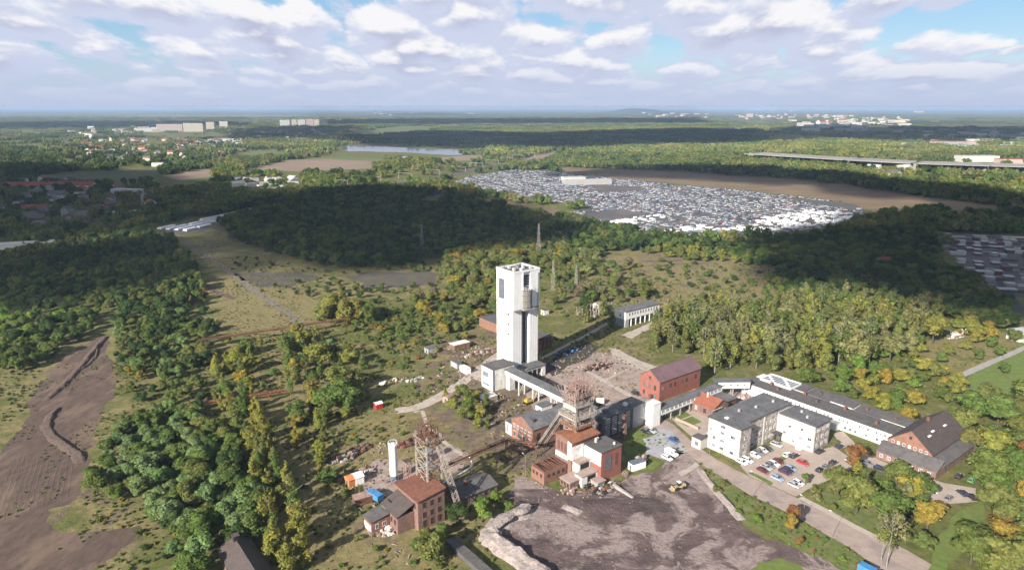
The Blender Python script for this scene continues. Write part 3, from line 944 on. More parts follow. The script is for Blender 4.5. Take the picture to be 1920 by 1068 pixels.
# ------------------------------------------------------------------ buildings of the mine
def gable_roof(L, Wd, H, ridge, over=0.4, t=0.18, along='x', x0=0.0, y0=0.0, ry=None):
    """two roof slopes over the rectangle [x0,x0+L]x[y0,y0+Wd]; the ridge runs along x"""
    ry = Wd / 2 if ry is None else ry
    out = []
    for a, b in ((-over, ry), (Wd + over, ry)):
        sl = (ridge - H) / (ry if a < ry else Wd - ry)
        za = H - over * sl
        poly = [(a, za), (b, ridge), (b, ridge + t), (a, za + t)]
        mb = MB()
        if along == 'x':
            mb.prism([(y0 + p[0], p[1]) for p in poly], 'x', x0 - over, x0 + L + over)
        else:
            mb.prism([(x0 + p[0], p[1]) for p in poly], 'y', y0 - over, y0 + L + over)
        out.append(mb)
    return out


def gable_walls(L, Wd, H, ridge, x0=0.0, y0=0.0, along='x', ry=None):
    ry = Wd / 2 if ry is None else ry
    poly = [(0, 0), (Wd, 0), (Wd, H), (ry, ridge), (0, H)]
    mb = MB()
    if along == 'x':
        mb.prism([(y0 + a, z) for a, z in poly], 'x', x0, x0 + L)
    else:
        mb.prism([(x0 + a, z) for a, z in poly], 'y', y0, y0 + L)
    return mb


def flat_roof(x0, x1, y0, y1, z, over=0.35, t=0.35):
    return MB().box(x0 - over, x1 + over, y0 - over, y1 + over, z + 0.003, z + t)


# --- the white winding tower
t = on_site('winding_tower', 'tall white concrete winding tower with a dark vertical slot', 'tower', 188.2, 244.9)
LX, LY = 15.5, 12.4
ZH, ZT = 33.0, 51.0
w = MB().box(0, LX, 3.2, LY, 0, ZH).box(0, 5.4, 0, 3.2, 0, ZH).box(10.0, LX, 0, 3.2, 0, ZH).box(5.4, 10.0, 0.3, 3.2, 0, 4.6)
w.build('wall', M['white_wall'], t)
w = MB().box(0, LX, 3.2, LY, ZH, ZT).box(-0.003, 5.0, -1.0, 3.2, ZH + 0.5, ZT).box(10.0, LX, -1.0, 3.2, ZH + 0.5, ZT).box(5.0, 10.0, -0.2, 3.2, 43.6, ZT)
w.build('tower_head', M['white_wall'], t)
MB().box(-0.25, 5.2, -1.35, 3.2, ZH - 0.1, ZH + 0.5).box(9.8, LX + 0.25, -1.35, 3.2, ZH - 0.1, ZH + 0.5).build('ledge', M['concrete'], t)
MB().box(5.0, 5.5, -1.25, -0.2, ZH + 0.5, ZT).build('pilaster', M['white_wall'], t)
MB().box(0.5, LX - 0.5, -0.5, LY - 0.5, ZT, ZT + 0.15).build('roof', M['grey_roof'], t)
MB().box(-0.1, LX + 0.1, -1.1, -0.6, ZT, ZT + 0.9).box(-0.1, LX + 0.1, LY - 0.4, LY + 0.1, ZT, ZT + 0.9).box(-0.1, 0.4, -0.6, LY - 0.4, ZT, ZT + 0.9).box(LX - 0.4, LX + 0.1, -0.6, LY - 0.4, ZT, ZT + 0.9).build('parapet', M['white_wall'], t)
g = MB().box(5.4, 10.0, 3.05, 3.19, 4.6, 43.6).build('glazed_strip', M['glass'], t)
mu = MB()
for i in range(1, 13):
    mu.box(5.4, 10.0, 2.95, 3.05, 4.6 + i * 2.4 - 0.1, 4.6 + i * 2.4 + 0.1)
mu.box(7.6, 7.8, 2.93, 3.05, 4.6, 33)
mu.build('mullion', M['dark_frame'], g)
# louvred window high in the head
lf = MB().box(5.5, 5.7, -0.3, -0.2, 44.2, 49.4).box(9.6, 9.8, -0.3, -0.2, 44.2, 49.4).box(5.7, 9.6, -0.3, -0.2, 49.2, 49.4).box(5.7, 9.6, -0.3, -0.2, 44.2, 44.4).build('louvre_window', M['dark_frame'], t)
MB().box(5.7, 9.6, -0.24, -0.203, 44.4, 49.2).build('louvre_backing', M['black'], lf)
for i in range(6):
    z = 44.7 + i * 0.75
    MB().bar((5.7, -0.3, z), (9.6, -0.3, z), 0.12, 0.3).build('slat', M['steel_grey'], lf)
# the hanging tank
tk = MB().cyl(7.7, -0.4, 2.75, 33.6, 42.4, 24).build('tank', M['tank_wood'], t, smooth=False)
bt = MB()
for i in range(24):
    a = 2 * math.pi * i / 24
    bt.bar((7.7 + 2.8 * math.cos(a), -0.4 + 2.8 * math.sin(a), 33.6), (7.7 + 2.8 * math.cos(a), -0.4 + 2.8 * math.sin(a), 42.4), 0.14)
bt.build('batten', M['steel_grey'], tk)
hp = MB()
for z in (34.2, 37, 39.8, 42.2):
    hp.cyl(7.7, -0.4, 2.87, z, z + 0.18, 24)
hp.build('hoop', M['dark_frame'], tk)
rl = MB()
for i in range(14):
    a, b = 2 * math.pi * i / 14, 2 * math.pi * (i + 1) / 14
    p, q = (7.7 + 2.9 * math.cos(a), -0.4 + 2.9 * math.sin(a)), (7.7 + 2.9 * math.cos(b), -0.4 + 2.9 * math.sin(b))
    rl.bar((*p, 42.4), (*p, 43.8), 0.1)
    for z in (43.1, 43.8):
        rl.bar((*p, z), (*q, z), 0.09)
rl.build('railing', M['white_paint'], tk)
MB().box(4.2, 11.0, -3.4, -1.0, 33.1, 33.5).build('platform', M['concrete'], t)
# big grille and small windows on the other face
gr = MB().box(-0.09, -0.004, 6.2, 10.6, 37.4, 47.2).build('grille', M['steel_grey'], t)
for i in range(9):
    MB().box(-0.2, -0.09, 6.4 + i * 0.47, 6.62 + i * 0.47, 37.5, 47.1).build('slat', M['pale_glass'], gr)
for y, z in ((3.0, 30.3), (3.0, 25.4), (3.0, 20.5), (7.6, 16.6), (8.6, 12.8), (3.3, 11.5), (4.6, 30.3), (5.6, 25.4)):
    window(t, -0.003, y, z, 1.1 if y != 3.0 else 1.7, 1.2, 'x', glass=M['glass'] if y == 3.0 else M['pale_glass'])
for x, y, h in ((3, 3, 1.4), (6.5, 2, 1.0), (9.5, 4.5, 1.8), (12.5, 2.5, 1.2), (4.5, 8.5, 1.1), (11, 9, 1.5)):
    v = MB().box(x, x + 1.1, y, y + 1.0, ZT + 0.15, ZT + h).box(x - 0.12, x + 1.22, y - 0.12, y + 1.12, ZT + h, ZT + h + 0.15)
    v.build('roof_vent', M['white_dirty'], t)
for x, y, h in ((8.3, 6.0, 5.0), (13.8, 10.5, 3.0), (1.5, 11.2, 2.4), (14.8, 0, 2.5), (0.3, 0.2, 1.8)):
    MB().cyl(x, y, 0.07, ZT, ZT + h, 6).bar((x - 0.5, y, ZT + h * 0.8), (x + 0.5, y, ZT + h * 0.8), 0.06).build('antenna', M['dark_frame'], t)
MB().box(7.5, 10.2, 5.2, 7.4, ZT + 0.15, ZT + 1.9).build('lift_housing', M['grey_roof'], t)
for x in (1.3, 2.7, 4.1, 11.3, 12.7, 14.1):
    MB().box(x, x + 0.07, -0.03, -0.003, 0.2, 32.8).build('panel_joint', M['grey_wall'], t)
for z in (6.5, 13, 19.5, 26):
    MB().box(-0.03, -0.003, 0.1, 12.3, z, z + 0.08).build('panel_joint', M['grey_wall'], t)
MB().box(14.2, 14.35, -1.45, -1.1, 1, 50).build('downpipe', M['steel_grey'], t)

# --- low block at the foot of the tower
t = on_site('entrance_block', 'low grey-roofed block with dark openings at the foot of the white tower', 'building', 191.5, 238.2)
MB().box(0, 1.0, 0, 6.3, 0, 5.2).box(9.5, 11.5, 0, 6.3, 0, 5.2).box(1.0, 9.5, 2.5, 6.3, 0, 5.2).box(1.0, 9.5, 0, 2.5, 4.3, 5.2).build('wall', M['white_dirty'], t)
flat_roof(0, 11.5, 0, 6.3, 5.2).build('roof', M['grey_roof'], t)
MB().box(1.05, 9.45, 2.3, 2.46, 0, 4.25).build('gate', M['dark_wall'], t)
for x in (3.5, 6.5):
    MB().box(x, x + 0.4, 0.1, 0.5, 0, 4.3).build('pillar', M['concrete'], t)

# --- white box beside it
t = on_site('switch_house', 'plain white two storey block left of the white tower', 'building', 170.9, 237.1)
MB().box(0, 12.4, 0, 8.6, 0, 10.4).build('wall', M['white_dirty'], t)
flat_roof(0, 12.4, 0, 8.6, 10.4, 0.25, 0.25).build('roof', M['shed_roof'], t)
window(t, -0.003, 5.5, 5.6, 4.2, 2.6, 'x', frame=M['white_frame'], glass=M['pale_glass'], nx=4)
window(t, -0.003, 5.0, 1.6, 5.6, 1.2, 'x', glass=M['pale_glass'], nx=5)
MB().box(-0.25, -0.003, 1.2, 8.0, 4.2, 4.5).build('canopy', M['concrete'], t)
MB().box(0.3, 0.5, -0.22, -0.003, 0, 10.3).build('downpipe', M['dark_frame'], t)
window(t, 8.5, -0.003, 6.5, 1.4, 1.4, 'y', glass=M['pale_glass'])
t = on_site('container', 'dark red container standing against the white block', 'container', 180.3, 233.6)
MB().box(0, 2.6, 0, 2.6, 0.1, 2.9).build('box', M['brick_dark'], t)
for i in range(5):
    MB().box(-0.06, -0.003, 0.2 + i * 0.5, 0.4 + i * 0.5, 0.2, 2.8).build('rib', M['rust'], t)
MB().box(-0.08, 2.68, -0.08, 2.68, 2.9, 3.0).build('roof', M['rust'], t)

# --- covered bridge from the tower to the skip building
t = on_site('covered_bridge', 'white sided conveyor bridge on legs between the white tower and the rusty headframe', 'bridge', 177.4, 180.5)
GL = 56.0
MB().box(0, 3.8, 0, GL, 6.7, 7.0).build('floor', M['concrete'], t)
MB().box(0, 0.2, 0, GL, 7.0, 9.1).build('wall', M['white_wall'], t)
MB().box(3.6, 3.8, 0, GL, 7.0, 9.3).build('wall', M['white_dirty'], t)
MB().prism([(-0.3, 9.1), (4.1, 9.75), (4.1, 9.95), (-0.3, 9.3)], 'y', -0.2, GL + 0.3).build('roof', M['grey_roof'], t)
for i in range(20):
    window(t, -0.003, 2.5 + i * 2.7, 7.75, 1.3, 0.7, 'x', glass=M['pale_glass'])
MB().box(0.3, 3.4, GL - 3.2, GL - 0.4, 0, 6.7).build('pier', M['white_dirty'], t)
for y in (12, 24, 36, 46):
    p = MB()
    for x in (0.3, 3.5):
        p.box(x - 0.2, x + 0.2, y - 0.2, y + 0.2, 0, 6.7)
    p.bar((0.3, y, 0.5), (3.5, y, 6.2), 0.15).bar((3.5, y, 0.5), (0.3, y, 6.2), 0.15)
    p.build('trestle', M['white_dirty'], t)

# --- skip building (dark) with a lift-up corner and the pale block at its end
t = on_site('skip_building', 'dark grey flat roofed hall with pale window strips behind the rusty headframe', 'building', 177.2, 172.8)
MB().box(0, 16.4, 0, 7.4, 0, 9.0).build('wall', M['dark_wall'], t)
MB().box(16.4, 23.4, 0.15, 7.4, 0, 9.2).build('wall', M['grey_wall'], t)
flat_roof(0, 16.1, 0, 7.4, 9.0, 0.2, 0.3).build('roof', M['grey_roof'], t)
flat_roof(16.5, 23.3, 0.2, 7.4, 9.2, 0.2, 0.3).build('roof', M['grey_roof'], t)
for i in range(4):
    for k in range(3):
        window(t, 2.2 + i * 3.7, -0.003, 1.2 + k * 2.6, 2.2, 2.0, 'y', frame=M['white_frame'], glass=M['pale_glass'], nx=3, nz=2)
for i in range(2):
    window(t, -0.003, 2.2 + 3.3 * i, 2.0, 1.6, 4.5, 'x', frame=M['dark_frame'])
MB().box(14.5, 16.0, 2.5, 4.2, 9.3, 10.4).build('roof_vent', M['white_dirty'], t)
MB().box(3.0, 5.5, 3.0, 5.5, 9.3, 10.2).build('roof_vent', M['grey_roof'], t)
t = on_site('bridge_tower', 'narrow white block where the long covered passage begins', 'building', 200.7, 168.6)
MB().box(0, 4.5, 0, 4.2, 0, 9.6).build('wall', M['white_wall'], t)
flat_roof(0, 4.5, 0, 4.2, 9.6, 0.15, 0.25).build('roof', M['white_dirty'], t)
t = on_site('brick_chimney', 'square tapering brick chimney in front of the dark grey hall', 'chimney', 183.2, 167.6)
MB().frustum((0, 1.7, 0, 1.7, 0), (0.3, 1.4, 0.3, 1.4, 9.6)).build('shaft', M['brick_old'], t)
MB().box(0.15, 1.55, 0.15, 1.55, 9.6, 10.2).build('cap', M['rust'], t)

# --- covered passages on stilts
t = on_site('covered_passage', 'grey roofed passage on stilts running past the red brick hall', 'passage', 205.3, 168.8)
GL = 41.0
MB().box(0, GL, 0, 3.6, 3.5, 3.8).build('floor', M['concrete'], t)
MB().box(0, GL, 0, 0.2, 3.8, 6.3).build('wall', M['white_wall'], t)
MB().box(0, GL, 3.4, 3.6, 3.8, 6.8).build('wall', M['white_dirty'], t)
MB().prism([(-0.35, 6.25), (1.8, 7.3), (3.95, 6.6), (3.95, 6.8), (1.8, 7.5), (-0.35, 6.45)], 'x', -0.3, GL + 0.2).build('roof', M['grey_roof'], t)
for i in range(15):
    window(t, 1.8 + i * 2.65, -0.003, 4.5, 1.9, 1.2, 'y', glass=M['pale_glass'])
for x in (0.5, 7, 13, 19, 25, 31, 37):
    p = MB().box(x, x + 0.35, 0.1, 0.45, 0, 3.5).box(x, x + 0.35, 3.1, 3.45, 0, 3.5).box(x, x + 0.35, 0.45, 3.1, 3.1, 3.45)
    p.build('stilt', M['concrete'], t)
a, b = site(246.3, 170.9), site(257.2, 163.0)
dx, dy = b[0] - a[0], b[1] - a[1]
L3 = math.hypot(dx, dy)
t = thing('covered_passage', 'short white walled passage bent between the stilted passage and the long white wing', 'passage', (*a, 0), math.atan2(dy, dx))
MB().box(-1, L3, -1.6, 1.6, 4.9, 5.2).build('floor', M['concrete'], t)
MB().box(-0.6, L3, -1.6, -1.4, 5.2, 8.0).build('wall', M['white_wall'], t)
MB().box(-0.6, L3, 1.4, 1.6, 5.2, 8.2).build('wall', M['white_dirty'], t)
MB().prism([(-2.0, 8.0), (2.0, 8.3), (2.0, 8.5), (-2.0, 8.2)], 'x', -2.5, L3 + 0.5).build('roof', M['grey_roof'], t)
for i in range(4):
    window(t, 2.0 + i * 3.0, -1.603, 6.1, 0.9, 1.1, 'y')
for x in (1, 6, 11):
    MB().box(x, x + 0.4, -1.4, -1.0, 0, 4.9).box(x, x + 0.4, 1.0, 1.4, 0, 4.9).build('stilt', M['concrete'], t)

# --- red brick hall
t = on_site('brick_hall', 'red brick hall with a maroon metal roof and tall windows in its gable', 'building', 222.0, 183.6)
gable_walls(28.0, 11.4, 9.2, 13.2).build('wall', M['brick_red'], t)
for mb in gable_roof(28.0, 11.4, 9.2, 13.2, 0.35):
    rf = mb.build('roof', M['maroon_roof'], t)
    yy = [v[1] for v in mb.v]
    near = min(yy) < 0
    for i in range(21):
        x = -0.35 + 28.7 * i / 20
        if near:
            MB().bar((x, -0.35, 9.2 + 0.06), (x, 5.7, 13.2 + 0.23), 0.09, 0.1).build('seam', M['maroon_roof'], rf)
MB().box(-0.4, 28.4, 5.55, 5.85, 13.35, 13.5).build('ridge_cap', M['maroon_roof'], t)
for y, z, h in ((2.6, 4.6, 2.3), (5.7, 4.6, 2.3), (8.8, 4.6, 2.3), (5.7, 8.6, 1.7), (2.6, 1.0, 2.0), (8.8, 1.0, 2.0)):
    window(t, -0.003, y, z, 1.25, h, 'x', frame=M['brick_dark'], nz=3)
for x in (2.0, 7.2, 10.2, 15.2, 18.2, 24.6):
    window(t, x, -0.003, 5.0, 1.25, 1.9, 'y', frame=M['brick_dark'], nz=3)
MB().box(-0.12, -0.003, 0, 11.4, 8.95, 9.2).build('cornice', M['brick_orange'], t)
MB().box(0, 28, -0.12, -0.003, 8.8, 9.1).build('cornice', M['brick_dark'], t)
MB().box(-1.4, -0.003, 3.2, 5.0, 0, 2.2).build('porch', M['brick_dark'], t)

# --- red roofed low building with a grey lean-to
t = on_site('workshop', 'low brick workshop under an orange red roof beside the beige office', 'building', 226.4, 158.8)
gable_walls(14.6, 10.5, 4.0, 6.9, along='y', ry=6.0).build('wall', M['brick_old'], t)
for k, mb in enumerate(gable_roof(14.6, 10.5, 4.0, 6.9, 0.4, along='y', ry=6.0)):
    mb.build('roof', M['red_roof'] if k == 0 else M['grey_roof'], t)
MB().box(-0.45, 6.0, -0.55, -0.42, 3.9, 4.1).build('verge_board', M['white_paint'], t)
win_row(t, 'x', -0.003, 0.6, 14.0, 6, 1.2, 1.5, 2.1, frame=M['brick_dark'], nz=2)
win_row(t, 'y', -0.003, 1.0, 9.5, 3, 1.2, 1.5, 2.1, frame=M['dark_frame'], nz=2)
MB().box(10.5, 19.0, 2.0, 14.0, 0, 3.6).build('annex', M['brick_dark'], t)
flat_roof(10.6, 19.0, 2.0, 14.0, 3.6, 0.4, 0.3).build('annex_roof', M['grey_roof'], t)
MB().cyl(4.8, 6.5, 0.3, 6, 8.4, 8).build('flue', M['white_paint'], t)
t = on_site('garden_wall', 'low pink wall along the street in front of the workshop', 'wall', 213.5, 158.0)
MB().box(0, 0.35, -2, 9.5, 0, 1.1).box(-0.08, 0.43, -2.08, 9.58, 1.1, 1.22).build('wall', M['slab_pink'], t)

# --- beige office with its wing
t = on_site('office_building', 'beige three storey office with flat grey roof and pebbledash side', 'building', 204.5, 131.0)
H = 12.4
MB().box(0, 6.5, 0, 13.8, 0, H).build('wall', M['beige'], t)
MB().box(6.5, 35.5, 2.4, 13.8, 0, H).build('wall', M['beige'], t)
MB().box(27.6, 38.5, -13.0, 2.4, 0, 10.6).build('wing_wall', M['beige'], t)
# pebbledash facing on the walls that look away from the street
MB().box(0.15, 6.45, -0.1, -0.003, 0.2, H - 0.1).build('facing', M['pebble'], t)
MB().box(7.3, 18.2, 2.3, 2.397, 0.2, H - 0.1).build('facing', M['pebble'], t)
MB().box(19.2, 27.4, 2.3, 2.397, 0.2, H - 0.1).build('facing', M['pebble'], t)
MB().box(28.0, 38.3, -13.1, -13.003, 0.2, 10.5).build('facing', M['pebble'], t)
MB().box(18.2, 19.2, 2.1, 2.397, 0, H).build('pilaster', M['beige'], t)
MB().box(27.3, 27.597, -10.2, -9.7, 0, 10.6).build('pilaster', M['beige'], t)
MB().box(-0.5, 6.9, -0.5, 14.3, H, H + 0.4).box(6.9, 36.0, 1.7, 14.3, H, H + 0.4).build('roof', M['grey_roof'], t)
MB().box(26.9, 39.0, -13.6, 1.7, 10.6, 11.0).build('wing_roof', M['grey_roof'], t)
MB().box(-0.53, -0.5, -0.5, 14.3, H + 0.05, H + 0.42).build('gutter', M['dark_frame'], t)
for k, z in enumerate((1.4, 4.5, 7.6, 10.0)):
    for i, y in enumerate((3.0, 7.4, 11.0)):
        if k == 3 and i != 1:
            continue
        window(t, -0.003, y, z if k < 3 else 10.1, 1.9 if i != 2 else 1.5, 1.35, 'x', frame=M['white_frame'], nx=3)
    if k < 3:
        window(t, -0.003, 12.6, z, 0.8, 1.2, 'x')
window(t, -0.003, 7.4, 0.15, 1.3, 2.0, 'x', frame=M['dark_frame'], nx=1)
for z in (1.6, 4.7, 7.8):
    window(t, 3.3, -0.103, z, 1.6, 1.35, 'y', nx=2)
    win_row(t, 'y', 2.297, 7.6, 18.0, 4, z, 1.5, 1.35, nx=2)
    win_row(t, 'y', 2.297, 19.5, 27.3, 3, z, 1.5, 1.35, nx=2)
    win_row(t, 'y', -13.103, 28.4, 38.2, 3, z, 1.4, 1.3, nx=2)
for y, z in ((-3.0, 6.3), (-8.0, 6.9), (-7.8, 3.4), (-11.4, 7.2), (-11.4, 4.2), (-11.4, 1.2), (-1.2, 3.2), (-5.0, 1.0)):
    window(t, 27.597, y, z, 1.2 if y > -11 else 1.6, 1.2, 'x', nx=2)
MB().box(24.3, 27.5, -0.6, 2.2, 3.0, 3.3).build('porch_roof', M['dark_frame'], t)
MB().box(26.6, 27.5, -0.2, 1.4, 0.1, 2.6).build('door', M['dark_wall'], t)
MB().box(3.0, 4.2, 8.0, 9.2, H + 0.4, H + 0.8).build('roof_hatch', M['white_paint'], t)
for x, y in ((12, 9), (20, 7), (30, 6), (31, -8), (34, -4)):
    MB().box(x, x + 0.8, y, y + 0.8, 11.0 if y < 1 else H + 0.4, (11.0 if y < 1 else H + 0.4) + 0.9).build('roof_vent', M['grey_wall'], t)
MB().box(-4.0, -0.003, 13.9, 18.0, 0, 4.0).build('side_block', M['beige'], t)
flat_roof(-4.0, -0.2, 13.9, 18.0, 4.0, 0.2, 0.25).build('side_roof', M['shed_roof'], t)
MB().box(-4.06, -4.003, 15.0, 16.4, 1.2, 2.8).build('side_window', M['pale_glass'], t)

# --- long white wing with saw roofs
t = on_site('long_wing', 'long white wing under grey flat roofs with rows of small windows', 'building', 258.9, 101.0)
Lw = 66.0
MB().box(0, 15.8, 0, Lw, 0, 5.7).build('wall', M['white_wall'], t)
MB().box(-0.4, 9.0, -0.3, Lw + 0.3, 5.703, 6.05).build('roof', M['shed_roof'], t)
for k, (a, b, z) in enumerate(((0.0, 9.5, 6.9), (10, 20, 6.5), (21, 30, 7.1), (31, 41, 6.6), (42, 46, 7.0))):
    MB().box(9.0, 16.2, a, b, 5.703, z - 0.3).build('upper_wall', M['white_dirty'], t)
    MB().prism([(8.7, z - 0.5), (16.6, z), (16.6, z + 0.25), (8.7, z - 0.25)], 'y', a - 0.3, b + 0.3).build('upper_roof', M['shed_roof'], t)
gl = MB().box(7.5, 16.0, 47.5, 62, 6.06, 6.6).build('glass_roof', M['white_dirty'], t)
for i in range(5):
    for j in range(9):
        x, y = 7.8 + i * 1.63, 47.9 + j * 1.57
        MB().box(x, x + 1.3, y, y + 1.25, 6.6, 6.68).build('pane', M['pale_glass'] if (i * 7 + j * 3) % 5 else M['white_paint'], gl)
MB().box(7.3, 7.5, 47.3, 62.2, 6.06, 7.0).box(16, 16.2, 47.3, 62.2, 6.06, 7.0).box(7.5, 16, 47.3, 47.5, 6.06, 7.0).box(7.5, 16, 62.0, 62.2, 6.06, 7.0).build('glass_roof_frame', M['white_paint'], t)
win_row(t, 'x', -0.003, 1.0, 30.0, 18, 3.5, 0.85, 1.3, frame=M['white_frame'], skip=(4, 9, 13))
win_row(t, 'x', -0.003, 30.0, 60.0, 16, 3.5, 0.85, 1.3, frame=M['white_frame'], skip=(11, 13, 15))
win_row(t, 'x', -0.003, 1.0, 30.0, 14, 0.9, 1.1, 1.3, frame=M['white_frame'], skip=(5, 10))
MB().box(-2.6, -0.003, 21.0, 25.0, 0, 3.0).build('porch', M['white_wall'], t)
for x, y in ((3, 8), (6, 22), (4, 33), (7, 40), (2.5, 50), (5.5, 55), (12, 5), (12, 16), (12.5, 36)):
    MB().box(x, x + 1.0, y, y + 1.0, 6.05, 7.4).build('roof_vent', M['brick_dark'] if int(y) % 3 else M['dark_frame'], t)

# --- brown hall at the right
t = on_site('old_brick_hall', 'old brick gabled hall with a big dark brown roof and a lean-to at its front', 'building', 252.4, 85.4)
gable_walls(29.0, 15.4, 6.4, 12.6).build('wall', M['brick_orange'], t)
for mb in gable_roof(29.0, 15.4, 6.4, 12.6, 0.5):
    mb.build('roof', M['dark_roof'], t)
MB().prism([(-5.6, 3.0), (-0.003, 5.4), (-0.003, 5.65), (-5.6, 3.25)], 'y', -4.2, 16.8).build('lean_to_roof', M['shed_roof'], t)
MB().prism([(-4.2, 3.0), (-0.003, 5.0), (-0.003, 5.25), (-4.2, 3.25)], 'x', -0.003, 29.0).build('lean_to_roof', M['shed_roof'], t)
MB().box(-5.2, -0.1, -3.8, 16.4, 0, 3.0).build('lean_to_wall', M['brick_old'], t)
MB().box(0, 28.6, -3.8, -0.1, 0, 3.0).build('lean_to_wall', M['brick_old'], t)
win_row(t, 'x', -0.003, 1.0, 14.4, 7, 5.7, 0.9, 1.2, frame=M['white_frame'])
window(t, -0.003, 7.7, 9.2, 1.0, 1.2, 'x', frame=M['dark_frame'])
win_row(t, 'x', -5.203, -3.0, 16.0, 7, 0.9, 1.2, 1.3, frame=M['white_frame'])
win_row(t, 'y', -3.803, 1.0, 28.0, 8, 0.9, 1.2, 1.3, frame=M['dark_frame'])
for x, y in ((5.5, 4.2), (9.5, 4.8), (19, 4.4)):
    z = 6.4 + y / 7.7 * 6.2
    MB().bar((x, y, z + 0.25), (x + 1.9, y, z + 0.25), 1.0, 0.25).build('skylight', M['white_paint'], t)
MB().box(13, 14, 7.2, 8.2, 12, 14.2).build('chimney', M['brick_dark'], t)

# --- white pavilion at the back
t = on_site('pavilion', 'white two storey pavilion with a strip of dark windows behind the tower shadow', 'building', 288.0, 266.3)
MB().box(0, 29.5, 0, 8.6, 4.6, 9.3).build('wall', M['white_wall'], t)
MB().box(0, 3.0, 0, 8.6, 0, 4.6).box(3.0, 29.5, 3.2, 8.6, 0, 4.6).build('base_wall', M['grey_wall'], t)
flat_roof(0, 29.5, 0, 8.6, 9.3, 0.4, 0.3).build('roof', M['grey_roof'], t)
for i in range(11):
    window(t, 3.2 + i * 2.35, -0.003, 6.6, 1.5, 1.7, 'y', frame=M['white_frame'], nx=2)
for i in range(7):
    MB().box(5 + i * 4, 5.4 + i * 4, 0.1, 0.5, 0, 4.6).build('pillar', M['white_paint'], t)
win_row(t, 'y', 3.197, 3.5, 29, 9, 0.8, 2.2, 2.4, frame=M['dark_frame'])
window(t, -0.003, 4.3, 5.8, 1.2, 1.6, 'x')
MB().box(2.0, 2.1, 1, 1.1, 9.6, 13.5).build('mast', M['steel_grey'], t)

# --- brick blocks behind the tower
t = on_site('pump_house', 'small dark brick house with tall windows half hidden behind the white tower', 'building', 219.5, 266.9)
MB().box(0, 12.0, 0, 10.5, 0, 6.3).build('wall', M['brick_dark'], t)
flat_roof(0, 12.0, 0, 10.5, 6.3, 0.25, 0.25).build('roof', M['shed_roof'], t)
win_row(t, 'y', -0.003, 0.5, 11.5, 4, 0.8, 1.2, 2.4, frame=M['brick_orange'], glass=M['brick_orange'])
win_row(t, 'y', -0.003, 0.5, 11.5, 4, 4.0, 1.1, 1.3, frame=M['brick_orange'], glass=M['pale_glass'])
t = on_site('long_shed', 'long low brick shed with a flat grey brown roof left behind the white tower', 'building', 222.0, 292.0)
MB().box(0, 11.0, 0, 29.0, 0, 5.2).build('wall', M['brick_orange'], t)
flat_roof(0, 11.0, 0, 29.0, 5.2, 0.2, 0.25).build('roof', M['shed_roof'], t)
MB().box(4, 6, 6, 8, 5.5, 6.4).build('roof_vent', M['brick_dark'], t)
win_row(t, 'x', -0.003, 1, 28, 7, 2.2, 1.6, 1.6, frame=M['brick_old'], glass=M['brick_old'])

# --- brick hall with the grey roof left of the headframe
t = on_site('machine_hall', 'brick winding hall with grey pitched roof left of the rusty headframe', 'building', 150.6, 183.6)
gable_walls(21.0, 13.0, 8.0, 11.4).build('wall', M['brick_orange'], t)
for mb in gable_roof(21.0, 13.0, 8.0, 11.4, 0.35):
    mb.build('roof', M['grey_roof'], t)
MB().box(-0.14, -0.003, 0, 13.0, 7.3, 7.6).build('cornice', M['brick_old'], t)
win_row(t, 'x', -0.003, 0.8, 12.4, 5, 4.9, 1.2, 1.6, frame=M['white_dirty'], glass=M['pale_glass'])
win_row(t, 'x', -0.003, 0.8, 12.4, 4, 1.2, 1.6, 2.4, frame=M['white_dirty'], glass=M['glass'])
win_row(t, 'y', -0.003, 1, 20, 5, 3.0, 1.6, 3.0, frame=M['dark_frame'])
MB().box(9, 14.5, 5.6, 9.2, 10.5, 12.6).build('roof_lantern', M['white_dirty'], t)
MB().box(8.8, 14.7, 5.4, 9.4, 12.6, 12.8).build('lantern_roof', M['grey_roof'], t)
MB().box(2.2, 3.2, 2.4, 3.4, 8.6, 10.6).build('flue', M['dark_frame'], t)
MB().box(0.6, 12.0, 13.003, 17.6, 0, 5.0).build('side_block', M['white_dirty'], t)
flat_roof(0.6, 12.0, 13.2, 17.6, 5.0, 0.2, 0.25).build('side_roof', M['shed_roof'], t)
win_row(t, 'x', 0.597, 13.4, 17.4, 2, 0.8, 1.4, 3.2, frame=M['white_frame'], nz=3)

# --- preparation plant: a jumble of brick blocks under the headframe
t = on_site('preparation_plant', 'stacked brick and white plastered blocks under the rusty headframe', 'building', 148.5, 159.6)
MB().box(0, 12.2, 0, 8.5, 0, 13.6).build('wall', M['brick_old'], t)
MB().box(-0.12, -0.003, 0, 2.0, 6.6, 13.2).build('plaster', M['white_paint'], t)
MB().box(-0.12, -0.003, 2.0, 8.4, 5.6, 7.4).build('plaster', M['white_dirty'], t)
MB().box(0.2, 5.5, -0.12, -0.003, 6.0, 11.5).build('plaster', M['white_dirty'], t)
MB().prism([(-0.8, 13.2), (4.2, 14.4), (4.2, 14.65), (-0.8, 13.45)], 'x', -0.7, 12.9).build('roof', M['rust_roof'], t)
MB().prism([(4.25, 14.4), (9.2, 13.3), (9.2, 13.55), (4.25, 14.65)], 'x', -0.7, 12.9).build('roof', M['rust_roof'], t)
for y in (3.3, 5.0, 6.9):
    window(t, -0.003, y, 8.2, 1.0, 3.4, 'x', frame=M['brick_dark'], glass=M['brick_dark'], nz=3)
win_row(t, 'y', -0.003, 5.6, 12, 3, 9.5, 1.4, 2.0, frame=M['dark_frame'])
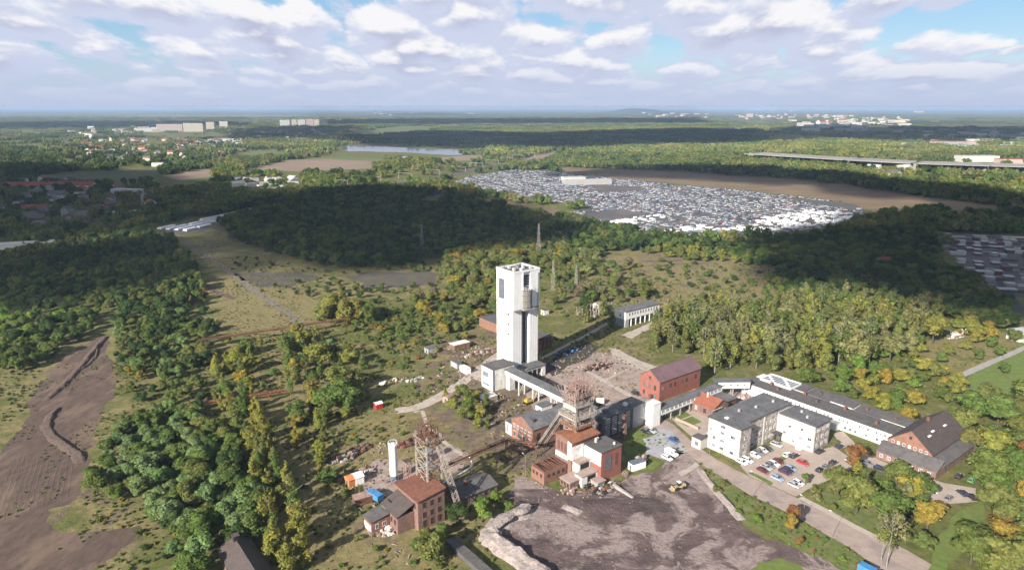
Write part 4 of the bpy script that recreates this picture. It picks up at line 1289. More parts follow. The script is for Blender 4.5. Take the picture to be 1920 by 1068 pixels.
# white walled wing over a red brick end
MB().box(6.0, 15.8, -8.4, -0.1, 0, 10.9).build('wing_wall', M['brick_red'], t)
MB().box(5.85, 5.997, -8.3, -0.2, 5.9, 10.7).build('plaster', M['white_paint'], t)
flat_roof(6.0, 15.8, -8.4, -0.2, 10.9, 0.3, 0.25).build('wing_roof', M['shed_roof'], t)
window(t, 9.3, -8.403, 3.4, 3.2, 5.6, 'y', frame=M['brick_dark'], glass=M['pale_glass'], nx=3, nz=4)
window(t, 13.4, -8.403, 4.2, 1.3, 4.6, 'y', frame=M['brick_dark'], glass=M['brick_dark'], nz=4)
for x, y, h in ((9.5, -2.0, 1.6), (11, -1.4, 1.2), (13.5, -7, 0.8)):
    MB().box(x, x + 0.6, y, y + 0.6, 11.15, 11.15 + h).build('roof_vent', M['white_dirty'], t)
# stepped terraces of broken slabs between the two
MB().box(0.4, 5.8, -3.4, -0.15, 0, 6.3).build('terrace', M['white_dirty'], t)
MB().box(0.1, 6.0, -3.6, -0.13, 6.303, 6.6).build('slab', M['slab_pink'], t)
MB().box(-1.6, 5.8, -7.0, -3.45, 0, 3.7).build('terrace', M['white_dirty'], t)
MB().box(-1.9, 5.95, -7.2, -3.62, 3.703, 4.0).build('slab', M['slab_pink'], t)
MB().box(1.0, 4.8, -7.06, -7.003, 0.4, 3.3).build('doorway', M['black'], t)
MB().box(1.0, 5.0, -3.46, -3.403, 4.1, 6.1).build('doorway', M['black'], t)
MB().box(-6.0, 0.2, -6.0, -0.8, 0, 2.6).build('terrace', M['brick_old'], t)
MB().box(-6.3, 0.4, -6.2, -0.7, 2.603, 2.85).build('slab', M['slab_pink'], t)
win_row(t, 'x', -6.003, -5.6, -1.2, 3, 0.7, 0.8, 1.3, frame=M['dark_frame'], glass=M['black'])
MB().box(2.5, 5.8, -10.5, -7.1, 0, 1.6).build('terrace', M['concrete'], t)
MB().box(2.2, 6.4, -10.8, -7.08, 1.603, 1.85).build('slab', M['slab_pink'], t)
for i in range(9):                            # broken railing posts
    MB().bar((0.6 + i * 0.62, -3.5, 6.6), (0.6 + i * 0.62, -3.5, 7.5), 0.07).build('post', M['rust'], t)
t = on_site('ruined_annex', 'roofless brick annex full of broken brown rafters below the headframe leg', 'ruin', 142.2, 158.9)
rw = MB().box(-4.5, -4.1, 2.6, 9.5, 0, 4.6).box(-4.1, 5.8, 2.6, 3.0, 0, 4.6).box(-4.1, 5.8, 9.2, 9.5, 0, 5.0).box(5.4, 5.8, 3.0, 9.2, 0, 4.0)
rw.build('wall', M['brick_orange'], t)
for y in (4.2, 6.4, 8.2):
    window(t, -4.503, y, 2.2, 1.0, 1.3, 'x', frame=M['brick_dark'], glass=M['black'])
win_row(t, 'y', 2.597, -3.6, 5.2, 4, 2.2, 1.1, 1.3, frame=M['brick_dark'], glass=M['black'])
MB().box(-3.9, 5.3, 3.1, 9.1, 2.6, 2.75).build('deck', M['rust'], t)
for i in range(16):
    x = -4.0 + i * 0.62
    MB().bar((x + R.uniform(-.2, .2), 2.8, 4.7), (x + R.uniform(-.6, .6), 9.3, 4.7 + R.uniform(-1.2, .6)), 0.22).build('rafter', M['rust'] if i % 3 else M['brick_dark'], t)
for i in range(6):
    MB().bar((-4.2, 3.2 + i * 1.1, 4.9), (5.6, 3.3 + i * 1.1 + R.uniform(-.4, .4), 4.6), 0.18).build('purlin', M['rust'], t)


# --- the main headframe
t = on_site('headframe', 'rusty steel headframe with upper sheave platforms beside the grey roofed hall', 'headframe', 153.2, 163.0)
X0, X1, Y0, Y1 = 0.0, 6.6, 0.0, 5.6
ZB, Z1, Z2, Z3 = 13.6, 19.3, 23.6, 30.5
for x in (X0, X1):
    for y in (Y0, Y1):
        lg = MB()
        for dx, dy in ((0, 0), (0.55, 0), (0, 0.55), (0.55, 0.55)):
            lg.bar((x + dx - .27, y + dy - .27, ZB), (x + dx - .27, y + dy - .27, Z3), 0.13)
        for k in range(16):
            z = ZB + k * (Z3 - ZB) / 16
            lg.bar((x - .27, y - .27, z), (x + .28, y - .27, z + 1.05), 0.1).bar((x - .27, y - .27, z), (x - .27, y + .28, z + 1.05), 0.1)
        lg.build('leg', M['steel_pale'], t)
for (a, b) in (((X0, Y0), (X1, Y0)), ((X0, Y1), (X1, Y1)), ((X0, Y0), (X0, Y1)), ((X1, Y0), (X1, Y1))):
    MB().lattice((*a, ZB), (*a, Z1 - .2), (*b, ZB), (*b, Z1 - .2), 3, 0.15).lattice((*a, Z1 + .2), (*a, Z2 - .3), (*b, Z1 + .2), (*b, Z2 - .3), 3, 0.13).build('bracing', M['steel_pale'], t)
    MB().lattice((*a, Z2 + .2), (*a, Z3), (*b, Z2 + .2), (*b, Z3), 3, 0.16).build('bracing', M['rust_pink'], t)


def deck(z, ox, oy, m, th=0.35, rail=1.2, hole=True, wid=0.0):
    x0, x1, y0, y1 = X0 - ox, X1 + ox, Y0 - oy, Y1 + oy
    d = MB()
    if hole:
        d.box(x0, x1, y0, Y0 + 1, z, z + th).box(x0, x1, Y1 - 1, y1, z, z + th).box(x0, X0 + 1, Y0 + 1, Y1 - 1, z, z + th).box(X1 - 1, x1, Y0 + 1, Y1 - 1, z, z + th)
    else:
        d.box(x0, x1, y0, y1, z, z + th)
    o = d.build('platform', m, t)
    r = MB()
    n = 9
    for p, q in (((x0, y0), (x1, y0)), ((x1, y0), (x1, y1)), ((x1, y1), (x0, y1)), ((x0, y1), (x0, y0))):
        for i in range(n):
            f = i / n
            a = (p[0] + (q[0] - p[0]) * f, p[1] + (q[1] - p[1]) * f)
            r.bar((*a, z + th), (*a, z + th + rail), 0.09)
        for h in (0.6, 1.0):
            r.bar((*p, z + th + rail * h), (*q, z + th + rail * h), 0.09)
    r.build('railing', M['steel_pale'] if m is not M['rust_roof'] else M['rust_pink'], o)
    return o


deck(ZB + 2.2, 1.4, 1.4, M['rust_roof'])
deck(Z1, 1.7, 1.7, M['steel_pale'], 0.5, 1.4)
deck(Z2, 0.9, 0.9, M['steel_pale'], 0.7, 1.6)
MB().box(X0 - 0.45, X0 - 0.4, Y0 - 0.4, Y1 + 0.4, Z2 - 1.3, Z2 - 0.05).build('cladding', M['white_dirty'], t)
deck(Z2 + 3.4, 1.0, 0.9, M['rust_pink'], 0.2)
# twin sheave wheels in the crown
for y, z in ((1.7, Z2 + 4.2), (3.9, Z2 + 4.2)):
    sw = MB()
    for k in range(20):
        a, b = 2 * math.pi * k / 20, 2 * math.pi * (k + 1) / 20
        sw.bar((3.3 + 2.4 * math.cos(a), y, z + 2.4 * math.sin(a)), (3.3 + 2.4 * math.cos(b), y, z + 2.4 * math.sin(b)), 0.3, 0.35)
    o = sw.build('sheave_wheel', M['rust'], t)
    sp = MB().wheel((3.3, y, z), 0.4, 0.6)
    for k in range(8):
        a = 2 * math.pi * k / 8
        sp.bar((3.3, y, z), (3.3 + 2.3 * math.cos(a), y, z + 2.3 * math.sin(a)), 0.14)
    sp.build('spokes', M['rust'], o)
cr = MB()                                     # light trestle crown above the platform
XS, YS = (-2.6, -0.9, 0.8, 2.5, 4.2, 5.9, 7.6, 9.2), (-2.0, -0.2, 1.6, 3.4, 5.2, 7.6)
for x in XS:
    for y in YS:
        if R.random() < 0.72:
            cr.bar((x * .94, y * .94, Z3 - R.uniform(0, 5)), (x * 1.04 + R.uniform(-.4, .4), y * 1.04, Z3 + 2.0 + R.uniform(-2.2, 1.8)), 0.11)
for x in XS:
    a, b = sorted((R.uniform(-2.2, 2), R.uniform(3, 7.8)))
    cr.bar((x, a, Z3), (x, b, Z3), 0.14)
    if R.random() < .6:
        cr.bar((x, a, Z3 + 1.7), (x, b, Z3 + R.uniform(.6, 1.9)), 0.1)
for y in YS:
    a, b = R.uniform(-2.8, 2), R.uniform(4, 9.4)
    cr.bar((a, y, Z3), (b, y, Z3), 0.14)
    if R.random() < .6:
        cr.bar((a, y, Z3 + 1.8), (b, y, Z3 + R.uniform(.5, 1.9)), 0.1)
for k in range(46):
    x, y, z = R.uniform(-2, 8.5), R.uniform(-1.8, 7.4), Z3 + R.uniform(-4, 1.8)
    cr.bar((x, y, z), (x + R.uniform(-2, 2), y + R.uniform(-2, 2), z + R.uniform(-1.2, 1.2)), 0.1)
cr.build('crown_frame', M['rust_pink'], t)
rs = MB()                                     # raking struts that flare out to the crown
for x in (X0, X1):
    for y in (Y0, Y1):
        ex, ey = (-2.2 if x == X0 else 8.8), (-1.8 if y == Y0 else 7.4)
        rs.bar((x, y, Z2 + .6), (ex, ey, Z3), 0.22)
rs.build('strut', M['rust_pink'], t)
for y in (1.0, 5.0):                          # backstay legs
    bs = MB()
    p0, p1 = Vector((0.2, Y1, Z2 - 1)), Vector((-1.0 + (y - 1) * 1.1, 20.5, 0))
    offs = [Vector((a, b, 0)) for a in (-.4, .4) for b in (-.4, .4)]
    for o_ in offs:
        bs.bar(p0 + o_ + Vector((y - 1, 0, 0)), p1 + o_, 0.2)
    for i in range(18):
        a, b = p0.lerp(p1, i / 18) + Vector((y - 1, 0, 0)) * (1 - i / 18), p0.lerp(p1, (i + 1) / 18) + Vector((y - 1, 0, 0)) * (1 - (i + 1) / 18)
        bs.bar(a + offs[0], b + offs[2], 0.13).bar(a + offs[2], b + offs[0], 0.13).bar(a + offs[1], b + offs[0], 0.13).bar(a + offs[3], b + offs[1], 0.13)
    bs.build('backstay', M['steel_pale'], t)
st = MB()                                     # stair tower inside
for k in range(7):
    z = ZB + k * 2.3
    st.box(4.0, 6.2, 3.2 if k % 2 else 0.6, 4.8 if k % 2 else 2.2, z, z + 0.12)
    st.bar((4.2, 1.2 if k % 2 else 4.4, z), (4.2, 4.4 if k % 2 else 1.2, z + 2.3), 0.5, 0.15)
st.build('stairs', M['steel_grey'], t)

# --- the smaller headframe and its ruined brick building
t = on_site('sieve_building', 'three storey brick ruin with a rust red roof at the smaller headframe', 'building', 90.3, 164.3)
MB().prism([(0, 0), (13.0, 0), (13.0, 10.0), (0, 10.0)], 'x', 0, 9.4).build('wall', M['brick_old'], t)
MB().prism([(-0.5, 10.0), (9.9, 11.5), (9.9, 11.75), (-0.5, 10.25)], 'y', -0.5, 7.2).build('roof', M['rust_roof_dark'], t)
MB().prism([(-0.5, 9.98), (9.9, 10.9), (9.9, 11.1), (-0.5, 10.2)], 'y', 7.25, 13.4).build('roof', M['rust_roof_dark'], t)
MB().prism([(0, 10.0), (9.4, 10.0), (9.4, 11.35), (0.3, 10.05)], 'y', 0, 0.4).build('gable', M['brick_old'], t)
for z in (0.9, 4.0, 7.2):
    win_row(t, 'y', -0.003, 0.8, 8.8, 3, z, 1.15, 1.9 if z > 1 else 2.2, frame=M['brick_dark'], glass=M['black'])
window(t, -0.003, 2.0, 7.0, 1.2, 1.9, 'x', frame=M['brick_dark'], glass=M['black'])
MB().prism([(-6.2, 5.6), (-0.003, 8.3), (-0.003, 8.5), (-6.2, 5.8)], 'y', 2.2, 12.8).build('lean_to_roof', M['dark_roof'], t)
MB().box(-5.8, -0.1, 2.4, 12.6, 0, 5.6).build('lean_to_wall', M['brick_old'], t)
MB().box(-5.86, -5.803, 9.8, 12.6, 2.6, 5.4).build('plaster', M['white_dirty'], t)
win_row(t, 'x', -5.803, 2.8, 9.6, 3, 2.6, 1.2, 1.7, frame=M['brick_dark'], glass=M['black'])
MB().bar((-3.6, 9.4, 6.86), (-3.6, 11.6, 6.86), 1.3, 0.12).build('hole', M['black'], t)
MB().box(-12.0, -6.0, 7.2, 12.4, 0, 4.0).build('annex_wall', M['brick_orange'], t)
MB().box(-12.06, -12.003, 7.8, 12.0, 0.3, 2.6).build('plaster', M['white_paint'], t)
MB().prism([(-12.4, 4.0), (-5.95, 4.9), (-5.95, 5.1), (-12.4, 4.2)], 'y', 6.9, 12.8).build('annex_roof', M['shed_roof'], t)
win_row(t, 'y', 7.197, -11.5, -6.5, 2, 1.4, 1.2, 1.6, frame=M['white_frame'], glass=M['black'])
MB().box(0.8, 3.4, 13.02, 15.6, 0, 9.0).build('stair_tower', M['brick_orange'], t)
MB().box(0.5, 3.7, 12.9, 15.9, 9.003, 9.3).build('stair_roof', M['rust'], t)
ft = MB()
for x in (3.8, 5.4):
    for y in (13.6, 15.2):
        ft.bar((x, y, 0), (x, y, 16), 0.2)
for k in range(6):
    z = 2 + k * 2.3
    ft.bar((3.8, 13.6, z), (5.4, 13.6, z + 2.3), 0.12).bar((3.8, 13.6, z), (3.8, 15.2, z + 2.3), 0.12).box(3.8, 5.4, 13.6, 15.2, z, z + 0.1)
ft.build('ladder_frame', M['rust_pink'], t)
MB().box(3.5, 5.7, 13.3, 15.5, 16.0, 16.2).build('ladder_roof', M['dark_roof'], t)

t = on_site('headframe', 'smaller dark rusty headframe with one long raking leg above the rust red roof', 'headframe', 97.6, 170.6)
X1, Y1 = 5.2, 6.6
ZB, Z2, Z3 = 9.8, 24.0, 29.5
for x in (0, X1):
    for y in (0, Y1):
        lg = MB()
        for dx, dy in ((-.25, -.25), (.25, -.25), (-.25, .25), (.25, .25)):
            lg.bar((x + dx, y + dy, 0), (x + dx * .8, y + dy * .8, Z2 + 2.5), 0.11)
        for k in range(20):
            z = 0.5 + k * 1.25
            lg.bar((x - .25, y - .25, z), (x + .25, y - .25, z + 1.25), 0.1).bar((x - .25, y - .25, z), (x - .25, y + .25, z + 1.25), 0.1)
        lg.build('leg', M['steel_pale'], t)
for k, (a, b) in enumerate((((0, 0), (X1, 0)), ((0, Y1), (X1, Y1)), ((0, 0), (0, Y1)), ((X1, 0), (X1, Y1)))):
    MB().lattice((*a, ZB), (*a, Z2 - .2), (*b, ZB), (*b, Z2 - .2), 4, 0.14).build('bracing', M['steel_pale'] if k == 2 else M['rust'], t)  # sunlit face painted paler, the shaded faces darker
for z in (ZB + 4.6, ZB + 9.4):
    MB().box(0.5, X1 - .5, 0.5, Y1 - .5, z, z + 0.15).build('platform', M['steel_grey'], t)
deck(Z2, 0.8, 0.8, M['rust'], 0.3, 1.0)
uf = MB()
for x in (-0.9, X1 / 2, X1 + 0.9):
    for y in (-0.8, Y1 / 2, Y1 + 0.8):
        uf.bar((x, y, Z2), (x + R.uniform(-.2, .2), y, Z3 + R.uniform(-.6, 1.2)), 0.13)
for y in (-0.8, Y1 / 2, Y1 + 0.8):
    uf.bar((-0.9, y, Z3), (X1 + 0.9, y, Z3), 0.14).bar((-0.9, y, Z2), (X1 + 0.9, y, Z3), 0.1)
for x in (-0.9, X1 / 2, X1 + 0.9):
    uf.bar((x, -0.8, Z3), (x, Y1 + 0.8, Z3), 0.14).bar((x, -0.8, Z2), (x, Y1 + 0.8, Z3), 0.1)
for k in range(30):
    x, y, z = R.uniform(-1, 6), R.uniform(-.8, 7), Z2 + R.uniform(1, 6)
    uf.bar((x, y, z), (x + R.uniform(-2, 2), y + R.uniform(-2, 2), z + R.uniform(-1, 1)), 0.09)
uf.build('crown_frame', M['rust'], t)
for y in (2.2, 4.4):
    sw = MB()
    z = Z2 + 2.6
    for k in range(18):
        a, b = 2 * math.pi * k / 18, 2 * math.pi * (k + 1) / 18
        sw.bar((2.6 + 2 * math.cos(a), y, z + 2 * math.sin(a)), (2.6 + 2 * math.cos(b), y, z + 2 * math.sin(b)), 0.25, 0.3)
    o = sw.build('sheave_wheel', M['rust'], t)
    sp = MB().wheel((2.6, y, z), 0.35, 0.5)
    for k in range(6):
        a = 2 * math.pi * k / 6
        sp.bar((2.6, y, z), (2.6 + 1.9 * math.cos(a), y, z + 1.9 * math.sin(a)), 0.13)
    sp.build('spokes', M['rust'], o)
bs = MB()
p0, p1 = Vector((X1 - 1, 0.3, Z2 - 0.5)), Vector((7.3, -8.2, 0))
for sx in (-0.9, 0.9):
    for o_ in (Vector((sx - .18, 0, 0)), Vector((sx + .18, 0, 0))):
        bs.bar(p0 + o_, p1 + o_, 0.13)
for i in range(14):
    a, b = p0.lerp(p1, i / 14), p0.lerp(p1, (i + 1) / 14)
    bs.bar(a + Vector((-.9, 0, 0)), b + Vector((.9, 0, 0)), 0.13).bar(a + Vector((.9, 0, 0)), b + Vector((-.9, 0, 0)), 0.13).bar(b + Vector((-.9, 0, 0)), b + Vector((.9, 0, 0)), 0.12)
bs.build('backstay', M['steel_pale'], t)

# --- silo, sheds, barn
x, y = G(739, 900)
t = thing('silo', 'tall white cylindrical silo beside the smaller headframe', 'silo', (x, y))
MB().cyl(0, 0, 1.35, 2.2, 13.6, 24).build('tank', M['white_paint'], t)
MB().cyl(0, 0, 1.35, 1.0, 2.2, 24, ).build('skirt', M['pale_glass'], t)
MB().cyl(0, 0, 1.36, 13.6, 14.1, 24, 0.8).build('dome', M['white_paint'], t)
r = MB()
for i in range(12):
    a, b = 2 * math.pi * i / 12, 2 * math.pi * (i + 1) / 12
    r.bar((1.5 * math.cos(a), 1.5 * math.sin(a), 13.5), (1.6 * math.cos(a), 1.6 * math.sin(a), 14.7), 0.07).bar((1.6 * math.cos(a), 1.6 * math.sin(a), 14.7), (1.6 * math.cos(b), 1.6 * math.sin(b), 14.7), 0.07)
r.build('railing', M['white_paint'], t)
for i in range(4):
    a = math.pi / 4 + i * math.pi / 2
    MB().bar((1.1 * math.cos(a), 1.1 * math.sin(a), 0), (1.1 * math.cos(a), 1.1 * math.sin(a), 2), 0.25).build('leg', M['blue_paint'], t)
MB().bar((1.5, -.3, 0), (1.5, -.3, 13.6), 0.08).bar((1.5, .3, 0), (1.5, .3, 13.6), 0.08).build('ladder', M['steel_grey'], t)

t = on_site('low_shed', 'low shed with a grey shallow roof lying in the shade of the brick ruin', 'building', 108.0, 167.3)
gable_walls(14.0, 9.8, 3.2, 4.6).build('wall', M['brick_old'], t)
for mb in gable_roof(14.0, 9.8, 3.2, 4.6, 0.4):
    mb.build('roof', M['shed_roof'], t)
win_row(t, 'y', -0.003, 0.8, 13.2, 5, 1.0, 1.4, 1.4, frame=M['dark_frame'])
MB().box(4, 5, 4, 5, 4.2, 6).build('flue', M['rust'], t)

t = on_site('barn', 'dark weathered barn roof with a small ridge turret among the trees', 'barn', 38.2, 158.5)
gable_walls(27.5, 8.6, 4.0, 6.6, along='y').build('wall', M['brick_old'], t)
for mb in gable_roof(27.5, 8.6, 4.0, 6.6, 0.4, along='y'):
    rf = mb.build('roof', M['dark_roof'], t)
MB().box(3.6, 5.0, 24.6, 26.0, 6.2, 8.0).build('turret', M['black'], t)
MB().box(3.3, 5.3, 24.3, 26.3, 8.003, 8.2).build('turret_roof', M['dark_roof'], t)
win_row(t, 'x', -0.003, 1, 26, 6, 1.4, 1.3, 1.3, frame=M['dark_frame'])

t = on_site('conveyor_cover', 'narrow weathered grey covered conveyor lying in the weeds', 'conveyor', 93.3, 128.0)
MB().box(0, 2.6, 0, 25.5, 0, 1.7).build('wall', M['dark_wall'], t)
for i in range(17):
    MB().box(-0.25, 2.85, i * 1.5 + 0.04, i * 1.5 + 1.46, 1.703, 1.85 + 0.03 * (i % 2)).build('roof_panel', M['shed_roof'], t)

# small sheds and containers
def small_box(name, label, cat, px, py, l, w_, h, rz, m, roof, zb=0.0, pitched=False, door=None, group=None):
    x, y = G(px, py)
    t = thing(name, label, cat, (x, y), A + rz, group)
    if pitched:
        gable_walls(l, w_, h, h + w_ * 0.22).build('wall', m, t)
        for mb in gable_roof(l, w_, h, h + w_ * 0.22, 0.2, 0.08):
            mb.build('roof', roof, t)
    else:
        MB().box(0, l, 0, w_, zb, h).build('wall', m, t)
        MB().box(-0.12, l + 0.12, -0.12, w_ + 0.12, h + 0.003, h + 0.16).build('roof', roof, t)
    MB().box(-0.05, -0.003, w_ * 0.3, w_ * 0.6, 0.1, min(2.0, h * 0.8)).build('door', door or M['dark_wall'], t)
    return t


small_box('container', 'white office container behind the machine yard left of the tower', 'container', 862, 695, 6, 2.6, 2.7, rad(-90), M['white_paint'], M['white_dirty'])
small_box('container', 'pale container with a dark roof next to the white one', 'container', 845, 685, 6, 2.6, 2.7, rad(-90), M['grey_wall'], M['shed_roof'])
small_box('shed', 'small hut with a flat grey roof among the bushes', 'shed', 803, 664, 5, 4, 2.8, 0, M['grey_wall'], M['grey_roof'])
small_box('shed', 'open rusty shed with a light roof beyond the scrap', 'shed', 852, 658, 10, 5, 3.0, 0, M['brick_old'], M['white_dirty'])
small_box('tent_hall', 'tarpaulin hut half orange and half white', 'tent', 655, 914, 3.4, 4.0, 2.6, 0, M['orange_paint'], M['orange_paint'], pitched=True)
small_box('tent_hall', 'plain white tarpaulin hut joined to the orange one', 'tent', 668, 910, 3.0, 4.0, 2.7, 0, M['white_paint'], M['white_paint'], pitched=True)
small_box('container', 'white metal container on the edge of the slag yard', 'container', 1186, 884, 6.0, 2.6, 2.7, rad(-8), M['white_paint'], M['pale_glass'])
small_box('shed', 'rusty open lean-to with planks beside the blue truck', 'shed', 668, 950, 7.5, 3.6, 2.4, rad(-6), M['rust'], M['rust_pink'])
small_box('kiosk', 'red and white hut standing alone in the meadow', 'hut', 706, 768, 3, 2.6, 2.4, 0, M['red_paint'], M['white_paint'], pitched=True)
small_box('shed', 'faded pink hut between two poplars', 'shed', 840, 756, 4, 3, 2.4, rad(20), M['slab_pink'], M['rust_pink'], pitched=True)
small_box('shed', 'roofless pale shed filled with junk near the white block', 'shed', 905, 758, 8, 5, 2.2, 0, M['slab_pink'], M['white_dirty'])
small_box('transformer_hut', 'small white hut with a reddish roof in the substation', 'hut', 1122, 583, 6, 5, 4.0, 0, M['white_dirty'], M['rust_pink'], pitched=True)
small_box('shed', 'tiny white shed by the lawn behind the tower', 'shed', 1020, 591, 4, 3, 3, 0, M['white_dirty'], M['shed_roof'])

# pipe bridges, pipes
def pipe_bridge(label, pts, h, m, w_=1.6, name='pipe_bridge', step=9.0):
    P = [Vector(G(*p)) for p in pts]
    t = thing(name, label, 'pipe bridge', (P[0].x, P[0].y, 0))
    o0 = P[0].copy()
    P = [p - o0 for p in P]
    for i in range(len(P) - 1):
        d = (P[i + 1] - P[i]).normalized()
        n = Vector((-d.y, d.x)) * (w_ / 2)
        g = MB()
        for s in (-1, 1):
            for z in (h, h + 1.1):
                g.bar((*(P[i] + n * s), z), (*(P[i + 1] + n * s), z), 0.16)
        k = max(2, int((P[i + 1] - P[i]).length / 1.6))
        for j in range(k):
            a, b = P[i].lerp(P[i + 1], j / k), P[i].lerp(P[i + 1], (j + 1) / k)
            for s in (-1, 1):
                g.bar((*(a + n * s), h), (*(b + n * s), h + 1.1), 0.09)
            g.bar((*(a + n), h), (*(a - n), h), 0.1)
        g.build('girder', m, t)
        MB().tube([(*P[i], h + 0.55), (*P[i + 1], h + 0.55)], 0.42, 10).build('pipe', m, t)
        k = max(1, int((P[i + 1] - P[i]).length / step))
        for j in range(k + 1):
            a = P[i].lerp(P[i + 1], j / k)
            MB().bar((*(a + n), 0), (*(a + n * 0.7), h), 0.2).bar((*(a - n), 0), (*(a - n * 0.7), h), 0.2).bar((*(a + n), h * .4), (*(a - n), h * .75), 0.12).build('trestle', m, t)
    return t


pipe_bridge('rusty orange pipe bridge crossing the meadow left of the small headframe', [(340, 772), (420, 760), (545, 740)], 2.0, M['rust_roof'])
pipe_bridge('long dark brown conveyor bridge low over the dry meadow', [(372, 655), (470, 640), (560, 626), (650, 612)], 4.5, M['rust'], 2.2, 'conveyor_bridge', 16)
pipe_bridge('dark pipe bridge from the small headframe towards the winding hall', [(826, 905), (885, 878), (950, 850), (1005, 858)], 5.0, M['rust'], 1.4)
x0, y0 = G(850, 893)
t = thing('steam_pipe', 'pale insulated pipe with a bend beside the dark pipe bridge', 'pipe', (x0, y0))
pp = [(*G(830, 905, 3.2), 3.2), (*G(862, 888, 3.2), 3.2), (*G(882, 876, 3.2), 3.2), (*G(886, 868, 3.2), 3.2), (*G(880, 854, 3.2), 3.2)]
pp = [(p[0] - x0, p[1] - y0, p[2]) for p in pp]
MB().tube(pp, 0.4, 10).build('pipe', M['white_dirty'], t)
for p in pp[::2]:
    MB().bar((p[0], p[1], 0), (p[0], p[1], 2.9), 0.2).build('support', M['rust'], t)
# ------------------------------------------------------------------ vegetation
def ico(sub=1):
    bm = bmesh.new()
    bmesh.ops.create_icosphere(bm, subdivisions=sub, radius=1.0)
    v = np.array([x.co[:] for x in bm.verts])
    f = [tuple(x.index for x in q.verts) for q in bm.faces]
    bm.free()
    return v, f


ICO = ico(1)


def unit(n, r):
    d = r.normal(size=(n, 3))
    return d / np.linalg.norm(d, axis=1, keepdims=True)


def crown_mesh(kind, seed, leaves=900, core=True, size=0.05):
    """crown of unit height made of leaf sprays around lumpy boughs"""
    r = np.random.default_rng(seed)
    lob = []
    if kind == 'round':
        for i in range(13):
            d = unit(1, r)[0]
            c = np.array([0, 0, 0.57]) + d * np.array([0.27, 0.27, 0.29]) * r.uniform(0.5, 1.0)
            lob.append((c, r.uniform(0.1, 0.17) * (1, 1, 0.85)[0]))
        lob.append((np.array([0, 0, 0.6]), 0.2))
    elif kind == 'slim':
        for i in range(15):
            z = 0.07 + 0.89 * i / 14
            w = 0.145 * math.sin(math.pi * min(1, (0.12 + z * 0.9)) ** 0.85) + 0.02
            a = r.uniform(0, 6.28)
            lob.append((np.array([math.cos(a) * w * 0.6, math.sin(a) * w * 0.6, z]), w * r.uniform(0.6, 0.95)))
    elif kind == 'birch':
        for i in range(13):
            z = 0.3 + 0.65 * i / 12
            w = 0.15 * math.sin(math.pi * min(1, (0.05 + z * 0.92)) ** 1.1) + 0.03
            a = r.uniform(0, 6.28)
            lob.append((np.array([math.cos(a) * w * 0.8, math.sin(a) * w * 0.8, z]), w * r.uniform(0.5, 0.9)))
    elif kind == 'conifer':
        for i in range(14):
            z = 0.08 + 0.88 * i / 13
            w = 0.21 * (1 - z) + 0.02
            for k in range(3):
                a = r.uniform(0, 6.28)
                lob.append((np.array([math.cos(a) * w * 0.55, math.sin(a) * w * 0.55, z]), w * 0.6))
    elif kind == 'dome':                     # broad willow-like crown reaching the ground
        for i in range(30):
            d = unit(1, r)[0]
            lob.append((np.array([0, 0, 0.42]) + d * np.array([0.42, 0.42, 0.36]) * r.uniform(0.55, 1.0), r.uniform(0.12, 0.2)))
    elif kind == 'bush':
        for i in range(11):
            a, q = r.uniform(0, 6.28), r.uniform(0.1, 0.55)
            lob.append((np.array([math.cos(a) * q, math.sin(a) * q, r.uniform(0.25, 0.66) - q * 0.25]), r.uniform(0.2, 0.34)))
    elif kind == 'bare':
        for i in range(10):
            z = r.uniform(0.4, 0.95)
            a = r.uniform(0, 6.28)
            lob.append((np.array([math.cos(a) * 0.16, math.sin(a) * 0.16, z]), r.uniform(0.06, 0.13)))
    wts = np.array([l[1] ** 2 for l in lob])
    pick = r.choice(len(lob), leaves, p=wts / wts.sum())
    C = np.array([lob[i][0] for i in pick])
    Rr = np.array([lob[i][1] for i in pick])
    d = unit(leaves, r)
    d[:, 2] = np.where(d[:, 2] < -0.35, -d[:, 2], d[:, 2])
    pos = C + d * (Rr * r.uniform(0.72, 1.14, leaves))[:, None]
    nrm = d * 1.2 + unit(leaves, r) * 0.6 + np.array([0, 0, 0.3])
    nrm /= np.linalg.norm(nrm, axis=1, keepdims=True)
    tx = np.cross(nrm, unit(leaves, r))
    tx /= np.linalg.norm(tx, axis=1, keepdims=True) + 1e-9
    ty = np.cross(nrm, tx)
    s = size * r.uniform(0.6, 1.35, leaves)[:, None]
    sy = s * r.uniform(0.55, 1.0, leaves)[:, None]
    V = np.concatenate([pos - tx * s - ty * sy * .3, pos - ty * sy, pos + tx * s + ty * sy * .2, pos + ty * sy], 1).reshape(-1, 3)
    Fq = np.arange(leaves * 4).reshape(-1, 4)
    vs, fs = V.tolist(), [tuple(x) for x in Fq.tolist()]
    if core:
        iv, jf = ICO
        for c, rr in lob:
            n = len(vs)
            q = iv * rr * 0.74 * r.uniform(0.85, 1.15, (len(iv), 1)) + c
            vs += q.tolist()
            fs += [tuple(k + n for k in f) for f in jf]
    me = bpy.data.meshes.new(kind + '_crown')
    me.from_pydata(vs, [], fs)
    me.materials.append(M['foliage'])
    return me


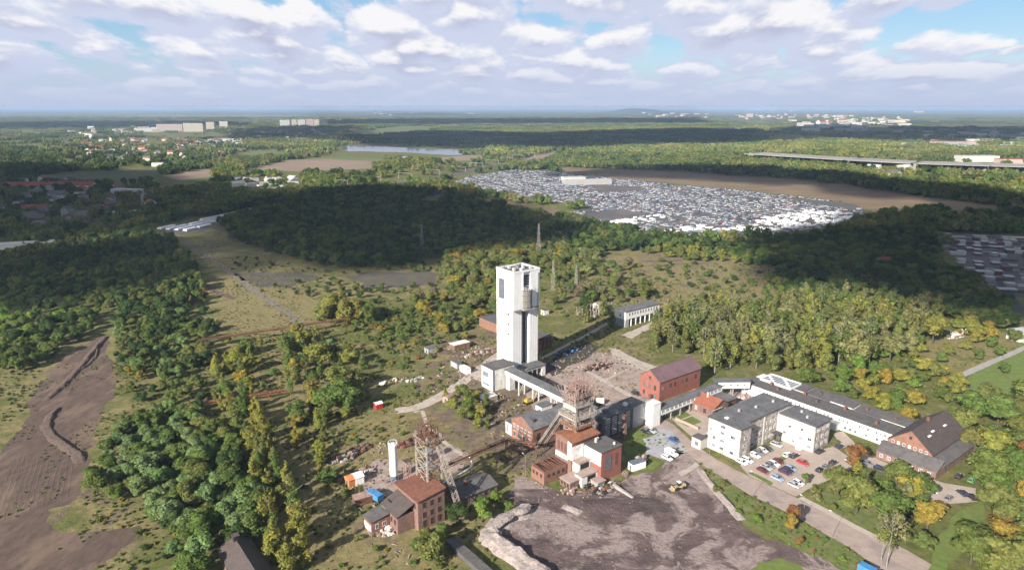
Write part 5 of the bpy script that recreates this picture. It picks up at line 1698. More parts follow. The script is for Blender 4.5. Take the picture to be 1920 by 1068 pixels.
def trunk_mesh(kind, seed):
    r = random.Random(seed)
    mb = MB()
    top = {'dome': 0.5, 'round': 0.62, 'slim': 0.85, 'birch': 0.92, 'conifer': 0.95, 'bare': 0.9}[kind]
    w = {'dome': 0.03, 'round': 0.022, 'slim': 0.014, 'birch': 0.011, 'conifer': 0.014, 'bare': 0.009}[kind]
    k = 6
    pts = []
    for i in range(k + 1):
        t = i / k
        pts.append(((r.uniform(-1, 1) * 0.012 * t), (r.uniform(-1, 1) * 0.012 * t), top * t))
    for i in range(k):
        a, b = pts[i], pts[i + 1]
        n = 6
        r0, r1 = w * (1.15 - i / k), w * (1.15 - (i + 1) / k) + 0.002
        vs = [(a[0] + r0 * math.cos(6.283 * j / n), a[1] + r0 * math.sin(6.283 * j / n), a[2]) for j in range(n)]
        vs += [(b[0] + r1 * math.cos(6.283 * j / n), b[1] + r1 * math.sin(6.283 * j / n), b[2]) for j in range(n)]
        mb.add(vs, [(j, (j + 1) % n, n + (j + 1) % n, n + j) for j in range(n)])
    for i in range(9 if kind in ('bare', 'birch') else 5):
        z = top * r.uniform(0.45, 0.95)
        a = r.uniform(0, 6.28)
        L = r.uniform(0.12, 0.24) * (0.7 if kind in ('slim', 'conifer') else 1)
        mb.bar((0, 0, z), (L * math.cos(a), L * math.sin(a), z + L * 0.8), w * 0.45)
    me = mb.mesh(kind + '_trunk')
    me.materials.append(M['birch_bark'] if kind in ('birch', 'bare') else M['bark'])
    return me


CROWN = {
    'round': [crown_mesh('round', 10 + i, 2300, True, 0.03) for i in range(6)],
    'slim': [crown_mesh('slim', 30 + i, 1500, True, 0.021) for i in range(5)],
    'birch': [crown_mesh('birch', 50 + i, 720, False, 0.026) for i in range(5)],
    'conifer': [crown_mesh('conifer', 70 + i, 900, True, 0.028) for i in range(2)],
    'dome': [crown_mesh('dome', 130 + i, 4200, True, 0.024) for i in range(2)],
    'bush': [crown_mesh('bush', 90 + i, 620, True, 0.075) for i in range(6)],
    'bare': [crown_mesh('bare', 110 + i, 520, False, 0.02) for i in range(3)],
}
TRUNK = {k: [trunk_mesh(k, 5 + i) for i in range(3)] for k in ('round', 'slim', 'birch', 'conifer', 'bare', 'dome')}

TINT = {
    'dark green': (0.041, 0.063, 0.022), 'green': (0.080, 0.111, 0.031), 'bright green': (0.104, 0.152, 0.031), 'yellow-green': (0.163, 0.163, 0.037),
    'olive': (0.108, 0.119, 0.037), 'golden': (0.185, 0.148, 0.033), 'rust': (0.155, 0.081, 0.033), 'silver-green': (0.112, 0.162, 0.062),
    'brown': (0.126, 0.100, 0.070), 'pale olive': (0.142, 0.145, 0.06),
}


def jit(c, r, a=0.16):
    k = 1.34 + r.uniform(-a, a)
    return tuple(max(0.005, x * k * (1 + r.uniform(-0.07, 0.07))) for x in c)


# footprints nothing may grow in (site u0,u1,v0,v1)
FOOT = [(187, 205, 238, 259), (170, 184, 236, 247), (176, 183, 180, 238), (176, 202, 167, 181), (204, 247, 168, 173), (221, 251, 183, 196), (225, 246, 158, 174), (203, 244, 117, 146),
        (258, 276, 100, 168), (246, 283, 80, 103), (287, 319, 265, 276), (218, 232, 266, 278), (221, 234, 291, 322), (149, 173, 183, 202), (137, 166, 148, 170), (77, 104, 163, 181), (107, 123, 166, 178), (37, 48, 158, 187), (92, 97, 127, 154)]
NEARSHEET = ('road', 'car_park', 'side_road', 'slab_road', 'yard', 'slag_yard', 'dirt_field', 'courtyard', 'path', 'footpath', 'lawn')


def free(x, y):
    ok = np.ones(np.shape(x), bool)
    u, v = to_site(x, y)
    for a, b, c, d in FOOT:
        ok &= ~((u > a - 1) & (u < b + 1) & (v > c - 1) & (v < d + 1))
    for n, pts in SHEETS:
        if n in NEARSHEET:
            ok &= ~inside(pts, x, y)
    return ok


def scatter(poly, spacing, r, world=False, n_try=25):
    """dart throwing with a grid, in metres, inside a pixel polygon"""
    wp = poly if world else [G(*p) for p in poly]
    xs, ys = [p[0] for p in wp], [p[1] for p in wp]
    x0, x1, y0, y1 = min(xs), max(xs), min(ys), max(ys)
    n = int((x1 - x0) * (y1 - y0) / spacing ** 2 * 4) + 10
    X, Y = r.uniform(x0, x1, n), r.uniform(y0, y1, n)
    ok = inside(wp, X, Y)
    X, Y = X[ok], Y[ok]
    grid, out = {}, []
    for x, y in zip(X, Y):
        i, j = int(x // spacing), int(y // spacing)
        bad = False
        for a in (i - 1, i, i + 1):
            for b in (j - 1, j, j + 1):
                for q in grid.get((a, b), ()):
                    if (q[0] - x) ** 2 + (q[1] - y) ** 2 < spacing ** 2:
                        bad = True
        if not bad:
            grid.setdefault((i, j), []).append((x, y))
            out.append((x, y))
    return np.array(out).reshape(-1, 2)


# (where, outline, spacing, height range, {kind: weight}, {colour: weight})
TREES = [
    ('in the dense grove beside the bare dirt field', [(165, 935), (185, 880), (240, 800), (330, 770), (400, 800), (450, 850), (480, 930), (500, 1010), (480, 1100), (320, 1100), (320, 1010), (250, 940), (200, 955)], 4.4, (6.0, 9.5), {'round': 8, 'bush': 0}, {'silver-green': 4, 'green': 4, 'dark green': 1, 'olive': 1}),
    ('in the line of poplars right of the dense grove', [(440, 770), (480, 770), (520, 880), (560, 960), (575, 1090), (500, 1090), (490, 950), (450, 850)], 4.8, (8, 13), {'slim': 6, 'birch': 1}, {'yellow-green': 4, 'olive': 3, 'green': 2}),
    ('around the rusty orange pipe bridge', [(395, 700), (470, 655), (480, 745), (440, 790), (400, 760)], 6.0, (7, 11), {'slim': 4, 'round': 2, 'birch': 1}, {'yellow-green': 4, 'olive': 2, 'green': 2, 'golden': 1}),
    ('in the mixed copse above the red and white hut', [(540, 640), (590, 640), (680, 690), (690, 740), (640, 790), (560, 800), (540, 730)], 6.5, (8, 13), {'slim': 3, 'round': 4, 'birch': 3}, {'olive': 3, 'green': 4, 'golden': 1, 'yellow-green': 3, 'silver-green': 2}),
    ('in the thin row left of the scrap heaps', [(545, 800), (605, 780), (625, 880), (590, 910), (555, 880)], 7.0, (6, 10), {'slim': 3, 'round': 2}, {'yellow-green': 3, 'golden': 2, 'olive': 2}),
    ('in the thicket at the head of the dirt field', [(215, 600), (330, 590), (400, 620), (390, 690), (300, 720), (225, 690)], 6.0, (6, 9.5), {'round': 6, 'slim': 1}, {'green': 3, 'dark green': 4, 'olive': 2, 'silver-green': 1}),
    ('in the scattered trees below the thicket', [(220, 700), (380, 690), (400, 750), (330, 765), (240, 760)], 8.5, (4, 7.5), {'round': 4, 'slim': 1}, {'green': 3, 'dark green': 2, 'olive': 2, 'golden': 1}),
    ('along the upper edge of the dirt field', [(0, 640), (100, 610), (185, 615), (130, 650), (60, 690), (0, 705)], 6.5, (7, 11), {'round': 6}, {'green': 3, 'bright green': 2, 'dark green': 3}),
    ('on the slope behind the small brick ruin', [(845, 950), (900, 925), (965, 930), (960, 965), (900, 985), (850, 1000)], 4.5, (4, 7.5), {'round': 6}, {'green': 4, 'bright green': 2, 'dark green': 2}),
    ('in front of the brick ruin with the rust red roof', [(752, 985), (780, 1005), (835, 985), (830, 1030), (790, 1068), (760, 1050)], 4.5, (4.5, 9), {'round': 3, 'slim': 2}, {'golden': 2, 'olive': 2, 'green': 3}),
    ('between the pale slab road and the winding hall', [(825, 745), (880, 738), (925, 770), (920, 810), (870, 790), (830, 775)], 6.5, (6, 10), {'round': 3, 'slim': 4}, {'yellow-green': 3, 'green': 2, 'olive': 3}),
    ('in the belt behind the white tower', [(835, 490), (930, 465), (1005, 470), (1010, 500), (930, 590), (880, 585), (840, 540)], 8.0, (10, 15), {'round': 6, 'birch': 1}, {'olive': 5, 'golden': 1, 'green': 2, 'pale olive': 2}),
    ('among the bushes left of the brown brick shed', [(770, 560), (860, 545), (900, 600), (880, 640), (790, 620)], 8.0, (5, 10), {'round': 5, 'bare': 1}, {'green': 3, 'golden': 2, 'olive': 3, 'brown': 1}),
    ('beside the lawn right of the white tower', [(1075, 575), (1100, 570), (1110, 605), (1080, 610)], 9.0, (10, 13), {'conifer': 3}, {'dark green': 1, 'olive': 1}),
    ('next to the white pavilion', [(1130, 590), (1158, 590), (1160, 622), (1135, 622)], 8.0, (10, 13), {'slim': 2}, {'olive': 2, 'green': 1}),
    ('in the birch wood behind the red brick hall', [(1228, 655), (1222, 610), (1290, 590), (1400, 590), (1500, 575), (1640, 575), (1755, 590), (1760, 640), (1690, 675), (1600, 690), (1500, 705), (1440, 700), (1400, 690), (1330, 705), (1318, 680), (1290, 665)], 5.6, (12, 18), {'slim': 6, 'birch': 4, 'round': 1, 'bare': 1}, {'olive': 4, 'pale olive': 3, 'yellow-green': 2, 'green': 2}),
    ('in the garden trees behind the long white wing', [(1500, 720), (1600, 700), (1700, 690), (1790, 700), (1800, 760), (1830, 790), (1820, 830), (1800, 770), (1740, 770), (1700, 785), (1620, 760)], 7.5, (6, 11), {'round': 7, 'bare': 1}, {'golden': 2, 'bright green': 2, 'green': 4, 'yellow-green': 3, 'olive': 2}),
    ('right of the old brick hall', [(1800, 790), (1870, 760), (1925, 760), (1925, 880), (1850, 890), (1815, 870)], 8.0, (9, 14), {'round': 6, 'conifer': 1}, {'olive': 3, 'golden': 1, 'green': 3, 'yellow-green': 1}),
    ('on the lawn corner at the lower right', [(1830, 920), (1925, 890), (1930, 1090), (1840, 1090), (1800, 1075), (1840, 1010)], 7.5, (8, 13), {'round': 6}, {'olive': 3, 'rust': 1, 'green': 3, 'dark green': 1, 'golden': 1}),
    ('in the overgrown park between street and old brick hall', [(1560, 905), (1610, 885), (1690, 910), (1725, 940), (1700, 985), (1640, 990), (1560, 945)], 7.0, (6, 12), {'round': 5, 'slim': 2, 'birch': 1}, {'olive': 3, 'pale olive': 2, 'green': 2, 'yellow-green': 2}),
    ('beside the lower end of the street', [(1650, 1030), (1740, 985), (1760, 1010), (1740, 1090), (1690, 1068)], 7.0, (7, 12), {'round': 4, 'birch': 2}, {'olive': 3, 'golden': 1, 'green': 2, 'dark green': 1}),
    ('on the left hand slope below the forest', [(0, 540), (90, 545), (200, 590), (170, 615), (60, 615), (0, 640)], 8, (6, 10), {'round': 6}, {'green': 3, 'bright green': 2, 'dark green': 3}),
]
FOREST_NEAR = [
    ([(400, 600), (480, 640), (640, 640), (700, 700), (720, 760), (620, 800), (640, 900), (590, 930), (540, 800), (470, 700), (380, 660)], 15, (4, 8), {'round': 4, 'slim': 2}, {'olive': 3, 'green': 3, 'yellow-green': 2, 'golden': 1, 'dark green': 1}),
    ([(210, 590), (400, 560), (420, 640), (400, 760), (300, 800), (225, 760)], 11, (4, 7), {'round': 5}, {'green': 3, 'dark green': 3, 'olive': 2}),
    ([(640, 545), (860, 520), (920, 600), (880, 640), (780, 650), (660, 640)], 11, (3, 6.5), {'round': 5}, {'green': 4, 'olive': 2, 'golden': 1, 'dark green': 2}),
    ([(430, 480), (640, 510), (840, 490), (850, 545), (620, 560), (440, 545)], 8.5, (2.5, 5), {'round': 5}, {'dark green': 3, 'green': 2, 'olive': 2}),
    ([(1000, 545), (1160, 520), (1230, 560), (1160, 585), (1060, 600)], 11, (4, 8), {'round': 5, 'bare': 1}, {'olive': 3, 'green': 2, 'pale olive': 2}),
    ([(1490, 690), (1920, 640), (1925, 900), (1840, 860), (1780, 770), (1640, 770)], 11, (5, 9), {'round': 6}, {'olive': 4, 'green': 4, 'golden': 1, 'yellow-green': 2, 'bright green': 1}),
    ([(1760, 940), (1930, 880), (1930, 1080), (1720, 1090), (1800, 1010)], 7, (5, 9), {'round': 6}, {'olive': 3, 'green': 3, 'rust': 1, 'golden': 1}),
    ([(-40, 500), (100, 450), (240, 430), (320, 440), (345, 480), (385, 540), (370, 570), (300, 600), (200, 585), (100, 545), (-40, 530)], 5.5, (7, 12), {'round': 6, 'slim': 2}, {'green': 3, 'dark green': 5, 'olive': 2}),
    ([(850, 470), (1000, 450), (1130, 480), (1100, 520), (1040, 540), (1010, 500), (930, 470)], 7, (8, 13), {'round': 5, 'birch': 2}, {'olive': 4, 'green': 2, 'pale olive': 2, 'golden': 1}),
    ([(1030, 510), (1180, 500), (1220, 560), (1150, 570), (1060, 560)], 8, (6, 11), {'round': 5, 'bare': 1}, {'green': 3, 'olive': 3, 'brown': 1, 'pale olive': 1}),
    ([(1230, 490), (1300, 485), (1340, 520), (1420, 525), (1400, 560), (1300, 545), (1240, 530)], 11, (4, 7), {'round': 5}, {'green': 3, 'dark green': 2, 'olive': 1}),
    ([(1180, 470), (1330, 465), (1460, 470), (1600, 460), (1560, 490), (1440, 500), (1300, 490)], 7, (6, 10), {'round': 6}, {'yellow-green': 3, 'green': 3, 'olive': 3}),
    ([(1440, 530), (1500, 500), (1620, 480), (1740, 480), (1800, 520), (1890, 570), (1900, 620), (1820, 615), (1750, 585), (1640, 575), (1540, 580), (1470, 560)], 6.5, (8, 13), {'round': 7}, {'dark green': 4, 'green': 3, 'olive': 1}),
    ([(1780, 600), (1900, 590), (1905, 640), (1820, 650)], 8, (6, 11), {'round': 5}, {'yellow-green': 3, 'golden': 1, 'olive': 2}),
    ([(560, 560), (700, 545), (830, 530), (900, 500), (840, 490), (640, 520)], 11, (5, 9), {'round': 5}, {'green': 2, 'olive': 2, 'dark green': 2}),
    ([(395, 400), (480, 385), (600, 362), (720, 352), (830, 362), (960, 402), (1010, 440), (1100, 425), (1320, 452), (1330, 472), (1180, 470), (1010, 485), (850, 475), (780, 495), (640, 505), (520, 480), (440, 450)], 6.5, (9, 14), {'round': 6, 'slim': 2}, {'dark green': 5, 'green': 3, 'olive': 1}),
    ([(1330, 470), (1440, 455), (1560, 442), (1700, 430), (1750, 450), (1760, 480), (1600, 485), (1440, 500)], 6.5, (8, 13), {'round': 6}, {'dark green': 5, 'green': 3}),
]
pyr = random.Random(77)


def wpick(d):
    ks = list(d)
    return pyr.choices(ks, [d[k] for k in ks])[0]


every = []
for where, poly, sp, hr, kinds, cols in TREES:
    P = scatter(poly, sp, rng)
    if len(P):
        P = P[free(P[:, 0], P[:, 1])]
    if not len(P):
        continue
    dm, xm = np.median(P[:, 1]), np.median(P[:, 0])
    ds, xsd = P[:, 1].std() + 1, P[:, 0].std() + 1
    for x, y in P:
        h = pyr.uniform(*hr)
        k, c = wpick(kinds), wpick(cols)
        dd, dx = (y - dm) / ds, (x - xm) / xsd
        pos = ('near ' if dd < -0.5 else 'far ' if dd > 0.5 else '') + ('left' if dx < -0.55 else 'right' if dx > 0.55 else 'centre')
        every.append([h / math.hypot(x, y), x, y, h, hr, k, c, where, pos])
every.sort(key=lambda e: -e[0])
TREE_NAME = {'dome': 'willow_tree', 'round': 'broadleaf_tree', 'slim': 'poplar_tree', 'birch': 'birch_tree', 'conifer': 'conifer_tree', 'bare': 'half_bare_tree'}
TREE_WORD = {'round': 'broadleaf', 'slim': 'poplar', 'birch': 'birch', 'conifer': 'conifer', 'bare': 'thin tree'}


def plant_tree(x, y, h, k, tint, label, group=None, sx=1.0, cat='tree'):
    t = thing(TREE_NAME[k], label, cat, (x, y, -0.1), pyr.uniform(0, 6.28), group)
    t.scale = (h * sx, h * sx, h)
    link('trunk', pyr.choice(TRUNK[k]), t)
    c = link('crown', pyr.choice(CROWN[k]), t)
    c['tint'] = tint
    return t


# trees that stand out on their own
SPECIAL = [
    (630, 606, 22, 'dome', 'yellow-green', 'big pale willow like tree standing on the dry meadow', 1.0),
    (604, 602, 13, 'dome', 'pale olive', 'smaller pale tree on the left flank of the big meadow tree', 1.0),
    (664, 603, 18, 'dome', 'yellow-green', 'second pale crown merged into the right of the big meadow tree', 1.0),
    (690, 604, 14, 'dome', 'green', 'darker round tree on the far right of the big meadow tree', 1.0),
    (1485, 985, 8.0, 'round', 'rust', 'orange tree on the verge beside the street bend', 1.0),
    (1482, 998, 6.5, 'round', 'golden', 'yellow tree just in front of the orange verge tree', 0.9),
    (1600, 882, 11.0, 'round', 'rust', 'russet tree at the right end of the car park', 1.0),
    (1700, 950, 13.0, 'round', 'golden', 'large golden tree in front of the old brick hall', 1.05),
    (1826, 850, 12.5, 'round', 'olive', 'big dense olive tree touching the dark roof of the old brick hall', 1.15),
    (1835, 872, 9.0, 'conifer', 'silver-green', 'blue grey spruce right of the old brick hall', 1.3),
    (1510, 908, 5.0, 'round', 'green', 'small round tree at the lower corner of the car park', 0.9),
    (556, 705, 10.0, 'round', 'golden', 'golden tree with pale trunk in the mixed copse', 1.1),
    (800, 596, 9.0, 'round', 'golden', 'orange yellow tree left of the white tower beyond the bushes', 1.0),
    (1662, 1062, 16.5, 'bare', 'pale olive', 'leaning nearly leafless tree over the lower street', 1.0),
    (1652, 1052, 12.0, 'bare', 'olive', 'thin bare tree with dark trunk at the lower street edge', 1.0),
    (1122, 560, 9.5, 'bare', 'brown', 'bare grey brown tree beyond the substation', 1.3),
    (1700, 800, 9.5, 'round', 'golden', 'yellow tree close behind the end of the long white wing', 1.1),
    (1880, 700, 6.0, 'round', 'green', 'lone dark bush like tree beside the diagonal path', 1.4),
    (895, 800, 7.0, 'slim', 'yellow-green', 'slender poplar left of the winding hall gable', 1.3),
    (1605, 705, 11.0, 'round', 'bright green', 'bright green round tree behind the long white wing', 1.15),
    (243, 433, 13.0, 'slim', 'golden', 'yellow poplar above the dark left forest', 0.9),
    (385, 560, 8.0, 'slim', 'rust', 'rusty brown tree at the right end of the left forest', 1.3),
]
for px, py, h, k, c, label, sx in SPECIAL:
    x, y = G(px, py)
    plant_tree(x, y, h, k, jit(TINT[c], pyr, 0.08), label, None, sx)

rest = []
NMAX = 276
for i, (s, x, y, h, hr, k, c, where, pos) in enumerate(every):
    if k == 'bush':
        k = 'round'
    if i < NMAX:
        f = (h - hr[0]) / (hr[1] - hr[0])
        label = f"{'tall' if f > .62 else 'low' if f < .3 else 'mid-sized'} {c} {TREE_WORD[k]} {where}, {pos}"
        wd = pyr.uniform(0.82, 1.24)
        wide = label.replace(' ' + c + ' ', f" {'broad' if wd > 1.1 else 'narrow' if wd < 0.96 else 'plump'} {c} ", 1)
        if len(wide.split()) <= 16:
            label = wide
        plant_tree(x, y, h * 1.12, k, jit(TINT[c], pyr), label, 'trees ' + where, wd * (1.25 if k == 'round' else 1.0))
    else:
        rest.append((x, y, h, k, jit(TINT[c], pyr)))
print('near trees', len(every))
for poly, sp, hr, kinds, cols in FOREST_NEAR:
    P = scatter(poly, sp, rng)
    P = P[free(P[:, 0], P[:, 1])]
    for n, pts in SHEETS:
        if n in ('pond', 'storage_yard', 'van_yard', 'garage_ground', 'coal_ground', 'old_track_bed'):
            for f in (0, 50, 100):
                if f and n in ('coal_ground', 'old_track_bed'):
                    continue
                P = P[~inside(pts, P[:, 0], P[:, 1] + (f if n == 'pond' else f * .25))]
    for x, y in P:
        rest.append((x, y, pyr.uniform(*hr), wpick(kinds), jit(TINT[wpick(cols)], pyr)))


# geometry nodes: instances of prototype meshes on points (woods and weeds that nobody counts)
PROTO = bpy.data.collections.new('plant_prototypes')


def instance_group(name, protos):
    col = bpy.data.collections.new(name + '_kinds')
    for i, me in enumerate(protos):
        o = bpy.data.objects.new(f'{name}_{i:02d}', me)
        col.objects.link(o)
    ng = bpy.data.node_groups.new(name, 'GeometryNodeTree')
    ng.interface.new_socket('Geometry', in_out='INPUT', socket_type='NodeSocketGeometry')
    ng.interface.new_socket('Geometry', in_out='OUTPUT', socket_type='NodeSocketGeometry')
    gi = ng.nodes.new('NodeGroupInput')
    go = ng.nodes.new('NodeGroupOutput')
    ci = ng.nodes.new('GeometryNodeCollectionInfo')
    ci.inputs['Collection'].default_value = col
    ci.inputs['Separate Children'].default_value = True
    ci.inputs['Reset Children'].default_value = True
    ip = ng.nodes.new('GeometryNodeInstanceOnPoints')
    ip.inputs['Pick Instance'].default_value = True

    def attr(nm, typ):
        a = ng.nodes.new('GeometryNodeInputNamedAttribute')
        a.data_type = typ
        a.inputs['Name'].default_value = nm
        return a.outputs['Attribute']
    ng.links.new(gi.outputs[0], ip.inputs['Points'])
    ng.links.new(ci.outputs[0], ip.inputs['Instance'])
    ng.links.new(attr('variant', 'INT'), ip.inputs['Instance Index'])
    er = ng.nodes.new('FunctionNodeEulerToRotation')
    ng.links.new(attr('turn', 'FLOAT_VECTOR'), er.inputs[0])
    ng.links.new(er.outputs[0], ip.inputs['Rotation'])
    ng.links.new(attr('size', 'FLOAT_VECTOR'), ip.inputs['Scale'])
    ng.links.new(ip.outputs[0], go.inputs[0])
    return ng


def spread(name, ng, xyz, size, turn, tint, variant):
    n = len(xyz)
    me = bpy.data.meshes.new(name)
    me.from_pydata([tuple(p) for p in xyz], [], [])

    def put(nm, typ, arr, key):
        a = me.attributes.new(nm, typ, 'POINT')
        a.data.foreach_set(key, np.ascontiguousarray(arr).ravel())
    t3 = np.zeros((n, 3), np.float32)
    t3[:, 2] = turn
    put('turn', 'FLOAT_VECTOR', t3, 'vector')
    put('size', 'FLOAT_VECTOR', np.asarray(size, np.float32), 'vector')
    put('variant', 'INT', np.asarray(variant, np.int32), 'value')
    put('tint', 'FLOAT_COLOR', np.concatenate([np.asarray(tint, np.float32), np.ones((n, 1), np.float32)], 1), 'color')
    o = link(name, me)
    md = o.modifiers.new('plants', 'NODES')
    md.node_group = ng
    o['kind'] = 'stuff'
    return o


PK = ['round', 'slim', 'birch', 'conifer', 'bush', 'bare']
protos, start = [], {}
for k in PK:
    start[k] = len(protos)
    protos += CROWN[k]
# clumps of several crowns for the middle distance and low canopy mats for the far one
def clump(seed, n, rad_, hr, leaves, core_scale=1.0):
    r = np.random.default_rng(seed)
    vs, fs = [], []
    iv, jf = ICO
    for i in range(n):
        a, q = r.uniform(0, 6.28), rad_ * math.sqrt(r.uniform(0, 1))
        h = r.uniform(*hr)
        c = np.array([q * math.cos(a), q * math.sin(a), 0.0])
        w = h * r.uniform(0.3, 0.42)
        for k in range(3):
            cc = c + np.array([r.uniform(-.4, .4) * w, r.uniform(-.4, .4) * w, h * (0.45 + 0.17 * k)])
            nb = len(vs)
            q2 = iv * np.array([w * (0.95 - 0.2 * k), w * (0.95 - 0.2 * k), h * 0.27]) * r.uniform(0.75, 1.2, (len(iv), 1)) + cc
            vs += q2.tolist()
            fs += [tuple(m + nb for m in f) for f in jf]
        d = unit(leaves, r)
        d[:, 2] = np.abs(d[:, 2])
        pos = c + np.array([0, 0, h * 0.55]) + d * np.array([w, w, h * 0.45]) * r.uniform(0.85, 1.15, (leaves, 1))
        s = 0.11 * h
        for p in pos:
            u_, v_ = unit(1, r)[0] * s, unit(1, r)[0] * s
            nb = len(vs)
            vs += [(p - u_).tolist(), (p - v_).tolist(), (p + u_).tolist(), (p + v_).tolist()]
            fs.append((nb, nb + 1, nb + 2, nb + 3))
    me = bpy.data.meshes.new('canopy')
    me.from_pydata(vs, [], fs)
    me.materials.append(M['foliage'])
    return me


start['clump'] = len(protos)
protos += [clump(200 + i, 6, 9.5, (8, 13), 45) for i in range(4)]
start['mat'] = len(protos)
protos += [clump(220 + i, 26, 38, (8, 13), 10) for i in range(4)]
NG = instance_group('woodland', protos)
NV = {'round': 6, 'slim': 5, 'birch': 5, 'conifer': 2, 'bush': 6, 'bare': 3, 'clump': 4, 'mat': 4}


def plant_mass(name, items):
    """items: (x, y, size, kind, tint)"""
    xyz = [(i[0], i[1], -0.15 * i[2] if i[3] == 'round' else -0.1) for i in items]
    sc = []
    for i in items:
        w = pyr.uniform(0.85, 1.2) * (1.25 if i[3] == 'round' else 1.0)
        sc.append((i[2] * w, i[2] * w, i[2]))
    return spread(name, NG, xyz, sc, [pyr.uniform(0, 6.28) for _ in items], [i[4] for i in items], [start[i[3]] + pyr.randrange(NV[i[3]]) for i in items])


plant_mass('woodland', rest)
print('woodland', len(rest))

# middle and far woods: everything that is not field, yard, water or town
def far_points(d0, d1, spacing, half=0.86):
    out = []
    d = d0
    while d < d1:
        sp = spacing(d)
        n = int(2 * half * d / sp)
        xs = (np.arange(n) - n / 2 + rng.uniform(0, 1)) * sp + rng.uniform(-.45, .45, n) * sp
        ys = d + rng.uniform(-.5, .5, n) * sp
        out.append(np.stack([xs, ys], 1))
        d += sp
    return np.concatenate(out)


def in_sheets(P, grow=0):
    k = np.zeros(len(P), bool)
    for n, pts in SHEETS:
        if len(pts) > 3:
            k |= inside(pts, P[:, 0], P[:, 1])
    return k


def in_px(P, polys):
    k = np.zeros(len(P), bool)
    for p in polys:
        k |= inside([G(*q) for q in p], P[:, 0], P[:, 1])
    return k


OPEN = [
    ([(1400, 284), (1960, 304), (1960, 326), (1700, 318), (1400, 298)], 0.25),
    ([(620, 268), (920, 276), (960, 300), (700, 300), (600, 296)], 0.12),  # thinly wooded or built-up places: share of trees kept
    ([(0, 330), (200, 330), (300, 350), (300, 420), (0, 460)], 0.3),
    ([(0, 240), (440, 240), (430, 305), (300, 320), (0, 310)], 0.3),
    ([(420, 330), (570, 330), (570, 362), (430, 366)], 0.1),
    ([(620, 330), (900, 300), (960, 310), (860, 345), (640, 362)], 0.2),
    ([(1560, 310), (1920, 300), (1920, 350), (1700, 350)], 0.4),
    ([(1500, 232), (1930, 228), (1930, 275), (1720, 275), (1480, 262)], 0.4),
    ([(1360, 205), (1930, 205), (1930, 240), (1360, 238)], 0.22),
    ([(270, 225), (640, 220), (640, 262), (270, 262)], 0.4),
    ([(1740, 436), (1960, 440), (1960, 570), (1880, 560), (1800, 500)], 0.04),
    ([(280, 425), (480, 388), (490, 402), (380, 440), (300, 442)], 0.0),
    ([(330, 440), (430, 430), (620, 540), (640, 600), (400, 600)], 0.02),
    ([(420, 400), (560, 395), (600, 440), (840, 490), (850, 530), (600, 545), (440, 470)], 0.12),
    ([(840, 330), (1010, 370), (1110, 400), (1040, 420), (960, 395), (870, 375)], 0.25),
]
DARK = [  # woods tinted darker: cloud shadow put into the foliage colour
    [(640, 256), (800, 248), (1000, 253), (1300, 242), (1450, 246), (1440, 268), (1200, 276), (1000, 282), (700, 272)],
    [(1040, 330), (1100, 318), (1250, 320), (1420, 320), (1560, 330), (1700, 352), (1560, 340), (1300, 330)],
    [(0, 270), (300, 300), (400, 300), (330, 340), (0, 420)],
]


SEEN = {'lake': 260, 'pond': 120, 'ploughed_field': 90, 'meadow': 70, 'sandy_field': 25, 'storage_yard': 30, 'sand_bank': 80, 'railway': 40, 'van_yard': 50}


def far_mass(name, P, kind, size, tint_scale):
    keep = ~in_sheets(P)
    for n, pts in SHEETS:                    # low scrub only on the near shores of water and fields
        if n in SEEN:
            for f in (0.33, 0.66, 1.0):
                keep &= ~inside(pts, P[:, 0], P[:, 1] + SEEN[n] * f)
    for poly, share in OPEN:
        k = in_px(P, [poly])
        keep &= ~(k & (rng.uniform(0, 1, len(P)) > share))
    big = pnoise(P[:, 0], P[:, 1], tint_scale * 2.2, 4) * .65 + pnoise(P[:, 0], P[:, 1], tint_scale * .6, 9) * .35
    keep &= big > 0.24
    P, big = P[keep], big[keep]
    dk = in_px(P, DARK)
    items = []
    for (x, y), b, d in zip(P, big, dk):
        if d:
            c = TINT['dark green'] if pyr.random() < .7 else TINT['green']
        else:
            c = TINT[pyr.choices(['dark green', 'green', 'olive', 'pale olive', 'yellow-green'], [max(.05, 1.5 - 2.4 * b), 1.0, .9, max(.02, 2.2 * b - .7), max(.02, 1.6 * b - .6)])[0]]
        items.append((x, y, size * pyr.uniform(.8, 1.15), kind, jit(c, pyr, 0.2)))
    print(name, len(items))
    return plant_mass(name, items)


Pm = far_points(640, 1900, lambda d: 14.0 + (d - 640) * 0.006)
nearf = in_px(Pm, [f[0] for f in FOREST_NEAR] + [[(1180, 470), (1480, 470), (1600, 560), (1230, 600)]])
far_mass('mid_forest', Pm[~nearf], 'clump', 1.0, 60)
far_mass('far_forest', far_points(1900, 9000, lambda d: 48 + (d - 1900) * 0.012), 'mat', 1.0, 240)

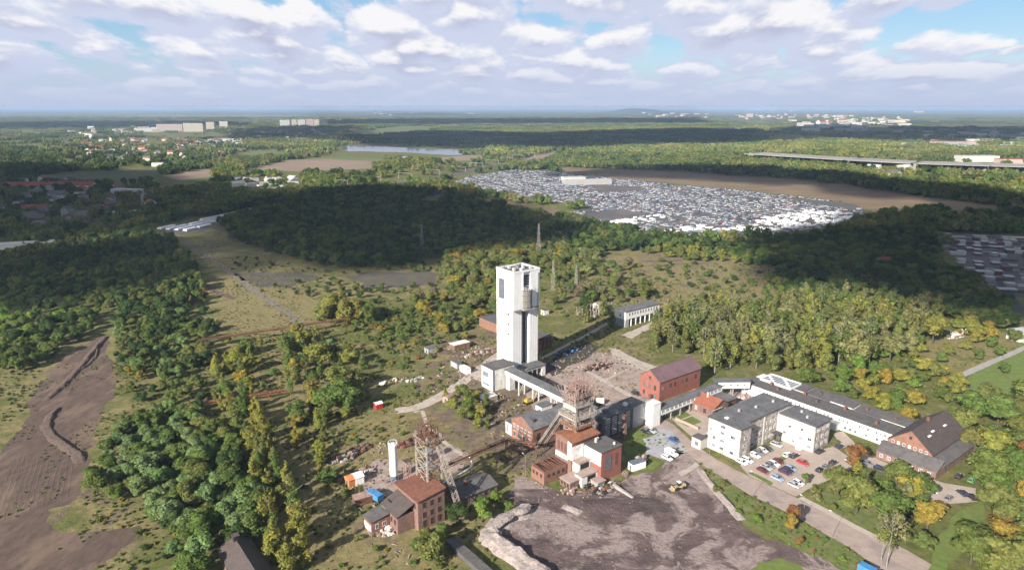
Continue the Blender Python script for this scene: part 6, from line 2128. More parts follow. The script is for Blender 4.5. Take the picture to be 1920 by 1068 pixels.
# shrubs of the near ground: countable ones as things, the rest as undergrowth
SHRUBS = [
    ('on the dry meadow left of the tower', [(640, 610), (760, 590), (830, 640), (800, 690), (700, 690)], 6.0, (1.5, 3.2), {'green': 4, 'golden': 1, 'rust': 1, 'olive': 2}),
    ('on the green bank below the conveyor bridge', [(660, 590), (790, 570), (810, 630), (700, 640)], 4.6, (1.5, 3.2), {'green': 6, 'dark green': 2, 'bright green': 1}),
    ('on the meadow around the red and white hut', [(600, 790), (700, 750), (760, 790), (760, 840), (640, 840)], 8, (1.0, 2.4), {'green': 3, 'olive': 2, 'golden': 1}),
    ('on the verge between the slag yard and the street', [(1318, 880), (1400, 932), (1500, 985), (1640, 1050), (1620, 1068), (1480, 1010), (1400, 975), (1350, 930)], 4.6, (1.0, 2.6), {'green': 3, 'rust': 2, 'bright green': 2, 'olive': 2}),
    ('in the overgrown park by the street', [(1505, 925), (1580, 900), (1660, 930), (1690, 980), (1640, 1000), (1560, 955)], 5, (1.0, 2.5), {'olive': 3, 'green': 2, 'pale olive': 2}),
    ('in the weeds around the brick ruin', [(700, 1000), (760, 1020), (900, 980), (960, 960), (900, 1030), (830, 1068), (700, 1068)], 5.5, (1.0, 2.6), {'green': 4, 'olive': 2, 'bright green': 1}),
    ('on the ground left of the brick ruin', [(560, 900), (640, 890), (700, 990), (690, 1068), (590, 1068)], 8, (1.0, 2.4), {'green': 3, 'olive': 3}),
    ('beside the slab road', [(760, 690), (850, 680), (860, 720), (770, 745)], 5.5, (1.0, 2.2), {'green': 3, 'olive': 2}),
    ('among the terraces under the headframe', [(985, 865), (1040, 890), (1090, 925), (1060, 930), (1000, 900)], 4.0, (0.8, 1.8), {'olive': 3, 'green': 2, 'brown': 1}),
    ('on the rough ground behind the pavilion', [(1180, 500), (1330, 490), (1460, 520), (1440, 575), (1280, 575), (1230, 560)], 11, (1.6, 3.6), {'green': 3, 'dark green': 2, 'olive': 2}),
    ('in the clearing of the birch wood', [(1700, 640), (1800, 620), (1900, 640), (1800, 690)], 9, (1.2, 3.0), {'olive': 3, 'golden': 1, 'green': 2}),
    ('on the bare ground under the grove', [(170, 950), (300, 960), (320, 1060), (200, 1060)], 8, (1.2, 2.6), {'dark green': 2, 'green': 3, 'olive': 1}),
    ('along the side of the old brick hall', [(1640, 862), (1740, 895), (1800, 900), (1790, 915), (1700, 885)], 5, (0.8, 1.8), {'green': 2, 'bright green': 2, 'golden': 1}),
    ('by the car park edge', [(1540, 820), (1580, 800), (1600, 830), (1570, 838)], 4.5, (1.2, 2.8), {'olive': 2, 'green': 2}),
    ('around the white block by the tower', [(890, 735), (960, 745), (1000, 775), (930, 790), (880, 770)], 6, (1.0, 2.2), {'olive': 3, 'green': 2, 'yellow-green': 1}),
]
sh_all = []
for where, poly, sp, hr, cols in SHRUBS:
    P = scatter(poly, sp, rng)
    P = P[free(P[:, 0], P[:, 1])]
    if not len(P):
        continue
    dm, xm = np.median(P[:, 1]), np.median(P[:, 0])
    ds, xsd = P[:, 1].std() + 1, P[:, 0].std() + 1
    for x, y in P:
        h = pyr.uniform(*hr)
        dd, dx = (y - dm) / ds, (x - xm) / xsd
        pos = 'near edge' if dd < -0.9 else 'far edge' if dd > 0.9 else 'left side' if dx < -0.9 else 'right side' if dx > 0.9 else 'middle'
        sh_all.append((h / math.hypot(x, y), x, y, h, wpick(cols), where, pos, (h - hr[0]) / (hr[1] - hr[0])))
sh_all.sort(key=lambda e: -e[0])
print('shrubs', len(sh_all))
weeds = []
for i, (s, x, y, h, c, where, pos, f) in enumerate(sh_all):
    if i < 240:
        o = link('shrub', pyr.choice(CROWN['bush']))
        o.location = (x, y, -0.1)
        k = h * pyr.uniform(0.85, 1.25)
        o.scale = (k, k, h)
        o.rotation_euler = (0, 0, pyr.uniform(0, 6.28))
        o['tint'] = jit(TINT[c], pyr)
        tag(o, f"{'large' if f > .62 else 'small' if f < .3 else 'middling'} {c} shrub {where}, {pos}", 'shrub', 'shrubs ' + where)
    else:
        weeds.append((x, y, h, 'bush', jit(TINT[c], pyr)))
# tufts and weeds all over the rough ground
def weed_points(poly, spacing, thr=0.42, sc=14):
    P = scatter(poly, spacing, rng)
    P = P[free(P[:, 0], P[:, 1])]
    return P[pnoise(P[:, 0], P[:, 1], sc, 3) * .6 + pnoise(P[:, 0], P[:, 1], sc / 3, 8) * .4 > thr]


for poly, sp, hr, cols, thr in [
    ([(150, 1080), (160, 900), (220, 640), (500, 620), (680, 560), (860, 560), (930, 640), (900, 700), (760, 780), (960, 850), (1000, 960), (900, 1080)], 2.0, (0.35, 1.3), {'olive': 4, 'green': 3, 'pale olive': 3, 'golden': 1}, 0.44),
    ([(1310, 868), (1420, 935), (1640, 1030), (1720, 1080), (1560, 1080), (1380, 960)], 1.8, (0.35, 1.1), {'olive': 3, 'green': 3, 'rust': 1, 'bright green': 2}, 0.36),
    ([(1500, 920), (1620, 880), (1760, 960), (1650, 1010)], 1.8, (0.5, 1.3), {'olive': 3, 'green': 3, 'pale olive': 2}, 0.3),
    ([(1010, 560), (1480, 480), (1700, 600), (1500, 610), (1230, 600), (1240, 680), (1000, 720)], 2.6, (0.4, 1.5), {'olive': 3, 'green': 2, 'pale olive': 3, 'rust': 1}, 0.5),
    ([(1500, 690), (1920, 620), (1920, 900), (1830, 880), (1790, 760)], 3.0, (0.5, 1.6), {'olive': 3, 'green': 3, 'golden': 2}, 0.42),
    ([(320, 470), (430, 440), (640, 560), (640, 640), (400, 640)], 2.6, (0.3, 1.0), {'olive': 3, 'pale olive': 3, 'green': 1}, 0.5),
    ([(-100, 620), (120, 600), (100, 680), (40, 780), (-100, 860)], 2.8, (0.5, 1.5), {'olive': 3, 'green': 3, 'dark green': 2}, 0.4),
    ([(900, 740), (1000, 745), (1010, 850), (1100, 925), (1000, 930), (940, 850)], 2.4, (0.3, 1.0), {'olive': 4, 'green': 2, 'brown': 1}, 0.5),
]:
    for x, y in weed_points(poly, sp, thr):
        weeds.append((x, y, pyr.uniform(*hr), 'bush', jit(TINT[wpick(cols)], pyr)))
for nm, thr, sp in (('dirt_field', 0.6, 2.0), ('yard', 0.5, 1.8)):       # weeds creeping onto bare soil and the yards
    for n, pts in SHEETS:
        if n != nm:
            continue
        P = scatter(pts, sp, rng, True)
        P = P[pnoise(P[:, 0], P[:, 1], 13, 31) * .6 + pnoise(P[:, 0], P[:, 1], 4, 12) * .4 > thr]
        for x, y in P:
            u_, v_ = to_site(x, y)
            if not any(a - .5 < u_ < b + .5 and c - .5 < v_ < d + .5 for a, b, c, d in FOOT):
                weeds.append((x, y, pyr.uniform(0.25, 0.9), 'bush', jit(TINT[wpick({'olive': 3, 'green': 3, 'pale olive': 2})], pyr)))
print('weeds', len(weeds))
plant_mass('undergrowth', weeds)
# ------------------------------------------------------------------ cars
CARCOL = {'white': (0.75, 0.75, 0.76), 'silver': (0.45, 0.46, 0.48), 'grey': (0.2, 0.205, 0.215), 'black': (0.018, 0.018, 0.02), 'navy': (0.025, 0.035, 0.08),
          'blue': (0.04, 0.1, 0.28), 'red': (0.42, 0.025, 0.03), 'dark red': (0.16, 0.02, 0.03), 'purple': (0.09, 0.03, 0.08), 'green': (0.12, 0.36, 0.12), 'pale blue': (0.32, 0.42, 0.55), 'beige': (0.45, 0.4, 0.32)}
for k, c in CARCOL.items():
    m = mat('car_' + k.replace(' ', '_'), c, tuple(x * 0.92 for x in c), 3, 0.28, spec=0.6)
    m.node_tree.nodes['Principled BSDF'].inputs['Coat Weight'].default_value = 0.6
    M['car_' + k] = m
M['lamp_glass'] = mat('lamp_glass', (0.7, 0.7, 0.68), None, 1, 0.2)
M['tail_glass'] = mat('tail_glass', (0.3, 0.02, 0.02), None, 1, 0.3)
M['rim'] = mat('rim', (0.45, 0.45, 0.46), None, 1, 0.35, metal=0.6)


def car_meshes(L=4.4, Wd=1.78, hood=0.25, tail=0.1, H=1.46):
    """body, windows: the nose points along +x"""
    b = MB()
    h1 = 0.82
    prof = [(-L / 2, 0.35), (-L / 2 + 0.05, h1 * 0.92), (-L / 2 + 0.35, h1 + 0.06), (L / 2 - 1.0, h1 + 0.02), (L / 2 - 0.25, h1 * 0.86), (L / 2, h1 * 0.6), (L / 2 - 0.03, 0.3), (L / 2 - 0.3, 0.2), (-L / 2 + 0.25, 0.22)]
    secs = [(-Wd / 2, 0.93), (-Wd / 2 + 0.1, 1.0), (Wd / 2 - 0.1, 1.0), (Wd / 2, 0.93)]
    vs, fs = [], []
    n = len(prof)
    for y, k in secs:
        vs += [(x * (0.985 if k < 1 else 1), y, 0.3 + (z - 0.3) * k) for x, z in prof]
    for s in range(3):
        for i in range(n):
            fs.append((s * n + i, s * n + (i + 1) % n, (s + 1) * n + (i + 1) % n, (s + 1) * n + i))
    fs += [tuple(range(n - 1, -1, -1)), tuple(range(3 * n, 4 * n))]
    b.add(vs, fs)
    xr0, xr1 = -L / 2 + tail + 0.45, L / 2 - 1.0 - hood - 0.55
    b.frustum((xr0, xr1, -Wd / 2 + 0.24, Wd / 2 - 0.24, H - 0.1), (xr0 + 0.12, xr1 - 0.15, -Wd / 2 + 0.3, Wd / 2 - 0.3, H))
    for y in (-1, 1):                        # pillars
        for xa, xb in ((-L / 2 + tail + 0.12, xr0 + 0.05), (L / 2 - 1.0 - hood, xr1 - 0.05), (-0.1, -0.12)):
            b.bar((xa, y * (Wd / 2 - 0.1), h1), (xb, y * (Wd / 2 - 0.25), H - 0.06), 0.1)
    g = MB().frustum((-L / 2 + tail + 0.1, L / 2 - 1.0 - hood + 0.05, -Wd / 2 + 0.1, Wd / 2 - 0.1, h1 - 0.02), (xr0, xr1, -Wd / 2 + 0.25, Wd / 2 - 0.25, H - 0.09))
    return b.mesh('body'), g.mesh('windows')


def van_meshes(L=5.2, Wd=1.95, H=2.1):
    b = MB()
    prof = [(-L / 2, 0.35), (-L / 2 + 0.03, H - 0.1), (-L / 2 + 0.15, H), (L / 2 - 1.9, H), (L / 2 - 1.6, H - 0.06), (L / 2 - 0.95, 1.2), (L / 2 - 0.15, 0.98), (L / 2, 0.6), (L / 2 - 0.05, 0.3), (-L / 2 + 0.1, 0.25)]
    b.prism([(x, z) for x, z in prof], 'y', -Wd / 2, Wd / 2)
    g = MB()
    g.bar((L / 2 - 1.5, 0, H - 0.16), (L / 2 - 0.96, 0, 1.24), 0.06, Wd - 0.2)
    for s in (-1, 1):
        g.add([(L / 2 - 1.05, s * (Wd / 2 + .01), 1.2), (L / 2 - 2.2, s * (Wd / 2 + .01), 1.2), (L / 2 - 2.2, s * (Wd / 2 + .01), 1.8), (L / 2 - 1.5, s * (Wd / 2 + .01), 1.8)], [(0, 1, 2, 3)])
    return b.mesh('body'), g.mesh('windows')


BODY = {'car': car_meshes(), 'estate': car_meshes(4.7, 1.82, 0.15, -0.05, 1.5), 'small': car_meshes(3.8, 1.7, 0.0, 0.0, 1.5), 'van': van_meshes()}
WHEEL = MB().wheel((0, 0, 0.31), 0.31, 0.2, n=12).mesh('wheel')
WHEEL.materials.append(M['tyre'])
RIM = MB().wheel((0, 0, 0.31), 0.19, 0.23, n=8).mesh('rim')
RIM.materials.append(M['rim'])
LAMP = MB().box(-0.06, 0.04, -0.18, 0.18, -0.07, 0.07).mesh('headlight')
LAMP.materials.append(M['lamp_glass'])
TAIL = MB().box(-0.04, 0.06, -0.14, 0.14, -0.1, 0.1).mesh('tail_light')
TAIL.materials.append(M['tail_glass'])
BC = {}


def car(px, py, colour, where, heading=-1.0, kind='car', flip=False):
    if (kind, colour) not in BC:
        b = BODY[kind][0].copy()
        b.name = 'body'
        b.materials.clear()
        b.materials.append(M['car_' + colour])
        g = BODY[kind][1].copy()
        g.materials.clear()
        g.materials.append(M['glass'])
        BC[kind, colour] = (b, g)
    x, y = G(px, py)
    word = {'car': 'car', 'estate': 'estate car', 'small': 'small car', 'van': 'panel van'}[kind]
    rz = (A - rad(90) if heading == -1.0 else A + heading) + rad(R.uniform(-4, 4)) + (math.pi if flip else 0)
    t = thing('parked_van' if kind == 'van' else 'parked_car', f'{colour} {word} {where}', 'van' if kind == 'van' else 'car', (x, y, 0.05), rz, 'cars parked around the mine offices')
    link('body', BC[kind, colour][0], t)
    link('windows', BC[kind, colour][1], t)
    L = {'car': 4.4, 'estate': 4.7, 'small': 3.8, 'van': 5.2}[kind]
    for sx in (-0.31, 0.3):
        for sy in (-0.78, 0.78):
            w = link('wheel', WHEEL, t)
            w.location = (sx * L, sy, 0)
            link('rim', RIM, w)
    for s in (-0.62, 0.62):
        o = link('headlight', LAMP, t)
        o.location = (L / 2 - 0.02, s, 0.62)
        o = link('tail_light', TAIL, t)
        o.location = (-L / 2 - 0.01, s, 0.7)


U = 0.0
for c in [
    (1391, 868, 'white', 'nearest the street at the office corner'), (1401, 864, 'white', 'second from the street by the office corner', -1.0, 'estate'),
    (1415, 855, 'white', 'left end of the row along the office wall'), (1423, 850, 'grey', 'between white and black cars along the office wall'), (1430, 846, 'white', 'behind the grey car along the office wall', -1.0, 'small'),
    (1438, 843, 'black', 'in the row along the office wall'), (1456, 835, 'silver', 'alone below the inner office corner', -1.0, 'estate'), (1455, 819, 'black', 'tucked into the inner office corner', U),
    (1503, 841, 'white', 'against the office wing', U, 'van'), (1537, 848, 'black', 'at the outer end of the office wing', U, 'estate'),
    (1477, 854, 'white', 'in the middle of the car park, beside a black one', U), (1489, 856, 'black', 'in the middle of the car park, right of a white one', U, 'estate'), (1505, 869, 'red', 'alone in the middle of the car park'),
    (1459, 867, 'dark red', 'at the top of the left hand middle row'), (1451, 871, 'white', 'second in the left hand middle row'), (1444, 874, 'grey', 'third in the left hand middle row', -1.0, 'small'),
    (1437, 878, 'silver', 'fourth in the left hand middle row'), (1430, 884, 'dark red', 'at the street end of the left hand middle row'),
    (1482, 880, 'pale blue', 'at the top of the right hand middle row'), (1477, 883, 'navy', 'second in the right hand middle row'), (1472, 887, 'purple', 'third in the right hand middle row', -1.0, 'estate'), (1457, 898, 'pale blue', 'alone at the end of the right hand middle row'),
    (1489, 911, 'silver', 'at the lower corner of the car park near the tree'), (1497, 907, 'white', 'at the lower corner of the car park', -1.0, 'small'),
    (1537, 883, 'black', 'lowest of three dark cars on the right edge', U, 'small'), (1549, 876, 'grey', 'middle of three dark cars on the right edge', U), (1562, 869, 'black', 'topmost of three dark cars on the right edge', U),
    (1574, 838, 'navy', 'under the bushes past the office wing', U), (1626, 870, 'grey', 'beside the russet tree on the side road'), (1651, 881, 'navy', 'on the side road in front of the old brick hall', -1.0, 'estate'),
    (1798, 895, 'black', 'on the small yard by the spruce', U), (1804, 926, 'navy', 'middle of the small yard near the lawn', rad(60)), (1821, 933, 'black', 'at the right end of the small yard', rad(60)),
    (1779, 935, 'grey', 'at the lower edge of the small yard', U), (1732, 938, 'black', 'half under the golden tree', rad(50)), (1746, 920, 'silver', 'behind the golden tree by the small yard'), (1822, 902, 'green', 'on the small yard, bright against the paving', U, 'small'),
    (1697, 972, 'black', 'among the trees below the golden tree', rad(40)),
    (1211, 811, 'black', 'on the grass by the narrow white block'), (1222, 809, 'silver', 'beside the black one by the narrow white block'), (1263, 827, 'blue', 'alone by the street near the covered passage'),
    (1259, 852, 'white', 'at the edge of the slag yard', -1.0, 'van'), (1251, 860, 'white', 'next to the white van at the slag yard', -1.0, 'car'), (1192, 739, 'black', 'left of the red brick hall', -1.0),
]:
    car(*c)

# ------------------------------------------------------------------ wheel loader, truck, tanks, lamps, masts
M['loader_paint'] = mat('loader_paint', (0.5, 0.4, 0.2), (0.36, 0.28, 0.15), 0.6, 0.6, stain=(0.2, 0.16, 0.13), stain_size=0.8)
x, y = G(1272, 916)
t = thing('wheel_loader', 'yellow beige wheel loader working on the slag yard', 'loader', (x, y, 0.05), rad(200))
t.scale = (0.8, 0.8, 0.8)
MB().box(-3.0, -0.6, -1.0, 1.0, 0.9, 2.0).frustum((-3.1, -0.8, -0.95, 0.95, 2.0), (-2.9, -1.0, -0.8, 0.8, 2.3)).box(-0.6, 1.4, -0.7, 0.7, 0.8, 1.5).build('body', M['loader_paint'], t)
MB().frustum((-0.9, 0.6, -0.85, 0.85, 1.8), (-0.7, 0.4, -0.75, 0.75, 3.2)).build('cab', M['glass'], t)
MB().box(-0.9, 0.6, -0.9, 0.9, 3.2, 3.35).build('cab_roof', M['white_paint'], t)
for s in (-0.55, 0.55):
    MB().bar((0.8, s, 1.5), (2.8, s, 0.9), 0.28).build('arm', M['loader_paint'], t)
MB().prism([(2.6, 0.2), (3.9, 0.15), (3.9, 0.25), (2.9, 0.5), (2.8, 1.4), (2.6, 1.4)], 'y', -1.4, 1.4).build('bucket', M['loader_paint'], t)
for sx in (-2.0, 1.0):
    for s in (-1.1, 1.1):
        MB().wheel((sx, s, 0.75), 0.75, 0.55).build('wheel', M['tyre'], t)


def truck(px, py, label, rz, m, L=7.5):
    x, y = G(px, py)
    t = thing('truck', label, 'truck', (x, y, 0.05), rz)
    MB().box(-L / 2, L / 2 - 2.2, -1.2, 1.2, 1.0, 2.9).build('load_box', m, t)
    MB().frustum((L / 2 - 2.0, L / 2, -1.15, 1.15, 0.7), (L / 2 - 1.9, L / 2 - 0.4, -1.05, 1.05, 2.7)).build('cab', m, t)
    MB().bar((L / 2 - 0.03, 0, 1.6), (L / 2 - 0.33, 0, 2.5), 0.06, 1.9).build('windscreen', M['glass'], t)
    MB().box(-L / 2, L / 2 - 0.5, -0.5, 0.5, 0.6, 0.98).build('frame', M['black'], t)
    for sx in (-L / 2 + 1, -L / 2 + 2.4, L / 2 - 1.1):
        for s in (-1.0, 1.0):
            MB().wheel((sx, s, 0.5), 0.5, 0.3).build('wheel', M['tyre'], t)


truck(702, 936, 'bright blue covered truck beside the white silo', A + rad(100), M['blue_paint'], 7.0)
truck(1632, 1082, 'blue truck at the lower end of the street', A - rad(90), M['blue_paint'], 6.5)
x, y = G(1125, 757)
t = thing('white_tank', 'small white round tank on the yard behind the headframe', 'tank', (x, y))
MB().tube([(-1.6, 0, 1.5), (-1.4, 0, 1.5), (1.4, 0, 1.5), (1.6, 0, 1.5)], 1.3, 14).build('tank', M['white_dirty'], t)
for s in (-1, 1):
    MB().box(s - 0.2, s + 0.2, -0.9, 0.9, 0, 0.5).build('saddle', M['concrete'], t)
x, y = G(990, 756)
t = thing('excavator', 'old yellow excavator rusting beside the covered bridge', 'excavator', (x, y, 0), A)
MB().box(-1.5, 1.5, -1.1, 1.1, 1.0, 2.0).box(-1.3, 0.0, -1.0, 0.0, 2.0, 3.0).build('body', M['yellow_paint'], t)
for s in (-1.0, 1.0):
    MB().box(-1.8, 1.8, s - 0.25, s + 0.25, 0, 0.85).build('track', M['black'], t)
MB().bar((1.2, 0, 1.6), (3.0, 0, 3.6), 0.4).bar((3.0, 0, 3.6), (4.4, 0, 1.2), 0.3).build('arm', M['yellow_paint'], t)
MB().box(4.1, 5.0, -0.4, 0.4, 0.5, 1.2).build('bucket', M['rust'], t)

for i, (px, py, w) in enumerate([(1330, 852, 'near the office front'), (1412, 928, 'opposite the car park entrance'), (1505, 975, 'at the verge near the orange tree'), (1560, 1006, 'halfway down the lower street'), (1588, 905, 'in the overgrown park'), (1210, 742, 'left of the red brick hall'), (985, 892, 'beside the dark pipe bridge')]):
    x, y = G(px, py)
    t = thing('street_lamp', 'thin grey street lamp ' + w, 'street lamp', (x, y, 0), A + rad(90), 'street lamps around the mine')
    MB().cyl(0, 0, 0.07, 0, 8.0, 8, 0.05).build('pole', M['steel_grey'], t)
    MB().bar((0, 0, 7.9), (1.3, 0, 8.3), 0.09).build('arm', M['steel_grey'], t)
    MB().box(1.1, 1.8, -0.14, 0.14, 8.2, 8.35).build('lamp', M['white_dirty'], t)


def pylon(px, py, h, label, wid=3.2):
    x, y = G(px, py)
    t = thing('pylon', label, 'pylon', (x, y), A + rad(20), 'power pylons behind the tower')
    g = MB()
    for sx in (-1, 1):
        for sy in (-1, 1):
            g.bar((sx * wid / 2, sy * wid / 2, 0), (sx * 0.3, sy * 0.3, h), 0.14)
    for k in range(9):
        z0, z1 = h * k / 9, h * (k + 1) / 9
        w0, w1 = wid / 2 * (1 - k / 9) + 0.3, wid / 2 * (1 - (k + 1) / 9) + 0.3
        for s in (-1, 1):
            g.bar((-w0, s * w0, z0), (w1, s * w1, z1), 0.07).bar((s * w0, -w0, z0), (s * w1, w1, z1), 0.07)
    g.build('mast', M['steel_pale'], t)
    for z in (h * 0.72, h * 0.86, h * 0.97):
        MB().bar((-3.5 if z < h * .9 else -2.2, 0, z), (3.5 if z < h * .9 else 2.2, 0, z), 0.14).build('crossarm', M['steel_grey'], t)


pylon(1010, 484, 30, 'tallest grey lattice pylon rising from the dark forest behind the tower')
pylon(1037, 545, 22, 'slim lattice pylon among the trees right of the tower', 2.2)
pylon(1080, 545, 19, 'shorter slim lattice pylon near the bare brown tree', 2.0)
pylon(792, 475, 26, 'pylon hidden in the forest left of the tower')

x, y = G(1120, 588)
t = thing('substation', 'cluster of small steel switchgear frames in the old substation', 'substation', (x, y), A)
for i in range(6):
    for j in range(3):
        px_, py_ = -12 + i * 4.6, -4 + j * 5
        MB().bar((px_, py_, 0), (px_, py_, 5.2), 0.22).bar((px_ + 2.6, py_, 0), (px_ + 2.6, py_, 5.2), 0.22).bar((px_ - .4, py_, 5.1), (px_ + 3, py_, 5.1), 0.22).box(px_ + .6, px_ + 2, py_ - .5, py_ + .5, 0, 1.7).build('switchgear', M['steel_pale'], t)

# catenary masts and trains along the railway
line = [(640, 350), (760, 336), (860, 322), (950, 304), (1010, 291)]
P = [Vector(G(*p)) for p in line]
k = 0
first = None
for a, b in zip(P[:-1], P[1:]):
    n = max(2, int((b - a).length / 75))
    for i in range(n):
        c = a.lerp(b, i / n)
        ang = math.atan2((b - a).y, (b - a).x) + math.pi / 2
        if first is None:
            first = thing('catenary_gantry', 'pale steel gantry spanning the railway tracks near the lake', 'gantry', (c.x, c.y), ang, 'gantries over the railway')
            KIDS[first.name] = [MB().bar((s * 15, 0, 0), (s * 15, 0, 11), 0.5).build('post', M['steel_pale'], first) for s in (-1, 1)] + [MB().box(-15, 15, -0.25, 0.25, 10.5, 11.1).build('beam', M['steel_grey'], first)]
        else:
            copy_tree(first, (c.x, c.y), ang)
for px, py, s in ((905, 452, 0), (430, 392, 0), (300, 412, 0), (160, 445, 0)):
    pass

# ------------------------------------------------------------------ piles of scrap
def pile(label, px, py, rx, ry, h, cols, n, seed, name='scrap_pile', big=1.0, rz=0.0):
    x, y = G(px, py)
    r = random.Random(seed)
    t = thing(name, label, 'scrap pile', (x, y), A + rz)
    for ci, m in enumerate(cols):
        mb = MB()
        for i in range(n // len(cols)):
            a, q = r.uniform(0, 6.28), math.sqrt(r.random())
            cx, cy = rx * q * math.cos(a), ry * q * math.sin(a)
            z = h * (1 - q * q) * r.uniform(0.2, 1)
            s = r.uniform(0.3, 1.1) * big
            if r.random() < 0.45:
                d = Vector((r.uniform(-1, 1), r.uniform(-1, 1), r.uniform(-.25, .5))) * s * 1.8
                mb.bar((cx, cy, max(z, .1)), (cx + d.x, cy + d.y, max(0.1, z + d.z)), 0.18 * big, 0.3 * big)
            else:
                mb.frustum((cx - s, cx + s * r.uniform(.4, 1), cy - s * .6, cy + s * .6, 0), (cx - s * r.uniform(.5, 1), cx + s * r.uniform(.2, .9), cy - s * .5, cy + s * .4, z + 0.3 + s * 0.3))
        o = mb.build(['rusty_metal', 'pale_rubble', 'dark_rubble'][ci % 3], m, t)
        o['kind'] = 'stuff'


pile('heap of rusty scrap iron left of the white silo', 645, 858, 6, 3.2, 1.8, [M['rust'], M['steel_pale'], M['black']], 120, 1)
pile('second heap of dark scrap behind the first', 675, 842, 5, 2.6, 1.3, [M['rust'], M['brick_old'], M['black']], 90, 2)
pile('scattered scrap plates near the white silo', 685, 884, 4, 2.6, 1.0, [M['rust_pink'], M['rust'], M['steel_pale']], 60, 3)
pile('long heap of rusty parts between concrete edges on the yard', 1122, 688, 9, 4.0, 1.5, [M['rust'], M['rust_pink'], M['black']], 160, 4)
pile('row of rusty machine parts left of the white tower', 905, 662, 12, 3.2, 1.5, [M['rust'], M['steel_pale'], M['brick_old']], 150, 5)
pile('jumble of machines in the tower shadow', 1065, 660, 9, 3.6, 2.0, [M['blue_paint'], M['black'], M['steel_grey']], 90, 6)
pile('rubble and bricks below the terraces', 1085, 912, 7, 3.5, 1.0, [M['slab_pink'], M['brick_old'], M['black']], 120, 7)
pile('rubble strewn along the edge of the slag yard', 1135, 915, 6, 2.5, 0.8, [M['concrete'], M['rust'], M['black']], 80, 8)
pile('pale junk heap beside the white block', 925, 745, 5, 3, 1.2, [M['white_dirty'], M['rust'], M['slab_pink']], 70, 9)
pile('broken concrete pieces in the bushes near the slab road', 735, 715, 8, 3, 0.7, [M['white_dirty'], M['concrete'], M['rust']], 50, 10)
pile('white concrete blocks lying in the meadow', 778, 712, 5, 2, 0.8, [M['white_paint'], M['concrete']], 26, 11)
pile('red scrap behind the small headframe', 765, 832, 6, 2.2, 1.4, [M['rust'], M['brick_red'], M['black']], 90, 12)
pile('small rubble heap on the yard by the excavator', 1010, 742, 5, 2, 0.8, [M['steel_pale'], M['rust'], M['concrete']], 60, 13)
pile('machine parts by the small white container', 1203, 862, 2.6, 2.2, 1.8, [M['steel_pale'], M['rust_pink'], M['black']], 50, 14)
pile('planks and rubble in front of the brick ruin', 716, 990, 4, 5, 0.7, [M['slab_pink'], M['white_dirty'], M['brick_old']], 70, 15)
pile('debris on the courtyard behind the workshop', 1405, 742, 7, 3, 1.0, [M['white_dirty'], M['rust_pink'], M['slab_pink']], 80, 16)
pile('scrap beside the white tank', 1112, 770, 6, 2.4, 1.1, [M['rust'], M['steel_pale'], M['black']], 70, 17)
pile('brown heap at the edge of the birch wood', 1325, 585, 6, 2.5, 0.9, [M['white_dirty'], M['slab_pink']], 40, 18)
pile('rubble patch in the clearing beyond the birch wood', 1800, 625, 16, 4, 0.8, [M['white_dirty'], M['slab_pink']], 60, 19)
db = MB()                                     # loose debris trodden into the yards
dr = random.Random(61)
for poly, n in (([(900, 740), (1060, 700), (1120, 770), (1010, 860), (930, 840)], 260), ([(980, 860), (1110, 905), (1170, 900), (1150, 935), (1040, 935), (980, 890)], 240), ([(620, 840), (800, 820), (800, 940), (640, 960)], 240),
                ([(690, 940), (800, 1000), (780, 1060), (690, 1040)], 120), ([(840, 640), (950, 640), (900, 720), (800, 740)], 200), ([(1010, 680), (1150, 650), (1200, 740), (1120, 760)], 160), ([(1160, 880), (1290, 860), (1320, 900), (1180, 910)], 70)):
    for x, y in scatter(poly, 1.2, rng)[:n * 6]:
        if dr.random() > n / 700:
            continue
        u_, v_ = to_site(x, y)
        if any(a < u_ < b and c < v_ < d for a, b, c, d in FOOT):
            continue
        q = dr.uniform(0.15, 0.6)
        if dr.random() < 0.4:
            a = dr.uniform(0, 3.14)
            db.bar((x, y, 0.15), (x + 3.4 * q * math.cos(a), y + 3.4 * q * math.sin(a), 0.15 + dr.uniform(0, .5)), 0.18)
        else:
            db.frustum((x - q, x + q, y - q * .7, y + q * .8, 0.0), (x - q * .7, x + q * .6, y - q * .6, y + q * .5, q * dr.uniform(.4, 1.2)))
M['debris'] = mat('debris', (0.42, 0.34, 0.29), (0.12, 0.075, 0.06), 4.0, 0.9, contrast=0.12)
db.build('debris', M['debris'])['kind'] = 'stuff'
x, y = G(1172, 893)
t = thing('cable_drum', 'big wooden cable drum standing beside the red brick end wall', 'cable drum', (x, y), A)
for s in (-0.45, 0.45):
    MB().wheel((0, s, 1.1), 1.1, 0.12, n=20).build('flange', M['slab_pink'], t)
MB().wheel((0, 0, 1.1), 0.6, 0.8, n=16).build('core', M['rust'], t)
x, y = G(1150, 912)
t = thing('loading_ramp', 'pale concrete ramp wall pointing into the slag yard', 'ramp', (x, y), A)
MB().prism([(0, 0), (0, 1.4), (9, 0.5), (9, 0)], 'x', -0.4, 0.4).build('wall', M['concrete'], t)
t.rotation_euler.z = A - rad(90) - rad(90)

# ------------------------------------------------------------------ the car storage yard
LOWCAR = MB().frustum((-2.2, 2.2, -0.88, 0.88, 0.25), (-2.1, 2.1, -0.86, 0.86, 0.86)).frustum((-1.7, 1.2, -0.8, 0.8, 0.86), (-1.2, 0.6, -0.66, 0.66, 1.45))
LOWVAN = MB().prism([(-2.8, 0.3), (-2.8, 2.3), (1.5, 2.3), (2.3, 1.2), (2.8, 1.0), (2.8, 0.3)], 'y', -1.0, 1.0)
m = attr_mat('stored_paint', 0.3)
STORE = {}


